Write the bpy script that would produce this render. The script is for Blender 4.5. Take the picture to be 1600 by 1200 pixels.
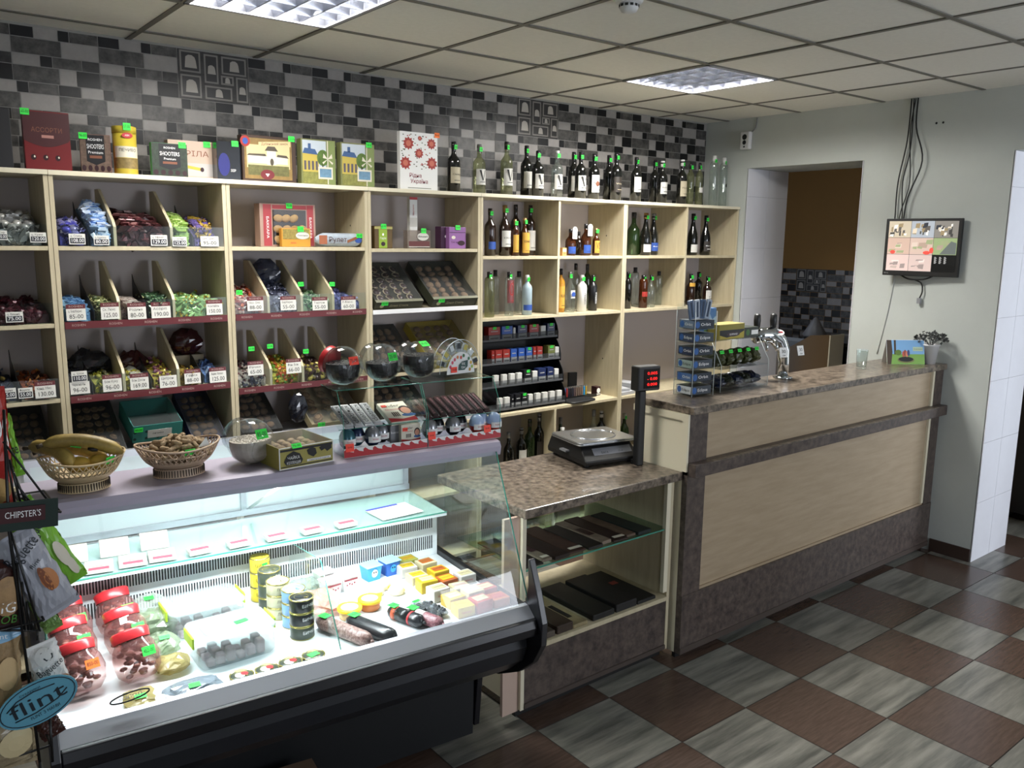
import bpy, math, random
from mathutils import Matrix, Vector
random.seed(7)
PI = math.pi
for o in list(bpy.data.objects): bpy.data.objects.remove(o)
SC = bpy.context.scene; COL = SC.collection

# ---------------- camera ----------------
CAMP = Vector((-1.1204, -4.279, 1.92)); FPX = 1308.34
yaw, pit, rol = .6704, .1714, .0125
cy, sy, cp, sp, cr, sr = math.cos(yaw), math.sin(yaw), math.cos(pit), math.sin(pit), math.cos(rol), math.sin(rol)
fwd = Vector((sy*cp, cy*cp, -sp)); rgt = Vector((cy, -sy, 0)); upv = rgt.cross(fwd)
r2 = rgt*cr + upv*sr; u2 = upv*cr - rgt*sr
cam = bpy.data.objects.new('camera', bpy.data.cameras.new('camera')); COL.objects.link(cam)
cam.matrix_world = Matrix(((r2.x, u2.x, -fwd.x, CAMP.x), (r2.y, u2.y, -fwd.y, CAMP.y), (r2.z, u2.z, -fwd.z, CAMP.z), (0, 0, 0, 1)))
cam.data.sensor_width = 36; cam.data.lens = FPX/1600*36; cam.data.clip_start = .05; cam.data.clip_end = 60
SC.camera = cam

# ---------------- world, exposure ----------------
w = bpy.data.worlds.new('world'); SC.world = w; w.use_nodes = True
w.node_tree.nodes['Background'].inputs[0].default_value = (.75, .85, 1, 1)
w.node_tree.nodes['Background'].inputs[1].default_value = 1.0
vs = SC.view_settings
vs.view_transform = 'Standard'; vs.look = 'None'; vs.gamma = 1; vs.use_curve_mapping = False
vs.exposure = 0.62
try:
    SC.cycles.transparent_max_bounces = 32; SC.cycles.max_bounces = 8; SC.cycles.caustics_refractive = False; SC.cycles.caustics_reflective = False
except Exception: pass

def area(name, loc, rot, sx, sy_, power, color=(1, 1, 1), parent=None):
    l = bpy.data.lights.new(name, 'AREA'); l.shape = 'RECTANGLE'; l.size = sx; l.size_y = sy_; l.energy = power; l.color = color
    o = bpy.data.objects.new(name, l); COL.objects.link(o); o.location = loc; o.rotation_euler = rot
    if parent: o.parent = parent
    return o
# daylight entering through the front windows of the shop
area('window_daylight', (-1.9, -6.38, 1.65), (PI/2, 0, 0), 1.5, 1.5, 10, (.84, .90, 1))
area('window_daylight', (2.7, -6.38, 1.65), (PI/2, 0, 0), 1.5, 1.5, 48, (.86, .91, 1))
area('side_room_light', (6.4, -5.0, 1.4), (PI/2, 0, PI/2-.5), 1.4, 2.0, 60, (.86, .91, 1))  # added light in the unseen side room, brightens the floor through the doorway
# daylight falling through the shop door of the next room
area('side_room_light', (6.3, -5.9, 1.6), (PI/2, 0, 0), 1.8, 2.0, 40, (.82, .88, 1))

# ---------------- pixel of the photograph -> point of the place ----------------
def _ray(u, v): return r2*((u-800)/FPX) - u2*((v-600)/FPX) + fwd
def at(u, v, k, val):
    d = _ray(u, v); i = 'xyz'.index(k); return CAMP + d*((val-CAMP[i])/d[i])
CASE_A = math.radians(-5.5); CASE_O = Vector((-.08, -1.5, 0))
CM = Matrix.Translation(CASE_O) @ Matrix.Rotation(CASE_A, 4, 'Z'); CMI = CM.inverted()
def cat_(u, v, k, val):              # the same, in the display case's own frame
    c = CMI @ CAMP; d = CMI.to_3x3() @ _ray(u, v); i = 'xyz'.index(k); return c + d*((val-c[i])/d[i])

# ---------------- materials ----------------
MATS = {}
def lin(c):
    if isinstance(c, str):
        c = tuple(int(c[i:i+2], 16)/255 for i in (0, 2, 4))
        c = tuple(x/12.92 if x <= .04045 else ((x+.055)/1.055)**2.4 for x in c)
    return (*c[:3], 1)
def mat(name, col, rough=.5, metal=0, emit=0, noise=0, scale=20, stretch=(1, 1, 1), col2=None, coat=0, bump=0, spec=None):
    if name in MATS: return MATS[name]
    m = bpy.data.materials.new(name); m.use_nodes = True; nt = m.node_tree; b = nt.nodes['Principled BSDF']
    c = lin(col); b.inputs['Base Color'].default_value = c; b.inputs['Roughness'].default_value = rough; b.inputs['Metallic'].default_value = metal
    if spec is not None: b.inputs['Specular IOR Level'].default_value = spec
    if coat: b.inputs['Coat Weight'].default_value = coat; b.inputs['Coat Roughness'].default_value = .08
    if emit: b.inputs['Emission Color'].default_value = c; b.inputs['Emission Strength'].default_value = emit
    if noise or col2 or bump:
        tc = nt.nodes.new('ShaderNodeTexCoord'); mp = nt.nodes.new('ShaderNodeMapping'); mp.inputs['Scale'].default_value = stretch
        n = nt.nodes.new('ShaderNodeTexNoise'); n.inputs['Scale'].default_value = scale; n.inputs['Detail'].default_value = 6; n.inputs['Roughness'].default_value = .65
        nt.links.new(tc.outputs['Object'], mp.inputs[0]); nt.links.new(mp.outputs[0], n.inputs['Vector'])
        if noise or col2:
            r = nt.nodes.new('ShaderNodeValToRGB'); c2 = lin(col2) if col2 else (*[max(0, x*(1-noise)) for x in c[:3]], 1)
            r.color_ramp.elements[0].color = c2; r.color_ramp.elements[1].color = c
            r.color_ramp.elements[0].position = .35; r.color_ramp.elements[1].position = .65
            nt.links.new(n.outputs['Fac'], r.inputs[0]); nt.links.new(r.outputs[0], b.inputs['Base Color'])
        if bump:
            bp = nt.nodes.new('ShaderNodeBump'); bp.inputs['Strength'].default_value = bump; bp.inputs['Distance'].default_value = .01
            nt.links.new(n.outputs['Fac'], bp.inputs['Height']); nt.links.new(bp.outputs[0], b.inputs['Normal'])
    MATS[name] = m; return m
def glass(name, tint='ffffff', refl=.08, rough=.02, opac=0, body='ffffff', mul=1.3):
    """thin clear glass or film: see-through, with real reflections at grazing angles"""
    if name in MATS: return MATS[name]
    m = bpy.data.materials.new(name); m.use_nodes = True; nt = m.node_tree; nt.nodes.clear()
    out = nt.nodes.new('ShaderNodeOutputMaterial'); tr = nt.nodes.new('ShaderNodeBsdfTransparent'); tr.inputs[0].default_value = lin(tint)
    gl = nt.nodes.new('ShaderNodeBsdfGlossy'); gl.inputs['Roughness'].default_value = rough
    ge = nt.nodes.new('ShaderNodeNewGeometry'); dt = nt.nodes.new('ShaderNodeVectorMath'); dt.operation = 'DOT_PRODUCT'
    nt.links.new(ge.outputs['Normal'], dt.inputs[0]); nt.links.new(ge.outputs['Incoming'], dt.inputs[1])
    ab = nt.nodes.new('ShaderNodeMath'); ab.operation = 'ABSOLUTE'; nt.links.new(dt.outputs['Value'], ab.inputs[0])
    iv = nt.nodes.new('ShaderNodeMath'); iv.operation = 'SUBTRACT'; iv.inputs[0].default_value = 1; nt.links.new(ab.outputs[0], iv.inputs[1])
    pw = nt.nodes.new('ShaderNodeMath'); pw.operation = 'POWER'; pw.inputs[1].default_value = 4.5; nt.links.new(iv.outputs[0], pw.inputs[0])
    ma = nt.nodes.new('ShaderNodeMath'); ma.operation = 'MULTIPLY_ADD'; ma.inputs[1].default_value = .8*mul/1.3; ma.inputs[2].default_value = refl*.8; ma.use_clamp = True
    nt.links.new(pw.outputs[0], ma.inputs[0])
    mx = nt.nodes.new('ShaderNodeMixShader'); nt.links.new(ma.outputs[0], mx.inputs[0]); nt.links.new(tr.outputs[0], mx.inputs[1]); nt.links.new(gl.outputs[0], mx.inputs[2])
    last = mx
    if opac:
        df = nt.nodes.new('ShaderNodeBsdfDiffuse'); df.inputs[0].default_value = lin(body)
        m2 = nt.nodes.new('ShaderNodeMixShader'); m2.inputs[0].default_value = opac
        nt.links.new(mx.outputs[0], m2.inputs[1]); nt.links.new(df.outputs[0], m2.inputs[2]); last = m2
    nt.links.new(last.outputs[0], out.inputs[0]); MATS[name] = m; return m

# ---------------- mesh builder ----------------
_txt = {}
def glyphs(s):
    if s in _txt: return _txt[s]
    cu = bpy.data.curves.new('t', 'FONT'); cu.body = s; cu.align_x = 'CENTER'; cu.align_y = 'CENTER'; cu.resolution_u = 2; cu.size = 1
    ob = bpy.data.objects.new('t', cu); COL.objects.link(ob)
    dg = bpy.context.evaluated_depsgraph_get(); me = bpy.data.meshes.new_from_object(ob.evaluated_get(dg))
    r = ([v.co.copy() for v in me.vertices], [tuple(p.vertices) for p in me.polygons])
    bpy.data.objects.remove(ob); bpy.data.meshes.remove(me); bpy.data.curves.remove(cu)
    _txt[s] = r; return r
class MB:
    def __init__(s): s.v = []; s.f = []; s.mi = []; s.sm = []; s.mats = []; s.T = Matrix.Identity(4)
    def add(s, vs_, fs, m, smooth=False, T=None):
        T = s.T @ T if T is not None else s.T
        if m not in s.mats: s.mats.append(m)
        i = s.mats.index(m); b = len(s.v)
        s.v += [tuple(T @ Vector(p)) for p in vs_]; s.f += [tuple(b+k for k in f) for f in fs]
        s.mi += [i]*len(fs); s.sm += [smooth]*len(fs); return s
    def box(s, x0, x1, y0, y1, z0, z1, m, T=None):
        v = [(x0, y0, z0), (x1, y0, z0), (x1, y1, z0), (x0, y1, z0), (x0, y0, z1), (x1, y0, z1), (x1, y1, z1), (x0, y1, z1)]
        return s.add(v, [(0, 3, 2, 1), (4, 5, 6, 7), (0, 1, 5, 4), (1, 2, 6, 5), (2, 3, 7, 6), (3, 0, 4, 7)], m, False, T)
    def rbox(s, x0, x1, y0, y1, z0, z1, m, r=.01, T=None, n=3):
        """box with rounded vertical corners and softened rims"""
        r = min(r, (x1-x0)/2.01, (y1-y0)/2.01); e = min(r*.5, (z1-z0)/3)
        def ring(d, z):
            P = []
            for (cx, cy_, a0) in ((x1-r, y1-r, 0), (x0+r, y1-r, 90), (x0+r, y0+r, 180), (x1-r, y0+r, 270)):
                for k in range(n+1):
                    a = math.radians(a0+90*k/n); P.append((cx+(r-d)*math.cos(a), cy_+(r-d)*math.sin(a), z))
            return P
        return s.loft([ring(e, z0), ring(0, z0+e), ring(0, z1-e), ring(e, z1)], m, T=T)
    def loft(s, rings, m, caps=(1, 1), T=None, smooth=False, close=True):
        n = len(rings[0]); v = [p for r_ in rings for p in r_]; f = []
        for i in range(len(rings)-1):
            for k in range(n if close else n-1):
                a = i*n+k; b = i*n+(k+1) % n; f.append((a, b, b+n, a+n))
        if caps[0]: f.append(tuple(reversed(range(n))))
        if caps[1]: f.append(tuple((len(rings)-1)*n+k for k in range(n)))
        return s.add(v, f, m, smooth, T)
    def lathe(s, prof, m, n=20, T=None, caps=(1, 1), sx=1, sy_=1, smooth=True):
        return s.loft([[(r*sx*math.cos(2*PI*k/n), r*sy_*math.sin(2*PI*k/n), z) for k in range(n)] for r, z in prof], m, caps, T, smooth)
    def arc(s, r, z0, z1, a0, a1, m, n=10, T=None):
        """label wrapped on a cylinder, angles in degrees from the front (-y)"""
        v = []; f = []
        for k in range(n+1):
            a = math.radians(a0+(a1-a0)*k/n); v += [(r*math.sin(a), -r*math.cos(a), z0), (r*math.sin(a), -r*math.cos(a), z1)]
        for k in range(n): f.append((2*k, 2*k+2, 2*k+3, 2*k+1))
        return s.add(v, f, m, True, T)
    def prism(s, poly, a0, a1, m, axis='x', T=None):
        """poly of (y,z) for axis x, (x,z) for y, (x,y) for z"""
        def P(p, a): return {'x': (a, p[0], p[1]), 'y': (p[0], a, p[1]), 'z': (p[0], p[1], a)}[axis]
        return s.loft([[P(p, a0) for p in poly], [P(p, a1) for p in poly]], m, T=T)
    def quad(s, a, b, c, d, m): return s.add([a, b, c, d], [(0, 1, 2, 3)], m)
    def poly(s, pts, m, T=None): return s.add(pts, [tuple(range(len(pts)))], m, False, T)
    def ell(s, cx, cz, rx, rz, y, m, n=20, a0=0, a1=360):
        """flat disc facing -y"""
        return s.poly([(cx+rx*math.cos(math.radians(a0+(a1-a0)*k/n)), y, cz+rz*math.sin(math.radians(a0+(a1-a0)*k/n))) for k in range(n)], m)
    def sphere(s, c, r, m, n=12, k=8, T=None):
        R3 = r if isinstance(r, tuple) else (r, r, r)
        rings = []
        for i in range(k+1):
            t = PI*i/k; q = max(math.sin(t), 1e-3)
            rings.append([(c[0]+R3[0]*q*math.cos(2*PI*j/n), c[1]+R3[1]*q*math.sin(2*PI*j/n), c[2]-R3[2]*math.cos(t)) for j in range(n)])
        return s.loft(rings, m, smooth=True, T=T)
    def tube(s, pts, r, m, n=8, T=None, caps=(1, 1)):
        pts = [Vector(p) for p in pts]; R_ = r if isinstance(r, (list, tuple)) else [r]*len(pts); rings = []
        up = Vector((0, 0, 1)); prev = None
        for i, p in enumerate(pts):
            d = (pts[min(i+1, len(pts)-1)]-pts[max(i-1, 0)]).normalized()
            if prev is None:
                a = d.cross(up if abs(d.z) < .95 else Vector((1, 0, 0))).normalized()
            else: a = (prev-d*prev.dot(d)).normalized()
            prev = a; b = d.cross(a)
            rings.append([tuple(p+(a*math.cos(2*PI*k/n)+b*math.sin(2*PI*k/n))*R_[i]) for k in range(n)])
        return s.loft(rings, m, caps, T, True)
    def text(s, t, size, m, T=None, squash=1, wrap=None, width=None):
        """lettering in the local XZ plane facing -y, centred on T"""
        v, f = glyphs(t)
        if width and v:
            w_ = max(p.x for p in v)-min(p.x for p in v); squash = width/max(w_*size, 1e-6)
        if wrap: P = [(wrap*math.sin(p.x*size*squash/wrap), -wrap*math.cos(p.x*size*squash/wrap), p.y*size) for p in v]
        else: P = [(p.x*size*squash, 0, p.y*size) for p in v]
        return s.add(P, f, m, False, T)
    def build(s, name, parent=None, loc=None, rz=0, bevel=0, smooth=None, mx=None):
        me = bpy.data.meshes.new(name); me.from_pydata(s.v, [], s.f); me.update()
        for m in s.mats: me.materials.append(m)
        me.polygons.foreach_set('material_index', s.mi); me.polygons.foreach_set('use_smooth', s.sm)
        o = bpy.data.objects.new(name, me); COL.objects.link(o)
        if parent: o.parent = parent
        if mx is not None: o.matrix_basis = mx
        if loc is not None: o.location = loc
        if rz: o.rotation_euler.z = rz
        if bevel:
            b = o.modifiers.new('b', 'BEVEL'); b.width = bevel; b.segments = 2; b.limit_method = 'ANGLE'
        return o
def tag(o, label=None, cat=None, group=None, kind=None):
    if label: o['label'] = label
    if cat: o['category'] = cat
    if group: o['group'] = group
    if kind: o['kind'] = kind
    return o
def empty(name, loc, rz=0, label=None, cat=None, group=None, mx=None):
    o = bpy.data.objects.new(name, None); COL.objects.link(o); o.location = loc; o.rotation_euler.z = rz; o.empty_display_size = .05
    if mx is not None: o.matrix_basis = mx
    return tag(o, label, cat, group)
def copy_tree(o, parent=None):
    c = o.copy(); COL.objects.link(c); c.parent = parent
    for k in list(o.children): copy_tree(k, c)
    return c
def Tr(x, y, z, rz=0, rx=0, ry=0):
    return Matrix.Translation((x, y, z)) @ Matrix.Rotation(math.radians(rz), 4, 'Z') @ Matrix.Rotation(math.radians(rx), 4, 'X') @ Matrix.Rotation(math.radians(ry), 4, 'Y')
def clocal(x, y, z, rz=0): return CM @ Tr(x, y, z, rz)      # place in the display case's frame
GREEN = mat('green_sticker', '35e04a', .6); RED_ST = mat('red_sticker', 'ff4a34', .6); ORANGE_ST = mat('orange_sticker', 'ff7a28', .6)
INK = mat('black_ink', '111111', .6); WHITE = mat('white_paper', 'e8e8e6', .6); WINK = mat('white_ink', 'f2f2f2', .6)
def sticker(parent, T, w=.03, h=.02, t='85-00', m=None):
    """small fluorescent price sticker facing -y at T"""
    b = MB(); b.T = T; b.box(-w/2, w/2, -.0006, .0004, -h/2, h/2, m or GREEN); b.text(t, h*.62, INK, Tr(0, -.0009, 0), width=w*.8)
    o = b.build('price_tag', parent)
    if m: o['label'] = 'red price tag' if m is RED_ST else 'orange price tag'
    return o
# ================= SETTING =================
def struct(b, name, bevel=0): return tag(b.build(name, bevel=bevel), kind='structure')
XR, ZC = 4.13, 2.80
XL, YF, XF = -3.3, -6.5, 6.5
WALLP = mat('grey_wall_paint', 'b9beba', .75, noise=.06, scale=3)
TB = mat('black_tile', '0e0e10', .4, noise=.3, scale=60, spec=.35); TL = mat('pale_tile', '96928f', .42, noise=.12, scale=25, spec=.35)
TMg = mat('marble_tile', '5c5a57', .4, col2='2f2e2e', scale=22, spec=.35); TMd = mat('dark_marble_tile', '403e3c', .4, col2='232222', scale=22, spec=.35)
GRT = mat('pale_grout', '8d8b88', .8)
# floor: 40 cm tiles, brown and grey wood effect in a chequer
FB = mat('brown_wood_tile', '54433a', .26, col2='43352d', scale=6, stretch=(1.5, 14, 1), bump=.03)
FG = mat('grey_wood_tile', '84827a', .28, col2='484944', scale=2.6, stretch=(.7, 7, 1), bump=.03)
b = MB(); S = .4004; n0 = at(1165, 1106, 'z', 0)
b.box(XL-.3, XF+.3, YF-.3, 1.6, -.1, -.002, mat('dark_grout', '35302c', .9))
for i in range(-13, 16):
    for j in range(-16, 12):
        x0 = n0.x+i*S; y1 = n0.y-j*S
        if x0 > XF+.3 or x0 < XL-.4 or y1 < YF or y1 > 1.9: continue
        g = .0022; b.add([(x0+g, y1-S+g, 0), (x0+S-g, y1-S+g, 0), (x0+S-g, y1-g, 0), (x0+g, y1-g, 0)], [(0, 1, 2, 3)], FB if (i+j) % 2 == 0 else FG)
struct(b, 'floor')

# ceiling: 60 cm panels in a grid, cells left open for the recessed lights
CT = mat('ceiling_panel', 'e6e4dc', .85, noise=.05, scale=40); CG = mat('ceiling_grid', '6c6961', .6); CD = mat('ceiling_gap', '3a3833', .9)
LIGHT_CELLS = [(0, -.8), (2.4, -.8)]
b = MB()
for i in range(-6, 11):
    for j in range(-1, 12):
        x0 = .6*i; y0 = -.8-.6*(j-1)   # cell spans x0..x0+.6 and y0-.6..y0
        if any(abs(x0-a) < .01 and abs(y0-c) < .01 for a, c in LIGHT_CELLS): continue
        xa, xb, ya, yb = max(x0, XL), min(x0+.6, XR if True else 9), max(y0-.6, YF), min(y0, 0)
        if xb-xa < .02 or yb-ya < .02: continue
        sag = random.uniform(-.002, .002)
        b.box(xa+.009, xb-.009 if xb < XR else XR, ya+.009, yb-.009 if yb < 0 else 0, ZC+.004+sag, ZC+.02, CT)
for i in range(-5, 7): b.box(.6*i-.012, .6*i+.012, YF, 0, ZC-.001, ZC+.003, CG)
for j in range(0, 11):
    y = -.2-.6*j; b.box(XL, XR, y-.012, y+.012, ZC-.0012, ZC+.0032, CG)
for (x0, x1, y0, y1) in [(XL, 0, YF, 0), (3.0, XR, YF, 0), (.6, 2.4, YF, 0), (0, .6, -.8, 0), (2.4, 3, -.8, 0), (0, .6, YF, -1.4), (2.4, 3, YF, -1.4)]:
    b.box(x0, x1, y0, y1, ZC+.021, ZC+.05, CD)
struct(b, 'ceiling')
b = MB(); b.box(XR+.502, XF+.1, YF, 1.6, 2.75, 2.85, CT); struct(b, 'ceiling_side_rooms')

def tile_field(b, F, u0, u1, ztop, zbot, start, special=()):
    """F(u,z,d)->point; tiles 34.5 x 23 cm printed as rows of bricks, half bonded"""
    W_, H_ = .345, .23
    rows = [(.047, [(0, .26, TB), (.26, .53, TL), (.53, .66, TB), (.66, 1, TMg)]), (.068, [(0, .56, TMg), (.56, 1, TL)]),
            (.047, [(0, .31, TL), (.31, .45, TB), (.45, .79, TMg), (.79, 1, TMd)]), (.068, [(0, .52, TMg), (.52, .72, TL), (.72, 1, TB)])]
    def q(a, c, z0, z1, m, g=.0016, d=.002):
        a = max(a, u0); c = min(c, u1); z0 = max(z0, zbot)
        if c-a < .006 or z1-z0 < .006: return
        b.add([F(a+g, z0+g, d), F(c-g, z0+g, d), F(c-g, z1-g, d), F(a+g, z1-g, d)], [(0, 1, 2, 3)], m)
    r = 0; z = ztop
    while z > zbot:
        s0 = start-W_*20+(W_/2 if r % 2 else 0)
        for k in range(0, 60):
            a = s0+k*W_
            if a > u1 or a+W_ < u0: continue
            if r == 0 and any(abs(a-s) < .02 for s in special):
                q(a, a+W_, z-H_, z, TMd)
                fr = mat('photo_frame_grey', '77736e', .4); dk = mat('photo_dark', '1e1c1b', .4); sk = mat('photo_pale_shape', 'a39d95', .4)
                for (x, y, ww, hh) in [(.01, .125, .10, .10), (.125, .085, .07, .135), (.21, .135, .125, .085), (.01, .01, .10, .105), (.125, .01, .135, .065), (.205, .085, .065, .045), (.28, .01, .06, .12)]:
                    q(a+x, a+x+ww, z-H_+y, z-H_+y+hh, fr, .001, .0025); q(a+x, a+x+ww, z-H_+y, z-H_+y+hh, dk, .009, .003)
                    cx, cz = a+x+ww*.5, z-H_+y+hh*.45
                    if cx > u0 and cx < u1:
                        rr = min(ww, hh)*.24
                        b.add([F(cx+rr*math.cos(t*PI/5)*1.1, cz+rr*(.5+math.sin(t*PI/5)) if t < 5 else cz-rr, .0036) if t < 6 else F(cx+rr*1.3, cz-rr, .0036) for t in range(7)], [tuple(range(7))], sk)
                continue
            zz = z
            for h, bricks in rows:
                for f0, f1, m in bricks: q(a+f0*W_, a+f1*W_, zz-h, zz, m)
                zz -= h
        z -= H_; r += 1

b = MB(); b.box(XL-.2, XR+.5, 0, .2, 0, ZC+.05, GRT)
tile_field(b, lambda u, z, d: (u, -d, z), XL, XR, 2.795, 1.9, .215, special=(.215, .215+6*.345, .215-6*.345))
struct(b, 'wall_back')

# right wall with the staff doorway and the customers' doorway
b = MB(); T_ = .5
for (y0, y1, z0, z1) in [(-.4, 0, 0, ZC+.05), (-1.3, -.4, 2.45, ZC+.05), (-2.2, -1.3, 0, ZC+.05), (-3.5, -2.2, 2.45, ZC+.05), (YF, -3.5, 0, ZC+.05)]:
    b.box(XR, XR+T_, y0, y1, z0, z1, WALLP)
struct(b, 'wall_right')
JT = mat('white_jamb_tile', 'dcdce2', .22, noise=.03, scale=8); JG = mat('jamb_grout', 'a9a9ae', .7)
def jamb(name, y, yd, zmax=2.448):
    b = MB(); b.box(XR+.001, XR+T_, min(y, y+yd*.004), max(y, y+yd*.004), 0, zmax, JG)
    for k in range(7):
        for x0, x1 in ((XR+.0, XR+.249), (XR+.251, XR+T_)):
            z0 = k*.375; z1 = min(z0+.373, zmax)
            b.box(x0+.001, x1, min(y, y+yd*.009), max(y, y+yd*.009), z0, z1, JT)
    struct(b, name)
jamb('trim_1', -.4, -1); jamb('trim_2', -2.2, -1); jamb('trim_3', -1.3, 1)
b = MB(); b.box(XR-.010, XR, -2.2, -1.955, 0, .08, mat('brown_skirting', '3a2c26', .4)); b.box(XR-.01, XR, YF, -3.5, 0, .08, mat('brown_skirting', '3a2c26', .4)); struct(b, 'baseboard_right')

# rooms beyond the right wall
OR = mat('orange_paint', '8f6a36', .8, noise=.05, scale=3)
b = MB(); b.box(XF, XF+.15, -1.7, 1.6, 0, 2.85, OR)
tile_field(b, lambda u, z, d: (XF-d, -u, z), -1.4, 1.68, 1.66, .3, -.68, special=(-.68,))
b.box(XF-.02, XF-.003, -.035, -.02, 0, 1.66, WHITE)
struct(b, 'wall_far')
b = MB(); b.box(XR, XF+.15, 1.5, 1.65, 0, 2.85, OR); struct(b, 'wall_kitchen_back')
b = MB(); b.box(XR+T_, XF+.15, -1.8, -1.7, 0, 2.85, OR); struct(b, 'wall_between_rooms')
b = MB(); b.box(XF, XF+.15, YF, -1.8, 0, 2.85, WALLP); struct(b, 'wall_side_room')
# wall behind the photographer with two windows, and the left wall
b = MB()
for (x0, x1, z0, z1) in [(XL-.2, -2.7, 0, 2.85), (-2.7, -1.1, 0, .85), (-2.7, -1.1, 2.45, 2.85), (-1.1, 1.9, 0, 2.85), (1.9, 3.5, 0, .85), (1.9, 3.5, 2.45, 2.85), (3.5, 5.3, 0, 2.85), (5.3, 7.3, 2.6, 2.85), (7.3, 7.5, 0, 2.85)]:
    b.box(x0, x1, YF-.2, YF, z0, z1, WALLP)
struct(b, 'wall_front')
b = MB(); b.box(XL-.2, XL, YF-.2, .2, 0, 2.85, WALLP); struct(b, 'wall_left')
WF = mat('white_frame', 'd8d8d8', .4)
for k, x0 in enumerate((-2.7, 1.9)):
    b = MB()
    for xx in (x0, x0+.51, x0+1.03, x0+1.54): b.box(xx, xx+.06, YF-.1, YF-.04, .85, 2.45, WF)
    for zz in (.85, 1.95, 2.39): b.box(x0, x0+1.6, YF-.1, YF-.04, zz, zz+.06, WF)
    struct(b, 'window_%d' % (k+1))

b = MB()
for a in (-5.72, -5.0, -4.28): b.box(XF-.03, XF-.001, a-.03, a+.03, .4, 2.4, WF)
for z in (.4, 2.34): b.box(XF-.03, XF-.001, -5.75, -4.25, z, z+.06, WF)
struct(b, 'window_3')  # frame added on the solid wall to go with the added side light
# recessed ceiling lights
SIL = mat('mirror_louvre', '8d9099', .25, metal=1); TUBE = mat('light_tube', 'ffffff', .5, emit=6); HOUS = mat('light_housing', '9a9ca4', .4); LOUS = mat('lamp_reflector', '4c4e55', .35, metal=.5)
def troffer(cx, cy_, label, watt):
    t = empty('ceiling_light', (cx, cy_, ZC), 0, label, 'ceiling light', 'recessed square louvre lights')
    b = MB(); b.box(-.285, .285, -.285, .285, .075, .085, LOUS)
    for s in (-1, 1): b.box(s*.29-.005, s*.29+.005, -.295, .295, 0, .085, LOUS); b.box(-.295, .295, s*.29-.005, s*.29+.005, 0, .085, LOUS)
    b.build('housing', t)
    b = MB()
    for s in (-1, 1): b.box(s*.291-.009, s*.291+.009, -.3, .3, -.004, .002, HOUS); b.box(-.3, .3, s*.291-.009, s*.291+.009, -.004, .002, HOUS)
    b.build('frame', t)
    b = MB()
    for k in range(1, 5):                                   # curved mirror blades one way, thin cross blades the other
        x = -.282+.564*k/5
        b.prism([(x-.003, .0), (x+.003, .0), (x+.014, .05), (x-.014, .05)], -.282, .282, SIL, 'y')
    for k in range(1, 5):
        y = -.282+.564*k/5; b.prism([(y-.002, .0), (y+.002, .0), (y+.010, .045), (y-.010, .045)], -.282, .282, SIL, 'x')
    b.build('louvre', t)
    for k in range(4):
        b = MB(); x = -.21+.14*k; b.tube([(x, -.27, .062), (x, .27, .062)], .008, TUBE, 8); b.build('light_tube', t)
    area('lamp_light', (0, 0, .05), (0, 0, 0), .54, .54, watt*.78, (1, .97, .91), t)
    for sx in (-.15, .15):
        for sy_ in (-.15, .15):                              # added spots below the louvre, brightening the walls
            l = bpy.data.lights.new('added_wall_spot', 'SPOT'); l.energy = watt*.085; l.color = (1, .97, .91); l.spot_size = math.radians(172); l.spot_blend = .25; l.shadow_soft_size = .03
            o = bpy.data.objects.new('added_wall_spot', l); COL.objects.link(o); o.parent = t; o.location = (sx, sy_, -.008)
    return t
LAMP_W = 70
troffer(.3, -1.1, 'recessed square louvre ceiling light at the top left, above the chocolate boxes', 72)
troffer(2.7, -1.1, 'recessed square louvre ceiling light above the wine bottles, the farther one', 115)

# smoke detector
p = at(983, 6, 'z', ZC-.02)
t = empty('smoke_detector', (p.x, p.y, ZC), 0, 'round white smoke detector on the ceiling near the top edge', 'smoke detector')
b = MB(); b.lathe([(.05, 0), (.052, -.012), (.045, -.02)], WF, 24); b.build('base', t)
b = MB(); b.lathe([(.036, -.02), (.036, -.034), (.028, -.048), (.012, -.052)], WF, 24)
for k in range(12): b.T = Matrix.Rotation(k*PI/6, 4, 'Z'); b.box(.0362, .0372, -.006, .006, -.033, -.024, INK)
b.build('sensor', t)

# ================= SHELVING =================
WOOD = mat('pale_maple_board', 'c6bb9e', .5, col2='b9ad90', scale=4, stretch=(9, 9, 1)); EDGE = mat('maple_edge', 'dcd4bc', .45)
BACKP = mat('grey_back_board', 'b5acaa', .7); MAROON = mat('maroon_strip', '5c1a20', .45)
YS = -.35
def unit(x0, x1, label, levels, inner=(), front=None):
    """levels: shelf top heights; inner: list of (x, z0, z1) upright partitions"""
    t = empty('shelving_unit', (0, 0, 0), 0, label, 'shelving unit', None)
    for a in (x0+.0008, x1-.0182):
        b = MB(); b.box(a, a+.0174, YS, -.003, 0, 2.155, WOOD); b.build('side_panel', t, bevel=.001)
    b = MB(); b.box(x0+.019, x1-.019, -.0105, -.003, 0, 2.155, BACKP); b.build('back_panel', t)
    for z in levels:
        xs = [x0+.0185]+[i[0] for i in inner if i[1] < z < i[2]]+[x1-.0185]
        for k in range(len(xs)-1):
            a = xs[k]+(.009 if k else 0); c = xs[k+1]-(.009 if k < len(xs)-2 else 0)
            b = MB(); b.box(a, c, YS+.002, -.011, z-.018, z, WOOD); b.build('shelf', t, bevel=.001)
    for (x, z0, z1) in inner:
        b = MB(); b.box(x-.0087, x+.0087, YS+.001, -.011, z0, z1, WOOD); b.build('partition', t, bevel=.001)
    b = MB(); b.box(x0+.0005, x1-.0005, YS-.008, -.003, 2.1555, 2.175, EDGE); b.build('top_panel', t, bevel=.001)
    return t
Z1, Z2, Z3 = 1.868, 1.547, 1.228
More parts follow.
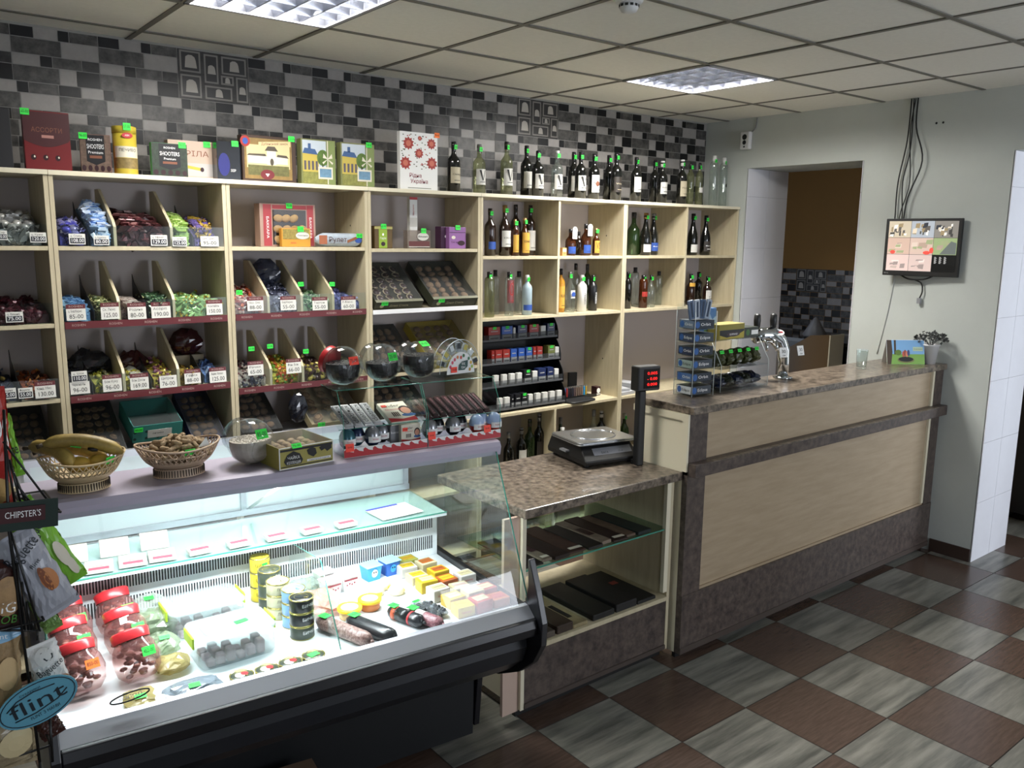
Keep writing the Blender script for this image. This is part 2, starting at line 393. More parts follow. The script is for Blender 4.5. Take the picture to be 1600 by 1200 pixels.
UA = unit(-1.16, -.435, 'pale wooden shelving unit of sweets at the far left edge', [.06, .45, .87, Z3, Z2, Z1])
UB = unit(-.435, .295, 'pale wooden shelving unit of sweets, second from the left, above the baskets', [.06, .45, .87, Z3, Z2, Z1])
UC = unit(.295, 1.03, 'pale wooden shelving unit with the cookie box and four-bin sweet rows', [.06, .45, .87, 1.19, Z2, Z1])
UD = unit(1.03, 1.752, 'pale wooden shelving unit with slanted cookie trays below the white calendar', [.06, .45, .87, 1.19, 1.538, 1.862])
UE = unit(1.752, 2.93, 'pale wooden shelving unit of spirits with the black cigarette rack', [.06, .45, .87, 1.46, 1.82], [(2.352, 1.46, 2.155), (2.352, .06, .852)])
UG = unit(2.93, 4.125, 'pale wooden shelving unit of champagne beside the right wall', [.06, .45, .87, 1.46, 1.82], [(3.545, 1.46, 2.155)])
# maroon price strips on shelf fronts are parts of their unit
def strip(par, x0, x1, z, words):
    b = MB(); b.box(x0+.02, x1-.02, YS-.004, YS+.0015, z-.026, z+.004, MAROON)
    for k in range(5): b.text(words, .014, mat('strip_print', 'b39a94', .6), Tr(x0+(k+.5)*(x1-x0)/5, YS-.0045, z-.011))
    b.build('price_strip', par)
strip(UB, -.435, .295, Z2, 'ROSHEN'); strip(UB, -.435, .295, Z3, 'ROSHEN'); strip(UC, .295, 1.03, Z2, 'ROSHEN'); strip(UC, .295, 1.03, 1.19, 'ROSHEN')
b = MB(); b.box(1.05, 1.732, YS-.004, YS+.0015, 1.517, 1.54, mat('white_edging', 'e4e4e6', .3)); b.build('shelf_edging', UD)
for x, z in ((2.905, 1.95), (2.905, 1.12), (1.006, 1.98)):
    b = MB(); b.T = Tr(x, -.2, z, -90); b.ell(0, 0, .005, .005, 0, INK, 10); b.build('peg_hole', UE if x > 2 else UC)

# ================= BAR COUNTER AND LOW DISPLAY CABINET =================
GRAN = mat('brown_granite', '8a7d6f', .28, col2='352e28', scale=38, coat=.15); GRAD = mat('dark_granite_laminate', '5f534c', .4, col2='3a3230', scale=26)
PAN = mat('pale_oak_panel', 'a8967d', .45, col2='9d8b72', scale=5, stretch=(1, 9, 9))
YB = -1.935
t = empty('bar_counter', (1.745, YB, 0), 0, 'tall bar counter with pale oak front panels framed in brown granite laminate', 'bar counter')
LB = XR-1.745-.002
b = MB(); b.box(0, LB, -.02, .335, 1.165, 1.2, GRAN); b.build('counter_top', t, bevel=.004)
b = MB(); b.box(0, .125, 0, .03, .315, 1.165, GRAD); b.build('left_post', t)
b = MB(); b.box(LB-.10, LB, 0, .03, .315, 1.165, GRAD); b.build('right_post', t)
b = MB(); b.box(.125, LB-.10, .016, .03, .945, 1.165, PAN); b.build('upper_panel', t)
b = MB(); b.box(.125, LB-.10, .016, .03, .315, .885, PAN); b.box(.125, LB-.1, .006, .016, .315, .327, PAN); b.build('lower_panel', t)
for z0, z1 in ((.327, .885), (.945, 1.165)):
    b = MB(); b.box(LB-.125, LB-.1005, .002, .016, z0, z1, EDGE); b.build('edge_strip', t)
b = MB(); b.box(0, LB, -.045, .03, .885, .945, GRAD)
b.box(.125, LB-.1, -.0455, -.02, .94, .9455, GRAN); b.build('rail', t, bevel=.006)
b = MB(); b.box(0, LB, -.004, .03, .03, .315, GRAD); b.box(0, LB, -.008, -.004, .03, .06, mat('plinth_edge', '4a403b', .4)); b.box(.01, LB, .03, .05, 0, .03, INK); b.build('plinth', t)
b = MB(); b.box(0, .018, .0305, .33, .03, 1.165, EDGE); b.build('end_panel', t)
b = MB(); b.box(-.012, -.0005, .0, .33, 1.135, 1.165, EDGE); b.box(-.012, -.0005, 0, .035, .905, 1.135, EDGE); b.build('end_frame', t)
b = MB(); b.box(LB-.018, LB, .0305, .33, .03, 1.165, EDGE); b.build('end_panel', t)
b = MB(); b.box(.0185, LB-.0185, .031, .32, .80, .818, EDGE); b.build('inner_shelf', t)

GLS = glass('clear_glass', 'f2fbf8', .05); GEDGE = mat('green_glass_edge', '3f8f7c', .1, coat=.5); ACR = glass('clear_acrylic', 'f4f8fa', .06, .03)
t = empty('display_cabinet', (.80, -1.9, 0), 0, 'low display cabinet with granite worktop and glass shelf beside the refrigerated case', 'display cabinet')
b = MB(); b.box(.03, .94, -.012, .60, .862, .90, GRAN); b.build('worktop', t, bevel=.004)
b = MB(); b.box(.045, .063, .02, .58, .045, .309, EDGE); b.box(.045, .063, .02, .045, .309, .861, EDGE); b.build('side_panel', t)
b = MB(); b.quad((.054, .046, .31), (.054, .58, .31), (.054, .58, .861), (.054, .046, .861), GLS); b.build('side_glass', t)
b = MB(); b.box(.905, .923, .02, .58, .045, .861, WOOD); b.box(.88, .905, .02, .04, .33, .861, EDGE); b.build('side_panel', t)
b = MB(); b.box(.0635, .9045, .014, .58, .29, .309, WOOD); b.build('bottom_board', t)
b = MB(); b.box(.0635, .9045, .022, .036, .05, .29, GRAD); b.box(.0635, .9045, .014, .022, .05, .07, mat('plinth_edge', '4a403b', .4)); b.box(.05, .92, .06, .08, 0, .05, INK); b.build('plinth', t)
b = MB(); b.box(.066, .902, .03, .50, .628, .634, glass('glass_shelf', 'd8ece6', .06)); b.box(.066, .902, .0285, .03, .628, .634, GEDGE); b.build('glass_shelf', t)
b = MB(); b.box(-.035, .044, .035, .05, .04, .861, mat('pinkish_board', 'c4ab9c', .6)); b.build('filler_strip', t)
# ================= REFRIGERATED CASE =================
LAV = mat('lavender_grey_plastic', 'b4adbf', .35); BLKP = mat('black_plastic', '141419', .35); DGR = mat('graphite_panel', '26282d', .35)
ALU = mat('brushed_aluminium', 'b4b6be', .3, metal=.6); DECK = mat('white_enamel', 'dfe3e6', .3); SLOT = mat('dark_slot', '1d2024', .8)
RX_ = lambda d: Matrix.Rotation(math.radians(-d), 4, 'X')
CASE = empty('refrigerated_case', (0, 0, 0), 0, 'refrigerated glass display case lit white inside, with dark curved front', 'display case', mx=CM)
x0, x1 = -.70, .76
b = MB()
b.prism([(.28, .03), (-.30, .03), (-.31, .33), (.28, .33)], x0+.03, x1-.03, mat('dark_base', '101215', .5)); b.build('base', CASE)
b = MB()
P = [(-.655, .60), (-.665, .55), (-.64, .49), (-.56, .42), (-.45, .37), (-.312, .34)]
P2 = [(y+.012, z+.012) for y, z in reversed(P)]
b.prism(P+P2, x0+.03, x1-.03, DGR); b.build('front_panel', CASE, bevel=.001)
b = MB(); b.prism([(-.69, .600), (-.715, .61), (-.72, .64), (-.712, .667), (-.66, .672), (-.655, .601)], x0+.025, x1-.025, BLKP); b.build('bumper', CASE, bevel=.004)
b = MB(); b.prism([(-.700, .669), (-.66, .698), (-.640, .700), (-.640, .673), (-.66, .673)], x0+.025, x1-.025, ALU); b.build('front_rail', CASE)
prof = [(.28, .06), (-.30, .06), (-.33, .32), (-.47, .355), (-.60, .425), (-.69, .50), (-.738, .58), (-.742, .66), (-.705, .76), (-.66, .86), (-.652, .86), (-.655, .76), (-.64, .705), (-.60, .68), (.28, .68)]
for a, c in ((x0, x0+.024), (x1-.024, x1)):
    b = MB(); b.prism(prof, a, c, BLKP); b.build('side_panel', CASE, bevel=.003)
b = MB(); b.box(x0+.026, x1-.026, -.638, .27, .635, .66, DECK); b.build('deck', CASE)
b = MB(); b.box(x0+.026, x1-.026, .0, .012, .661, .85, DECK)
n = 150
for k in range(n):
    xx = x0+.05+(x1-x0-.10)*k/(n-1)
    for z0, z1 in ((.690, .744), (.776, .836)): b.box(xx-.0025, xx+.0025, -.0006, .001, z0, z1, SLOT)
b.box(x0+.026, x1-.026, .0121, .25, .838, .85, mat('case_metal', '8d939c', .5)); b.build('vent_panel', CASE)
b = MB(); b.box(x0+.03, x1-.03, -.09, .245, .862, .867, GLS); b.build('inner_shelf', CASE)
b = MB(); b.box(x0+.03, x1-.03, -.0925, -.0905, .862, .867, GEDGE); b.box(x0+.03, x1-.03, -.0905, .24, .8505, .8615, mat('pale_shelf_tray', 'c8d2d6', .4)); b.build('shelf_edge', CASE)
# top board
b = MB(); b.prism([(-.415, 1.185), (-.425, 1.17), (-.433, 1.17), (-.438, 1.20), (-.43, 1.216), (-.41, 1.22), (-.19, 1.22), (-.18, 1.212), (-.18, 1.185)], x0, x1, LAV); b.build('top_board', CASE)
b = MB(); b.box(x0+.02, x1-.02, -.37, -.33, 1.170, 1.1845, HOUS); b.build('lamp_housing', CASE)
b = MB(); b.tube([(x0+.06, -.35, 1.160), (x1-.10, -.35, 1.160)], .0085, mat('case_tube', 'f4faff', .5, emit=14), 10); b.build('lamp_tube', CASE)
for xx in (x0+.045, x1-.085):
    b = MB(); b.lathe([(.012, -.015), (.012, .015)], mat('tube_socket', 'd8d2a0', .5), 12, Tr(xx, -.35, 1.160, 0, 0, 90)); b.build('tube_socket', CASE)
area('case_lamp', (-.10, -.35, 1.145), (math.radians(8), 0, 0), 1.1, .05, CASE_W if 'CASE_W' in globals() else 13.5, (.93, .97, 1), CASE)
# glass
b = MB(); b.quad((x0+.03, -.655, .703), (x1-.03, -.655, .703), (x1-.03, -.44, 1.186), (x0+.03, -.44, 1.186), glass('case_front_glass', 'f2faf8', .07)); b.build('front_glass', CASE)
for xx, nm in ((x0+.022, 'l'), (x1-.022, 'r')):
    b = MB(); b.poly([(xx, -.652, .705), (xx, -.437, 1.184), (xx, .25, 1.184), (xx, .25, .70)], GLS)
    s = 1 if nm == 'r' else -1
    b.tube([(xx, -.656, .706), (xx, -.440, 1.184)], .0028, GEDGE, 6); b.build('end_glass', CASE)
b = MB(); b.poly([(.105, -.56, .662), (.105, -.40, .90), (.105, -.10, .8615), (.105, -.02, .662)], GLS)
b.tube([(.105, -.56, .662), (.105, -.40, .90)], .0022, GEDGE, 6); b.tube([(.105, -.40, .90), (.105, -.1, .862)], .0012, GEDGE, 6); b.build('glass_divider', CASE)
b = MB()
for z in (.88, 1.165): b.box(x0+.026, x1-.026, .25, .27, z-.012, z+.012, ALU)
for xx in (x0+.03, .03, x1-.05): b.box(xx, xx+.02, .25, .27, .892, 1.153, ALU)
b.build('rear_frame', CASE)
b = MB(); b.poly([(x0+.05, .26, .892), (.03, .26, .892), (.03, .26, 1.153), (x0+.05, .26, 1.153)], mat('frosted_rear_door', 'b9c2c4', .3)); b.build('rear_door', CASE)
b = MB(); b.poly([(.05, .262, .892), (x1-.05, .262, .892), (x1-.05, .262, 1.153), (.05, .262, 1.153)], mat('frosted_rear_door', 'b9c2c4', .3)); b.build('rear_door', CASE)
b = MB(); b.T = Matrix.Translation((-.505, -.647, .735)) @ RX_(24.0) @ Matrix.Rotation(math.radians(-6), 4, 'Y'); b.tube([(.048*math.cos(k*PI/12), 0, .010*math.sin(k*PI/12)) for k in range(25)], .0022, INK, 5); b.text('ХОЛОД', .010, mat('grey_sticker_print', '9a9ca8', .5), Tr(0, -.001, 0), width=.06); b.build('glass_sticker', CASE)
b = MB(); b.tube([(.0, -.42, 1.184), (.06, .24, .90)], .006, mat('white_bracket', 'd5d5d5', .4), 8); b.build('bracket', CASE)
for xx in (x0+.1, x1-.1):
    for yy in (-.22, .2):
        b = MB(); b.lathe([(.02, 0), (.022, .03), (.012, .04), (.012, .078)], BLKP, 12, Tr(xx, yy, 0)); b.build('foot', CASE)

def cplace(u, v, z=.662):            # a spot of the case's deck, frame of the case
    return cat_(u, v, 'z', z)
def put(root, p, rz=0, tilt=None):   # stand a thing at a point of the case's frame
    M = CM @ Matrix.Translation(p) @ Matrix.Rotation(math.radians(rz), 4, 'Z')
    if tilt is not None: M = M @ tilt
    root.matrix_basis = M; return root

# ---- round glass jars: body, neck, lid, contents, tag ----
JG_ = glass('jar_glass', 'fbfdfd', .07, .03, .02, 'c8ccd0', mul=1.2)
REDLID = mat('red_lid', 'b3262c', .3); CLEARLID = glass('clear_lid', 'dfe3e6', .16, .1)
def jar_lying(name, r, lid, fill, fillcol, tagm, tagt, label, cat, group, p, rz, tilt_deg, big=True, tagpos=(.2, .5)):
    """fat round jar lying on its side: axis y, flat bottom towards -y, mouth behind; origin under the belly"""
    M = CM @ Matrix.Translation(p) @ Matrix.Rotation(math.radians(rz), 4, 'Z')
    t = empty(name, (0, 0, 0), 0, label, cat, group, mx=M)
    A = Matrix.Translation((0, 0, r)) @ Matrix.Rotation(math.radians(tilt_deg), 4, 'X') @ Matrix.Rotation(-PI/2, 4, 'X')   # lathe axis z -> y, tilted
    b = MB(); pr = [(r*.02, -r*.80), (r*.60, -r*.80), (r*.66, -r*.74), (r*.86, -r*.50), (r*.985, -r*.15), (r*.985, r*.15), (r*.86, r*.50), (r*.68, r*.70), (r*.66, r*.86)]
    b.lathe(pr, JG_, 36, A, caps=(1, 0)); b.tube([tuple((A @ Vector((r*.62*math.cos(k*PI/12), r*.62*math.sin(k*PI/12), -r*.81)))) for k in range(25)], r*.02, JG_, 6)
    b.build('jar_body', t)
    b = MB(); b.lathe([(r*.70, r*.72), (r*.72, r*.98), (r*.68, r*1.02), (.001, r*1.02)], lid, 30, A, caps=(0, 0)); b.build('lid', t)
    if fill:
        # contents settled level inside the jar
        b = MB(); lv = r*(2*fill-1); rings = []
        for k in range(9):
            z = -r*.955+(lv+r*.955)*k/8; q = math.sqrt(max(r*r*.94-z*z, 1e-5)); qy = min(q, r*.77)
            rings.append([(q*math.cos(a*PI/12)*random.uniform(.985, 1.0), qy*math.sin(a*PI/12)*random.uniform(.985, 1.0), z+r) for a in range(24)])
        b.loft(rings, fillcol, smooth=False)
        for k in range(150 if big else 60):
            a = random.uniform(0, 2*PI); q = math.sqrt(random.random())*math.sqrt(max(r*r*.9-lv*lv, 1e-5))*.9
            b.sphere((q*math.cos(a), min(max(q*math.sin(a), -r*.7), r*.7), r+lv), (r*.05, r*.035, r*.035), fillcol, 6, 4)
        tag(b.build('contents', t), kind='stuff')
    if tagt:
        ax, az = tagpos
        d = Vector((ax, -math.sqrt(max(.05, 1-ax*ax-az*az))*.86, az)).normalized()
        T = Matrix.Translation(Vector((0, 0, r))+Vector((d.x*r*1.0, d.y*r*.97, d.z*r*1.0))) @ Matrix.Rotation(math.atan2(d.x, -d.y), 4, 'Z') @ Matrix.Rotation(-math.asin(d.z)*.9, 4, 'X')
        sticker(t, T, r*.55, r*.42, tagt, tagm)
    return t
BLK_SEED = mat('black_dragee', '0d0b0c', .4); PALE = mat('pale_meringue', 'b9b0a4', .7, noise=.2)
# ---- top of the case ----
ZT = 1.2205
WICK = mat('cream_plastic', 'cdb68e', .45); WICK2 = mat('pink_beige_plastic', 'b59c84', .45)
def basket(m, label, p, rz, rx, ry):
    t = empty('fruit_basket', (0, 0, 0), 0, label, 'basket', None, mx=CM @ Matrix.Translation(p) @ Matrix.Rotation(math.radians(rz), 4, 'Z'))
    n = 48
    def ring(fx, z, wav=0): return [(rx*fx*math.cos(2*PI*k/n), ry*fx*math.sin(2*PI*k/n), z+wav*math.cos(4*PI*k/n)) for k in range(n)]
    b = MB(); b.loft([ring(.56, .0), ring(.60, .001), ring(.55, .026), ring(.54, .026)], m, (0, 0)); 
    for k in range(56):
        a = 2*PI*k/56; b.box(-.0012, .0012, -.001, .001, .004, .024, mat('basket_gap', '3b3128', .8), Tr(rx*.586*math.cos(a), ry*.586*math.sin(a), 0, math.degrees(a)+90))
    b.build('foot', t)
    b = MB(); b.loft([ring(.02, .028), ring(.56, .028), ring(.72, .044), ring(.74, .047), ring(.72, .050), ring(.55, .034), ring(.02, .034)], m, (1, 1), smooth=True); b.build('bowl', t)
    # open lattice of crossing ribs
    b = MB()
    for s in (-1, 1):
        for k in range(40):
            pts = []
            for j in range(5):
                f = j/4; a = 2*PI*(k+s*f*1.6)/40; q = .73+.24*f; z = .047+.043*f**1.3+.008*f*math.cos(2*a); pts.append((rx*q*math.cos(a), ry*q*math.sin(a), z))
            b.tube(pts, .0017, m, 4)
    b.build('lattice', t)
    b = MB()
    for q, z, r_, wv in ((.97, .092, .0032, .008), (.86, .068, .0022, .004)):
        pts = [(rx*q*math.cos(2*PI*k/n), ry*q*math.sin(2*PI*k/n), z+wv*math.cos(4*PI*k/n)) for k in range(n+1)]; b.tube(pts, r_, m, 6, caps=(0, 0))
    b.build('rim', t); return t
pb = cat_(130, 760, 'z', ZT); pb = Vector((-.545, -.335, ZT))
bk = basket(WICK, 'cream openwork plastic basket of bananas on the left end of the case', pb, 6, .112, .086)
sticker(bk, Tr(.055, -.068, .088, 35, 12), .03, .019, '47-00')
pp = Vector((-.290, -.315, ZT))
bk2 = basket(WICK2, 'beige pink openwork plastic basket full of peanuts', pp, 2, .122, .088)
sticker(bk2, Tr(.015, -.079, .082, 8, 12), .03, .018, '85-00')
BAN = mat('ripe_banana', 'a99048', .5, col2='7c6732', scale=22); BTIP = mat('banana_stem', '3a2d18', .7)
def banana(label, p, rz, L, bend, tiltm=None, patch=False, grp=None):
    b = MB(); pts = []; rs = []
    for k in range(13):
        f = k/12; a = (f-.5)*bend; R_ = L/bend; pts.append((R_*math.sin(a), R_*(math.cos(a)-1), 0)); e = min(f, 1-f)
        rs.append(.0045 if k in (0, 12) else .0195*min(1, .45+e*4.2))
    b.tube(pts, rs, BAN, 7, caps=(1, 1)); o = b.build('banana', None)
    s = MB(); s.tube([pts[0], (pts[0][0]-.014, pts[0][1]-.008, 0)], [.0055, .0065], BTIP, 7); s.build('stem', o)
    if patch:
        s = MB(); s.tube([(.01, -.002-.0185, .002), (.022, -.0025-.019, .004), (.035, -.004-.0185, .003)], [.004, .0062, .003], INK, 6); s.build('dark_bruise', o)['label'] = 'dark bruise'
    o.matrix_basis = CM @ Matrix.Translation(p) @ Matrix.Rotation(math.radians(rz), 4, 'Z') @ (tiltm or Matrix.Identity(4))
    tag(o, label, 'banana', 'bananas in the cream basket'); return o
RX = lambda d: Matrix.Rotation(math.radians(d), 4, 'X'); RY = lambda d: Matrix.Rotation(math.radians(d), 4, 'Y')
o = banana('long spotted banana lying across the top with a black bruise and green tag', pb+Vector((.008, -.022, .140)), -8, .205, .9, RY(12) @ RX(70), True)
sticker(o, Tr(-.02, -.02, .002, 0, 0), .026, .02, '47-00')
banana('spotted banana at the left of the basket, partly under the tagged one', pb+Vector((-.066, .0, .120)), -52, .16, 1.1, RY(14) @ RX(60))
banana('banana lying beneath the bruised one, towards the middle of the basket', pb+Vector((-.015, .03, .112)), -24, .18, .9, RY(8) @ RX(60))
LEM = mat('yellow_fruit', 'b8953c', .5, bump=.1, noise=.1, scale=60)
for (dx, dy, lb) in ((-.012, -.038, 'yellow lemon at the front left of the banana basket'), (.038, -.034, 'yellow lemon at the front right of the banana basket')):
    b = MB(); b.sphere((0, 0, 0), (.031, .026, .024), LEM, 16, 10); b.sphere((.031, 0, 0), (.006, .005, .005), LEM, 8, 5)
    o = b.build('lemon'); o.matrix_basis = CM @ Matrix.Translation(pb+Vector((dx, dy, .078))); tag(o, lb, 'lemon')
# peanuts, one by one
PN = mat('peanut_shell', 'a88f6d', .75, noise=.3, scale=160, bump=.5)
def peanut_mesh():
    b = MB(); n = 9; rings = []
    for k in range(9):
        f = k/8; x = -.017+.034*f; q = .0072*math.sqrt(max(1-(2*f-1)**2, .02))*(1-.28*math.exp(-((f-.5)/.13)**2)); q = max(q, .001)*1.15
        rings.append([(x, q*math.cos(2*PI*j/n), q*math.sin(2*PI*j/n)) for j in range(n)])
    b.loft(rings, PN, smooth=True); return b
pk = peanut_mesh().build('peanut'); first = True; rnd = random.Random(3)
lay = [(.082, 44, .074), (.076, 38, .085), (.064, 30, .097), (.046, 18, .108), (.024, 7, .117)]
for li, (R_, cnt, z) in enumerate(lay):
    for k in range(cnt):
        o = pk if first else pk.copy()
        if not first: COL.objects.link(o)
        first = False; a = k*2.399; q = math.sqrt((k+.5)/cnt)
        o.matrix_basis = CM @ Matrix.Translation(pp+Vector((R_*1.22*q*math.cos(a), R_*.90*q*math.sin(a), z-.006*q+rnd.uniform(-.002, .002)))) @ Matrix.Rotation(rnd.uniform(0, PI), 4, 'Z') @ RY(rnd.uniform(-28, 28))
        tag(o, 'unshelled peanut in the beige basket, ' + ('in the lowest visible layer', 'in the second layer', 'in the middle layer', 'near the top of the heap', 'on the very top of the heap')[li], 'peanut', 'peanuts in the beige basket')
b = MB(); b.poly([(0, 0, 0), (.035, 0, 0), (.026, .008, .026)], WHITE); o = b.build('paper_scrap'); o.matrix_basis = CM @ Matrix.Translation(pp+Vector((.045, -.055, .088))); tag(o, 'small white paper scrap tucked into the peanuts', 'paper')

def pj_place(u, v, y): return cat_(u, v, 'y', y)
# lying jar between peanuts and box
j = jar_lying('candy_jar', .072, CLEARLID, .55, PALE, GREEN, '85-00', 'clear round jar lying on its side with pale sweets, beside the peanuts', 'jar', None, Vector((-.075, -.305, ZT)), 26, 14, tagpos=(-.12, .40))
# black and yellow world map box with plastic film
YEL = mat('mustard_card', '9d9347', .55); FILM = glass('plastic_film', 'f4f4f6', .14, .12, .06, 'c8ccd0')
def open_tray(name, w, d, h, m, label, cat, mx, inner=None, film=True, group=None, hb=None):
    t = empty(name, (0, 0, 0), 0, label, cat, group, mx=mx); b = MB(); k = .003; hb = hb or h
    b.box(-w/2, w/2, 0, d, 0, k, m)
    b.box(-w/2, w/2, 0, k, k, h, m); b.box(-w/2, w/2, d-k, d, k, hb, m)
    for s in (-1, 1): b.prism([(k, k), (d-k, k), (d-k, hb), (k, h)], *sorted((s*w/2, s*(w/2-k))), m)
    b.build('tray', t)
    if film:
        f = MB(); f.poly([(-w/2, 0, h+.001), (w/2, 0, h+.001), (w/2, d, hb+.001), (-w/2, d, hb+.001)], FILM); f.build('film', t)
    return t
mx = clocal(.065, -.415, ZT, 9)
bx = open_tray('biscuit_box', .185, .20, .068, YEL, 'black and mustard world map box under clear film, beside the lying jar', 'box', mx)
b = MB(); w_ = .0925
for (z0, z1, m) in ((0, .003, WHITE), (.065, .068, WHITE)): b.box(-w_, w_, -.001, -.0002, z0, z1, m)
for xx in (-w_, w_-.003): b.box(xx, xx+.003, -.0012, -.0003, 0, .068, WHITE)
b.box(-w_+.006, w_-.006, -.0008, -.0001, .006, .009, INK); b.box(-w_+.004, w_-.004, -.0008, -.0001, .055, .062, INK)
b.poly([(-.07, -.0015, .012), (-.02, -.0015, .012), (-.014, -.0015, .024), (-.024, -.0015, .044), (-.045, -.0015, .054), (-.066, -.0015, .044), (-.077, -.0015, .024)], INK)
b.text('ЧАЙКА', .013, WHITE, Tr(-.045, -.0019, .033), width=.040); b.text('КОЛЛЕКЦИЯ', .012, WHITE, Tr(-.045, -.0019, .018), width=.046)
b.poly([(0, -.0012, .05), (.015, -.0012, .058), (.03, -.0012, .052), (.034, -.0012, .035), (.022, -.0012, .026), (.005, -.0012, .036)], INK)
b.poly([(.042, -.0012, .052), (.06, -.0012, .060), (.085, -.0012, .058), (.086, -.0012, .044), (.07, -.0012, .036), (.062, -.0012, .045), (.05, -.0012, .04)], INK)
b.box(.0, .082, -.0016, -.001, .014, .021, WHITE); b.text('кондитерское изделие', .006, INK, Tr(.041, -.002, .0175), width=.07)
b.build('printed_front', bx)
b = MB()
for i in range(5):
    for k in range(5): b.lathe([(.014, 0), (.015, .008), (.008, .014)], mat('pale_biscuit', 'b49c70', .7), 10, Tr(-.07+.035*i, .03+.035*k, .035))
b.build('biscuits', bx)
sticker(bx, Tr(-.035, -.003, .07, 0, -40), .032, .016, '76-00')
# ================= STANDS AND JARS ON TOP OF THE CASE =================
REDS = mat('kinder_red', 'b3242b', .4); CREAMC = mat('cream_pack', 'd6cfbd', .5); CHOC = mat('dark_brown_foil', '31151a', .3, noise=.3, scale=90)
def stand(x0, x1, label):
    t = empty('confectionery_stand', (0, 0, 0), 0, label, 'display stand', 'clear two-tier confectionery stands', mx=CM @ Matrix.Translation((x0, -.39, ZT)))
    W_ = x1-x0; D = .20
    for xx in (0.001, W_-.001):
        b = MB(); b.poly([(xx, 0, 0), (xx, 0, .12), (xx, .05, .21), (xx, D, .21), (xx, D, 0)], ACR); b.tube([(xx, 0, 0), (xx, 0, .12), (xx, .05, .21), (xx, D, .21)], .0012, GEDGE, 5); b.build('side_panel', t)
    b = MB(); b.quad((0, .05, .212), (W_, .05, .212), (W_, D, .212), (0, D, .212), GLS); b.tube([(0, .05, .212), (W_, .05, .212)], .0014, GEDGE, 5); b.build('top_panel', t)
    b = MB(); b.box(.002, W_-.002, .004, D-.005, 0.0005, .0165, ACR); b.poly([(.002, .045, .083), (W_-.002, .045, .083), (W_-.002, D-.01, .135), (.002, D-.01, .135)], GLS)
    b.tube([(.002, .045, .083), (W_-.002, .045, .083)], .0014, GEDGE, 5); b.build('sloping_shelf', t)
    b = MB(); b.box(0, W_, -.003, -.001, 0, .03, WHITE)
    n = 9
    for k in range(n):
        a = W_*k/n; c = W_*(k+1)/n; b.poly([(a, -.0036, .001), (c, -.0036, .001), (c, -.0036, .016), (a+(c-a)*.55, -.0036, .020), (a+(c-a)*.2, -.0036, .029), (a, -.0036, .024)], REDS)
    b.build('red_wave_strip', t); return t
stand(.195, .492, 'clear confectionery stand on the case holding white chocolate packs and script-printed bars')
stand(.497, .785, 'clear confectionery stand on the case end holding the row of maroon bars')
def onstand(xl, yl, zl): return CM @ Matrix.Translation((xl, -.39+yl, ZT+zl))
SLOPE = math.degrees(math.atan2(.052, .145))
EGGS = []
def egg(x, y, z, lo, up, label, group):
    b = MB(); b.lathe([(.001, 0), (.010, .0015), (.017, .010), (.0195, .021)], lo, 14, caps=(1, 0)); b.lathe([(.0195, .021), (.0188, .030), (.0145, .041), (.008, .047), (.001, .0485)], up, 14, caps=(0, 1))
    b.arc(.0200, .012, .026, -50, 50, WHITE, 8); b.text('kinder', .006, REDS, Tr(0, -.0006, .020), wrap=.0205)
    o = b.build('chocolate_egg', None, mx=onstand(x, y, z) @ Matrix.Scale(1.42, 4)); tag(o, label, 'chocolate egg', group); return o
NAVY = mat('navy_foil', '22304f', .25, metal=.3); SILV = mat('silver_foil', '8e9096', .25, metal=.7); DKF = mat('black_foil', '202226', .25, metal=.4); TEALF = mat('teal_foil', '2c5a66', .25, metal=.3); REDF = mat('red_foil', 'a5281f', .3, metal=.2); BLUF = mat('blue_white_foil', '9fb4d6', .3)
for k in range(4): egg(.226+.044*k, .045+(.03 if k % 2 else 0), .017, (NAVY, TEALF, NAVY, DKF)[k], (TEALF, NAVY, SILV, SILV)[k], ['dark blue foil egg with teal top, leftmost on the lower tier', 'teal foil egg standing behind the two front eggs', 'dark blue foil egg with silver top, in the left stand', 'black foil egg with silver top beside the grey box'][k], 'foil eggs in the left stand')
for k in range(4): egg(.528+.046*k, .05+(.035 if k % 2 else 0), .017, DKF, (SILV, DKF, SILV, DKF)[k], ['dark foil egg at the left of the right stand, by the red tag', 'dark foil egg standing behind, second in the right stand', 'dark foil egg with silver cap, third in the right stand', 'dark foil egg next to the red and white eggs'][k], 'dark eggs in the right stand')
for k in range(3): egg(.708+.036*k, .035+.03*(k == 1), .017, REDF, BLUF, ['red egg with pale blue top, left of three at the case end', 'red egg with pale blue top standing behind the other two', 'red egg with pale blue top, nearest the case end'][k], 'red and white eggs at the case end')
def pack(name, label, cat, w, h, d, m, mx, printer=None, group=None, bev=.0015, nm='printed_front'):
    """flat packed carton; origin at the middle of the bottom edge of its front face, which looks to -y"""
    b = MB(); b.box(-w/2, w/2, 0, d, 0, h, m); o = b.build(name, None, mx=mx, bevel=bev); tag(o, label, cat, group)
    if printer: p = MB(); printer(p, w, h); p.build(nm, o)
    return o
def face(b, cx, cz, s, y=-.0012):
    b.ell(cx, cz, s*.9, s*1.1, y+.0003, mat('hair_brown', '2e1d14', .7)); b.ell(cx, cz-s*.15, s*.68, s*.85, y, mat('print_skin', 'c28a70', .6)); b.ell(cx, cz-s*1.25, s*1.0, s*.4, y+.0002, mat('blue_shirt', '2d5a90', .6))
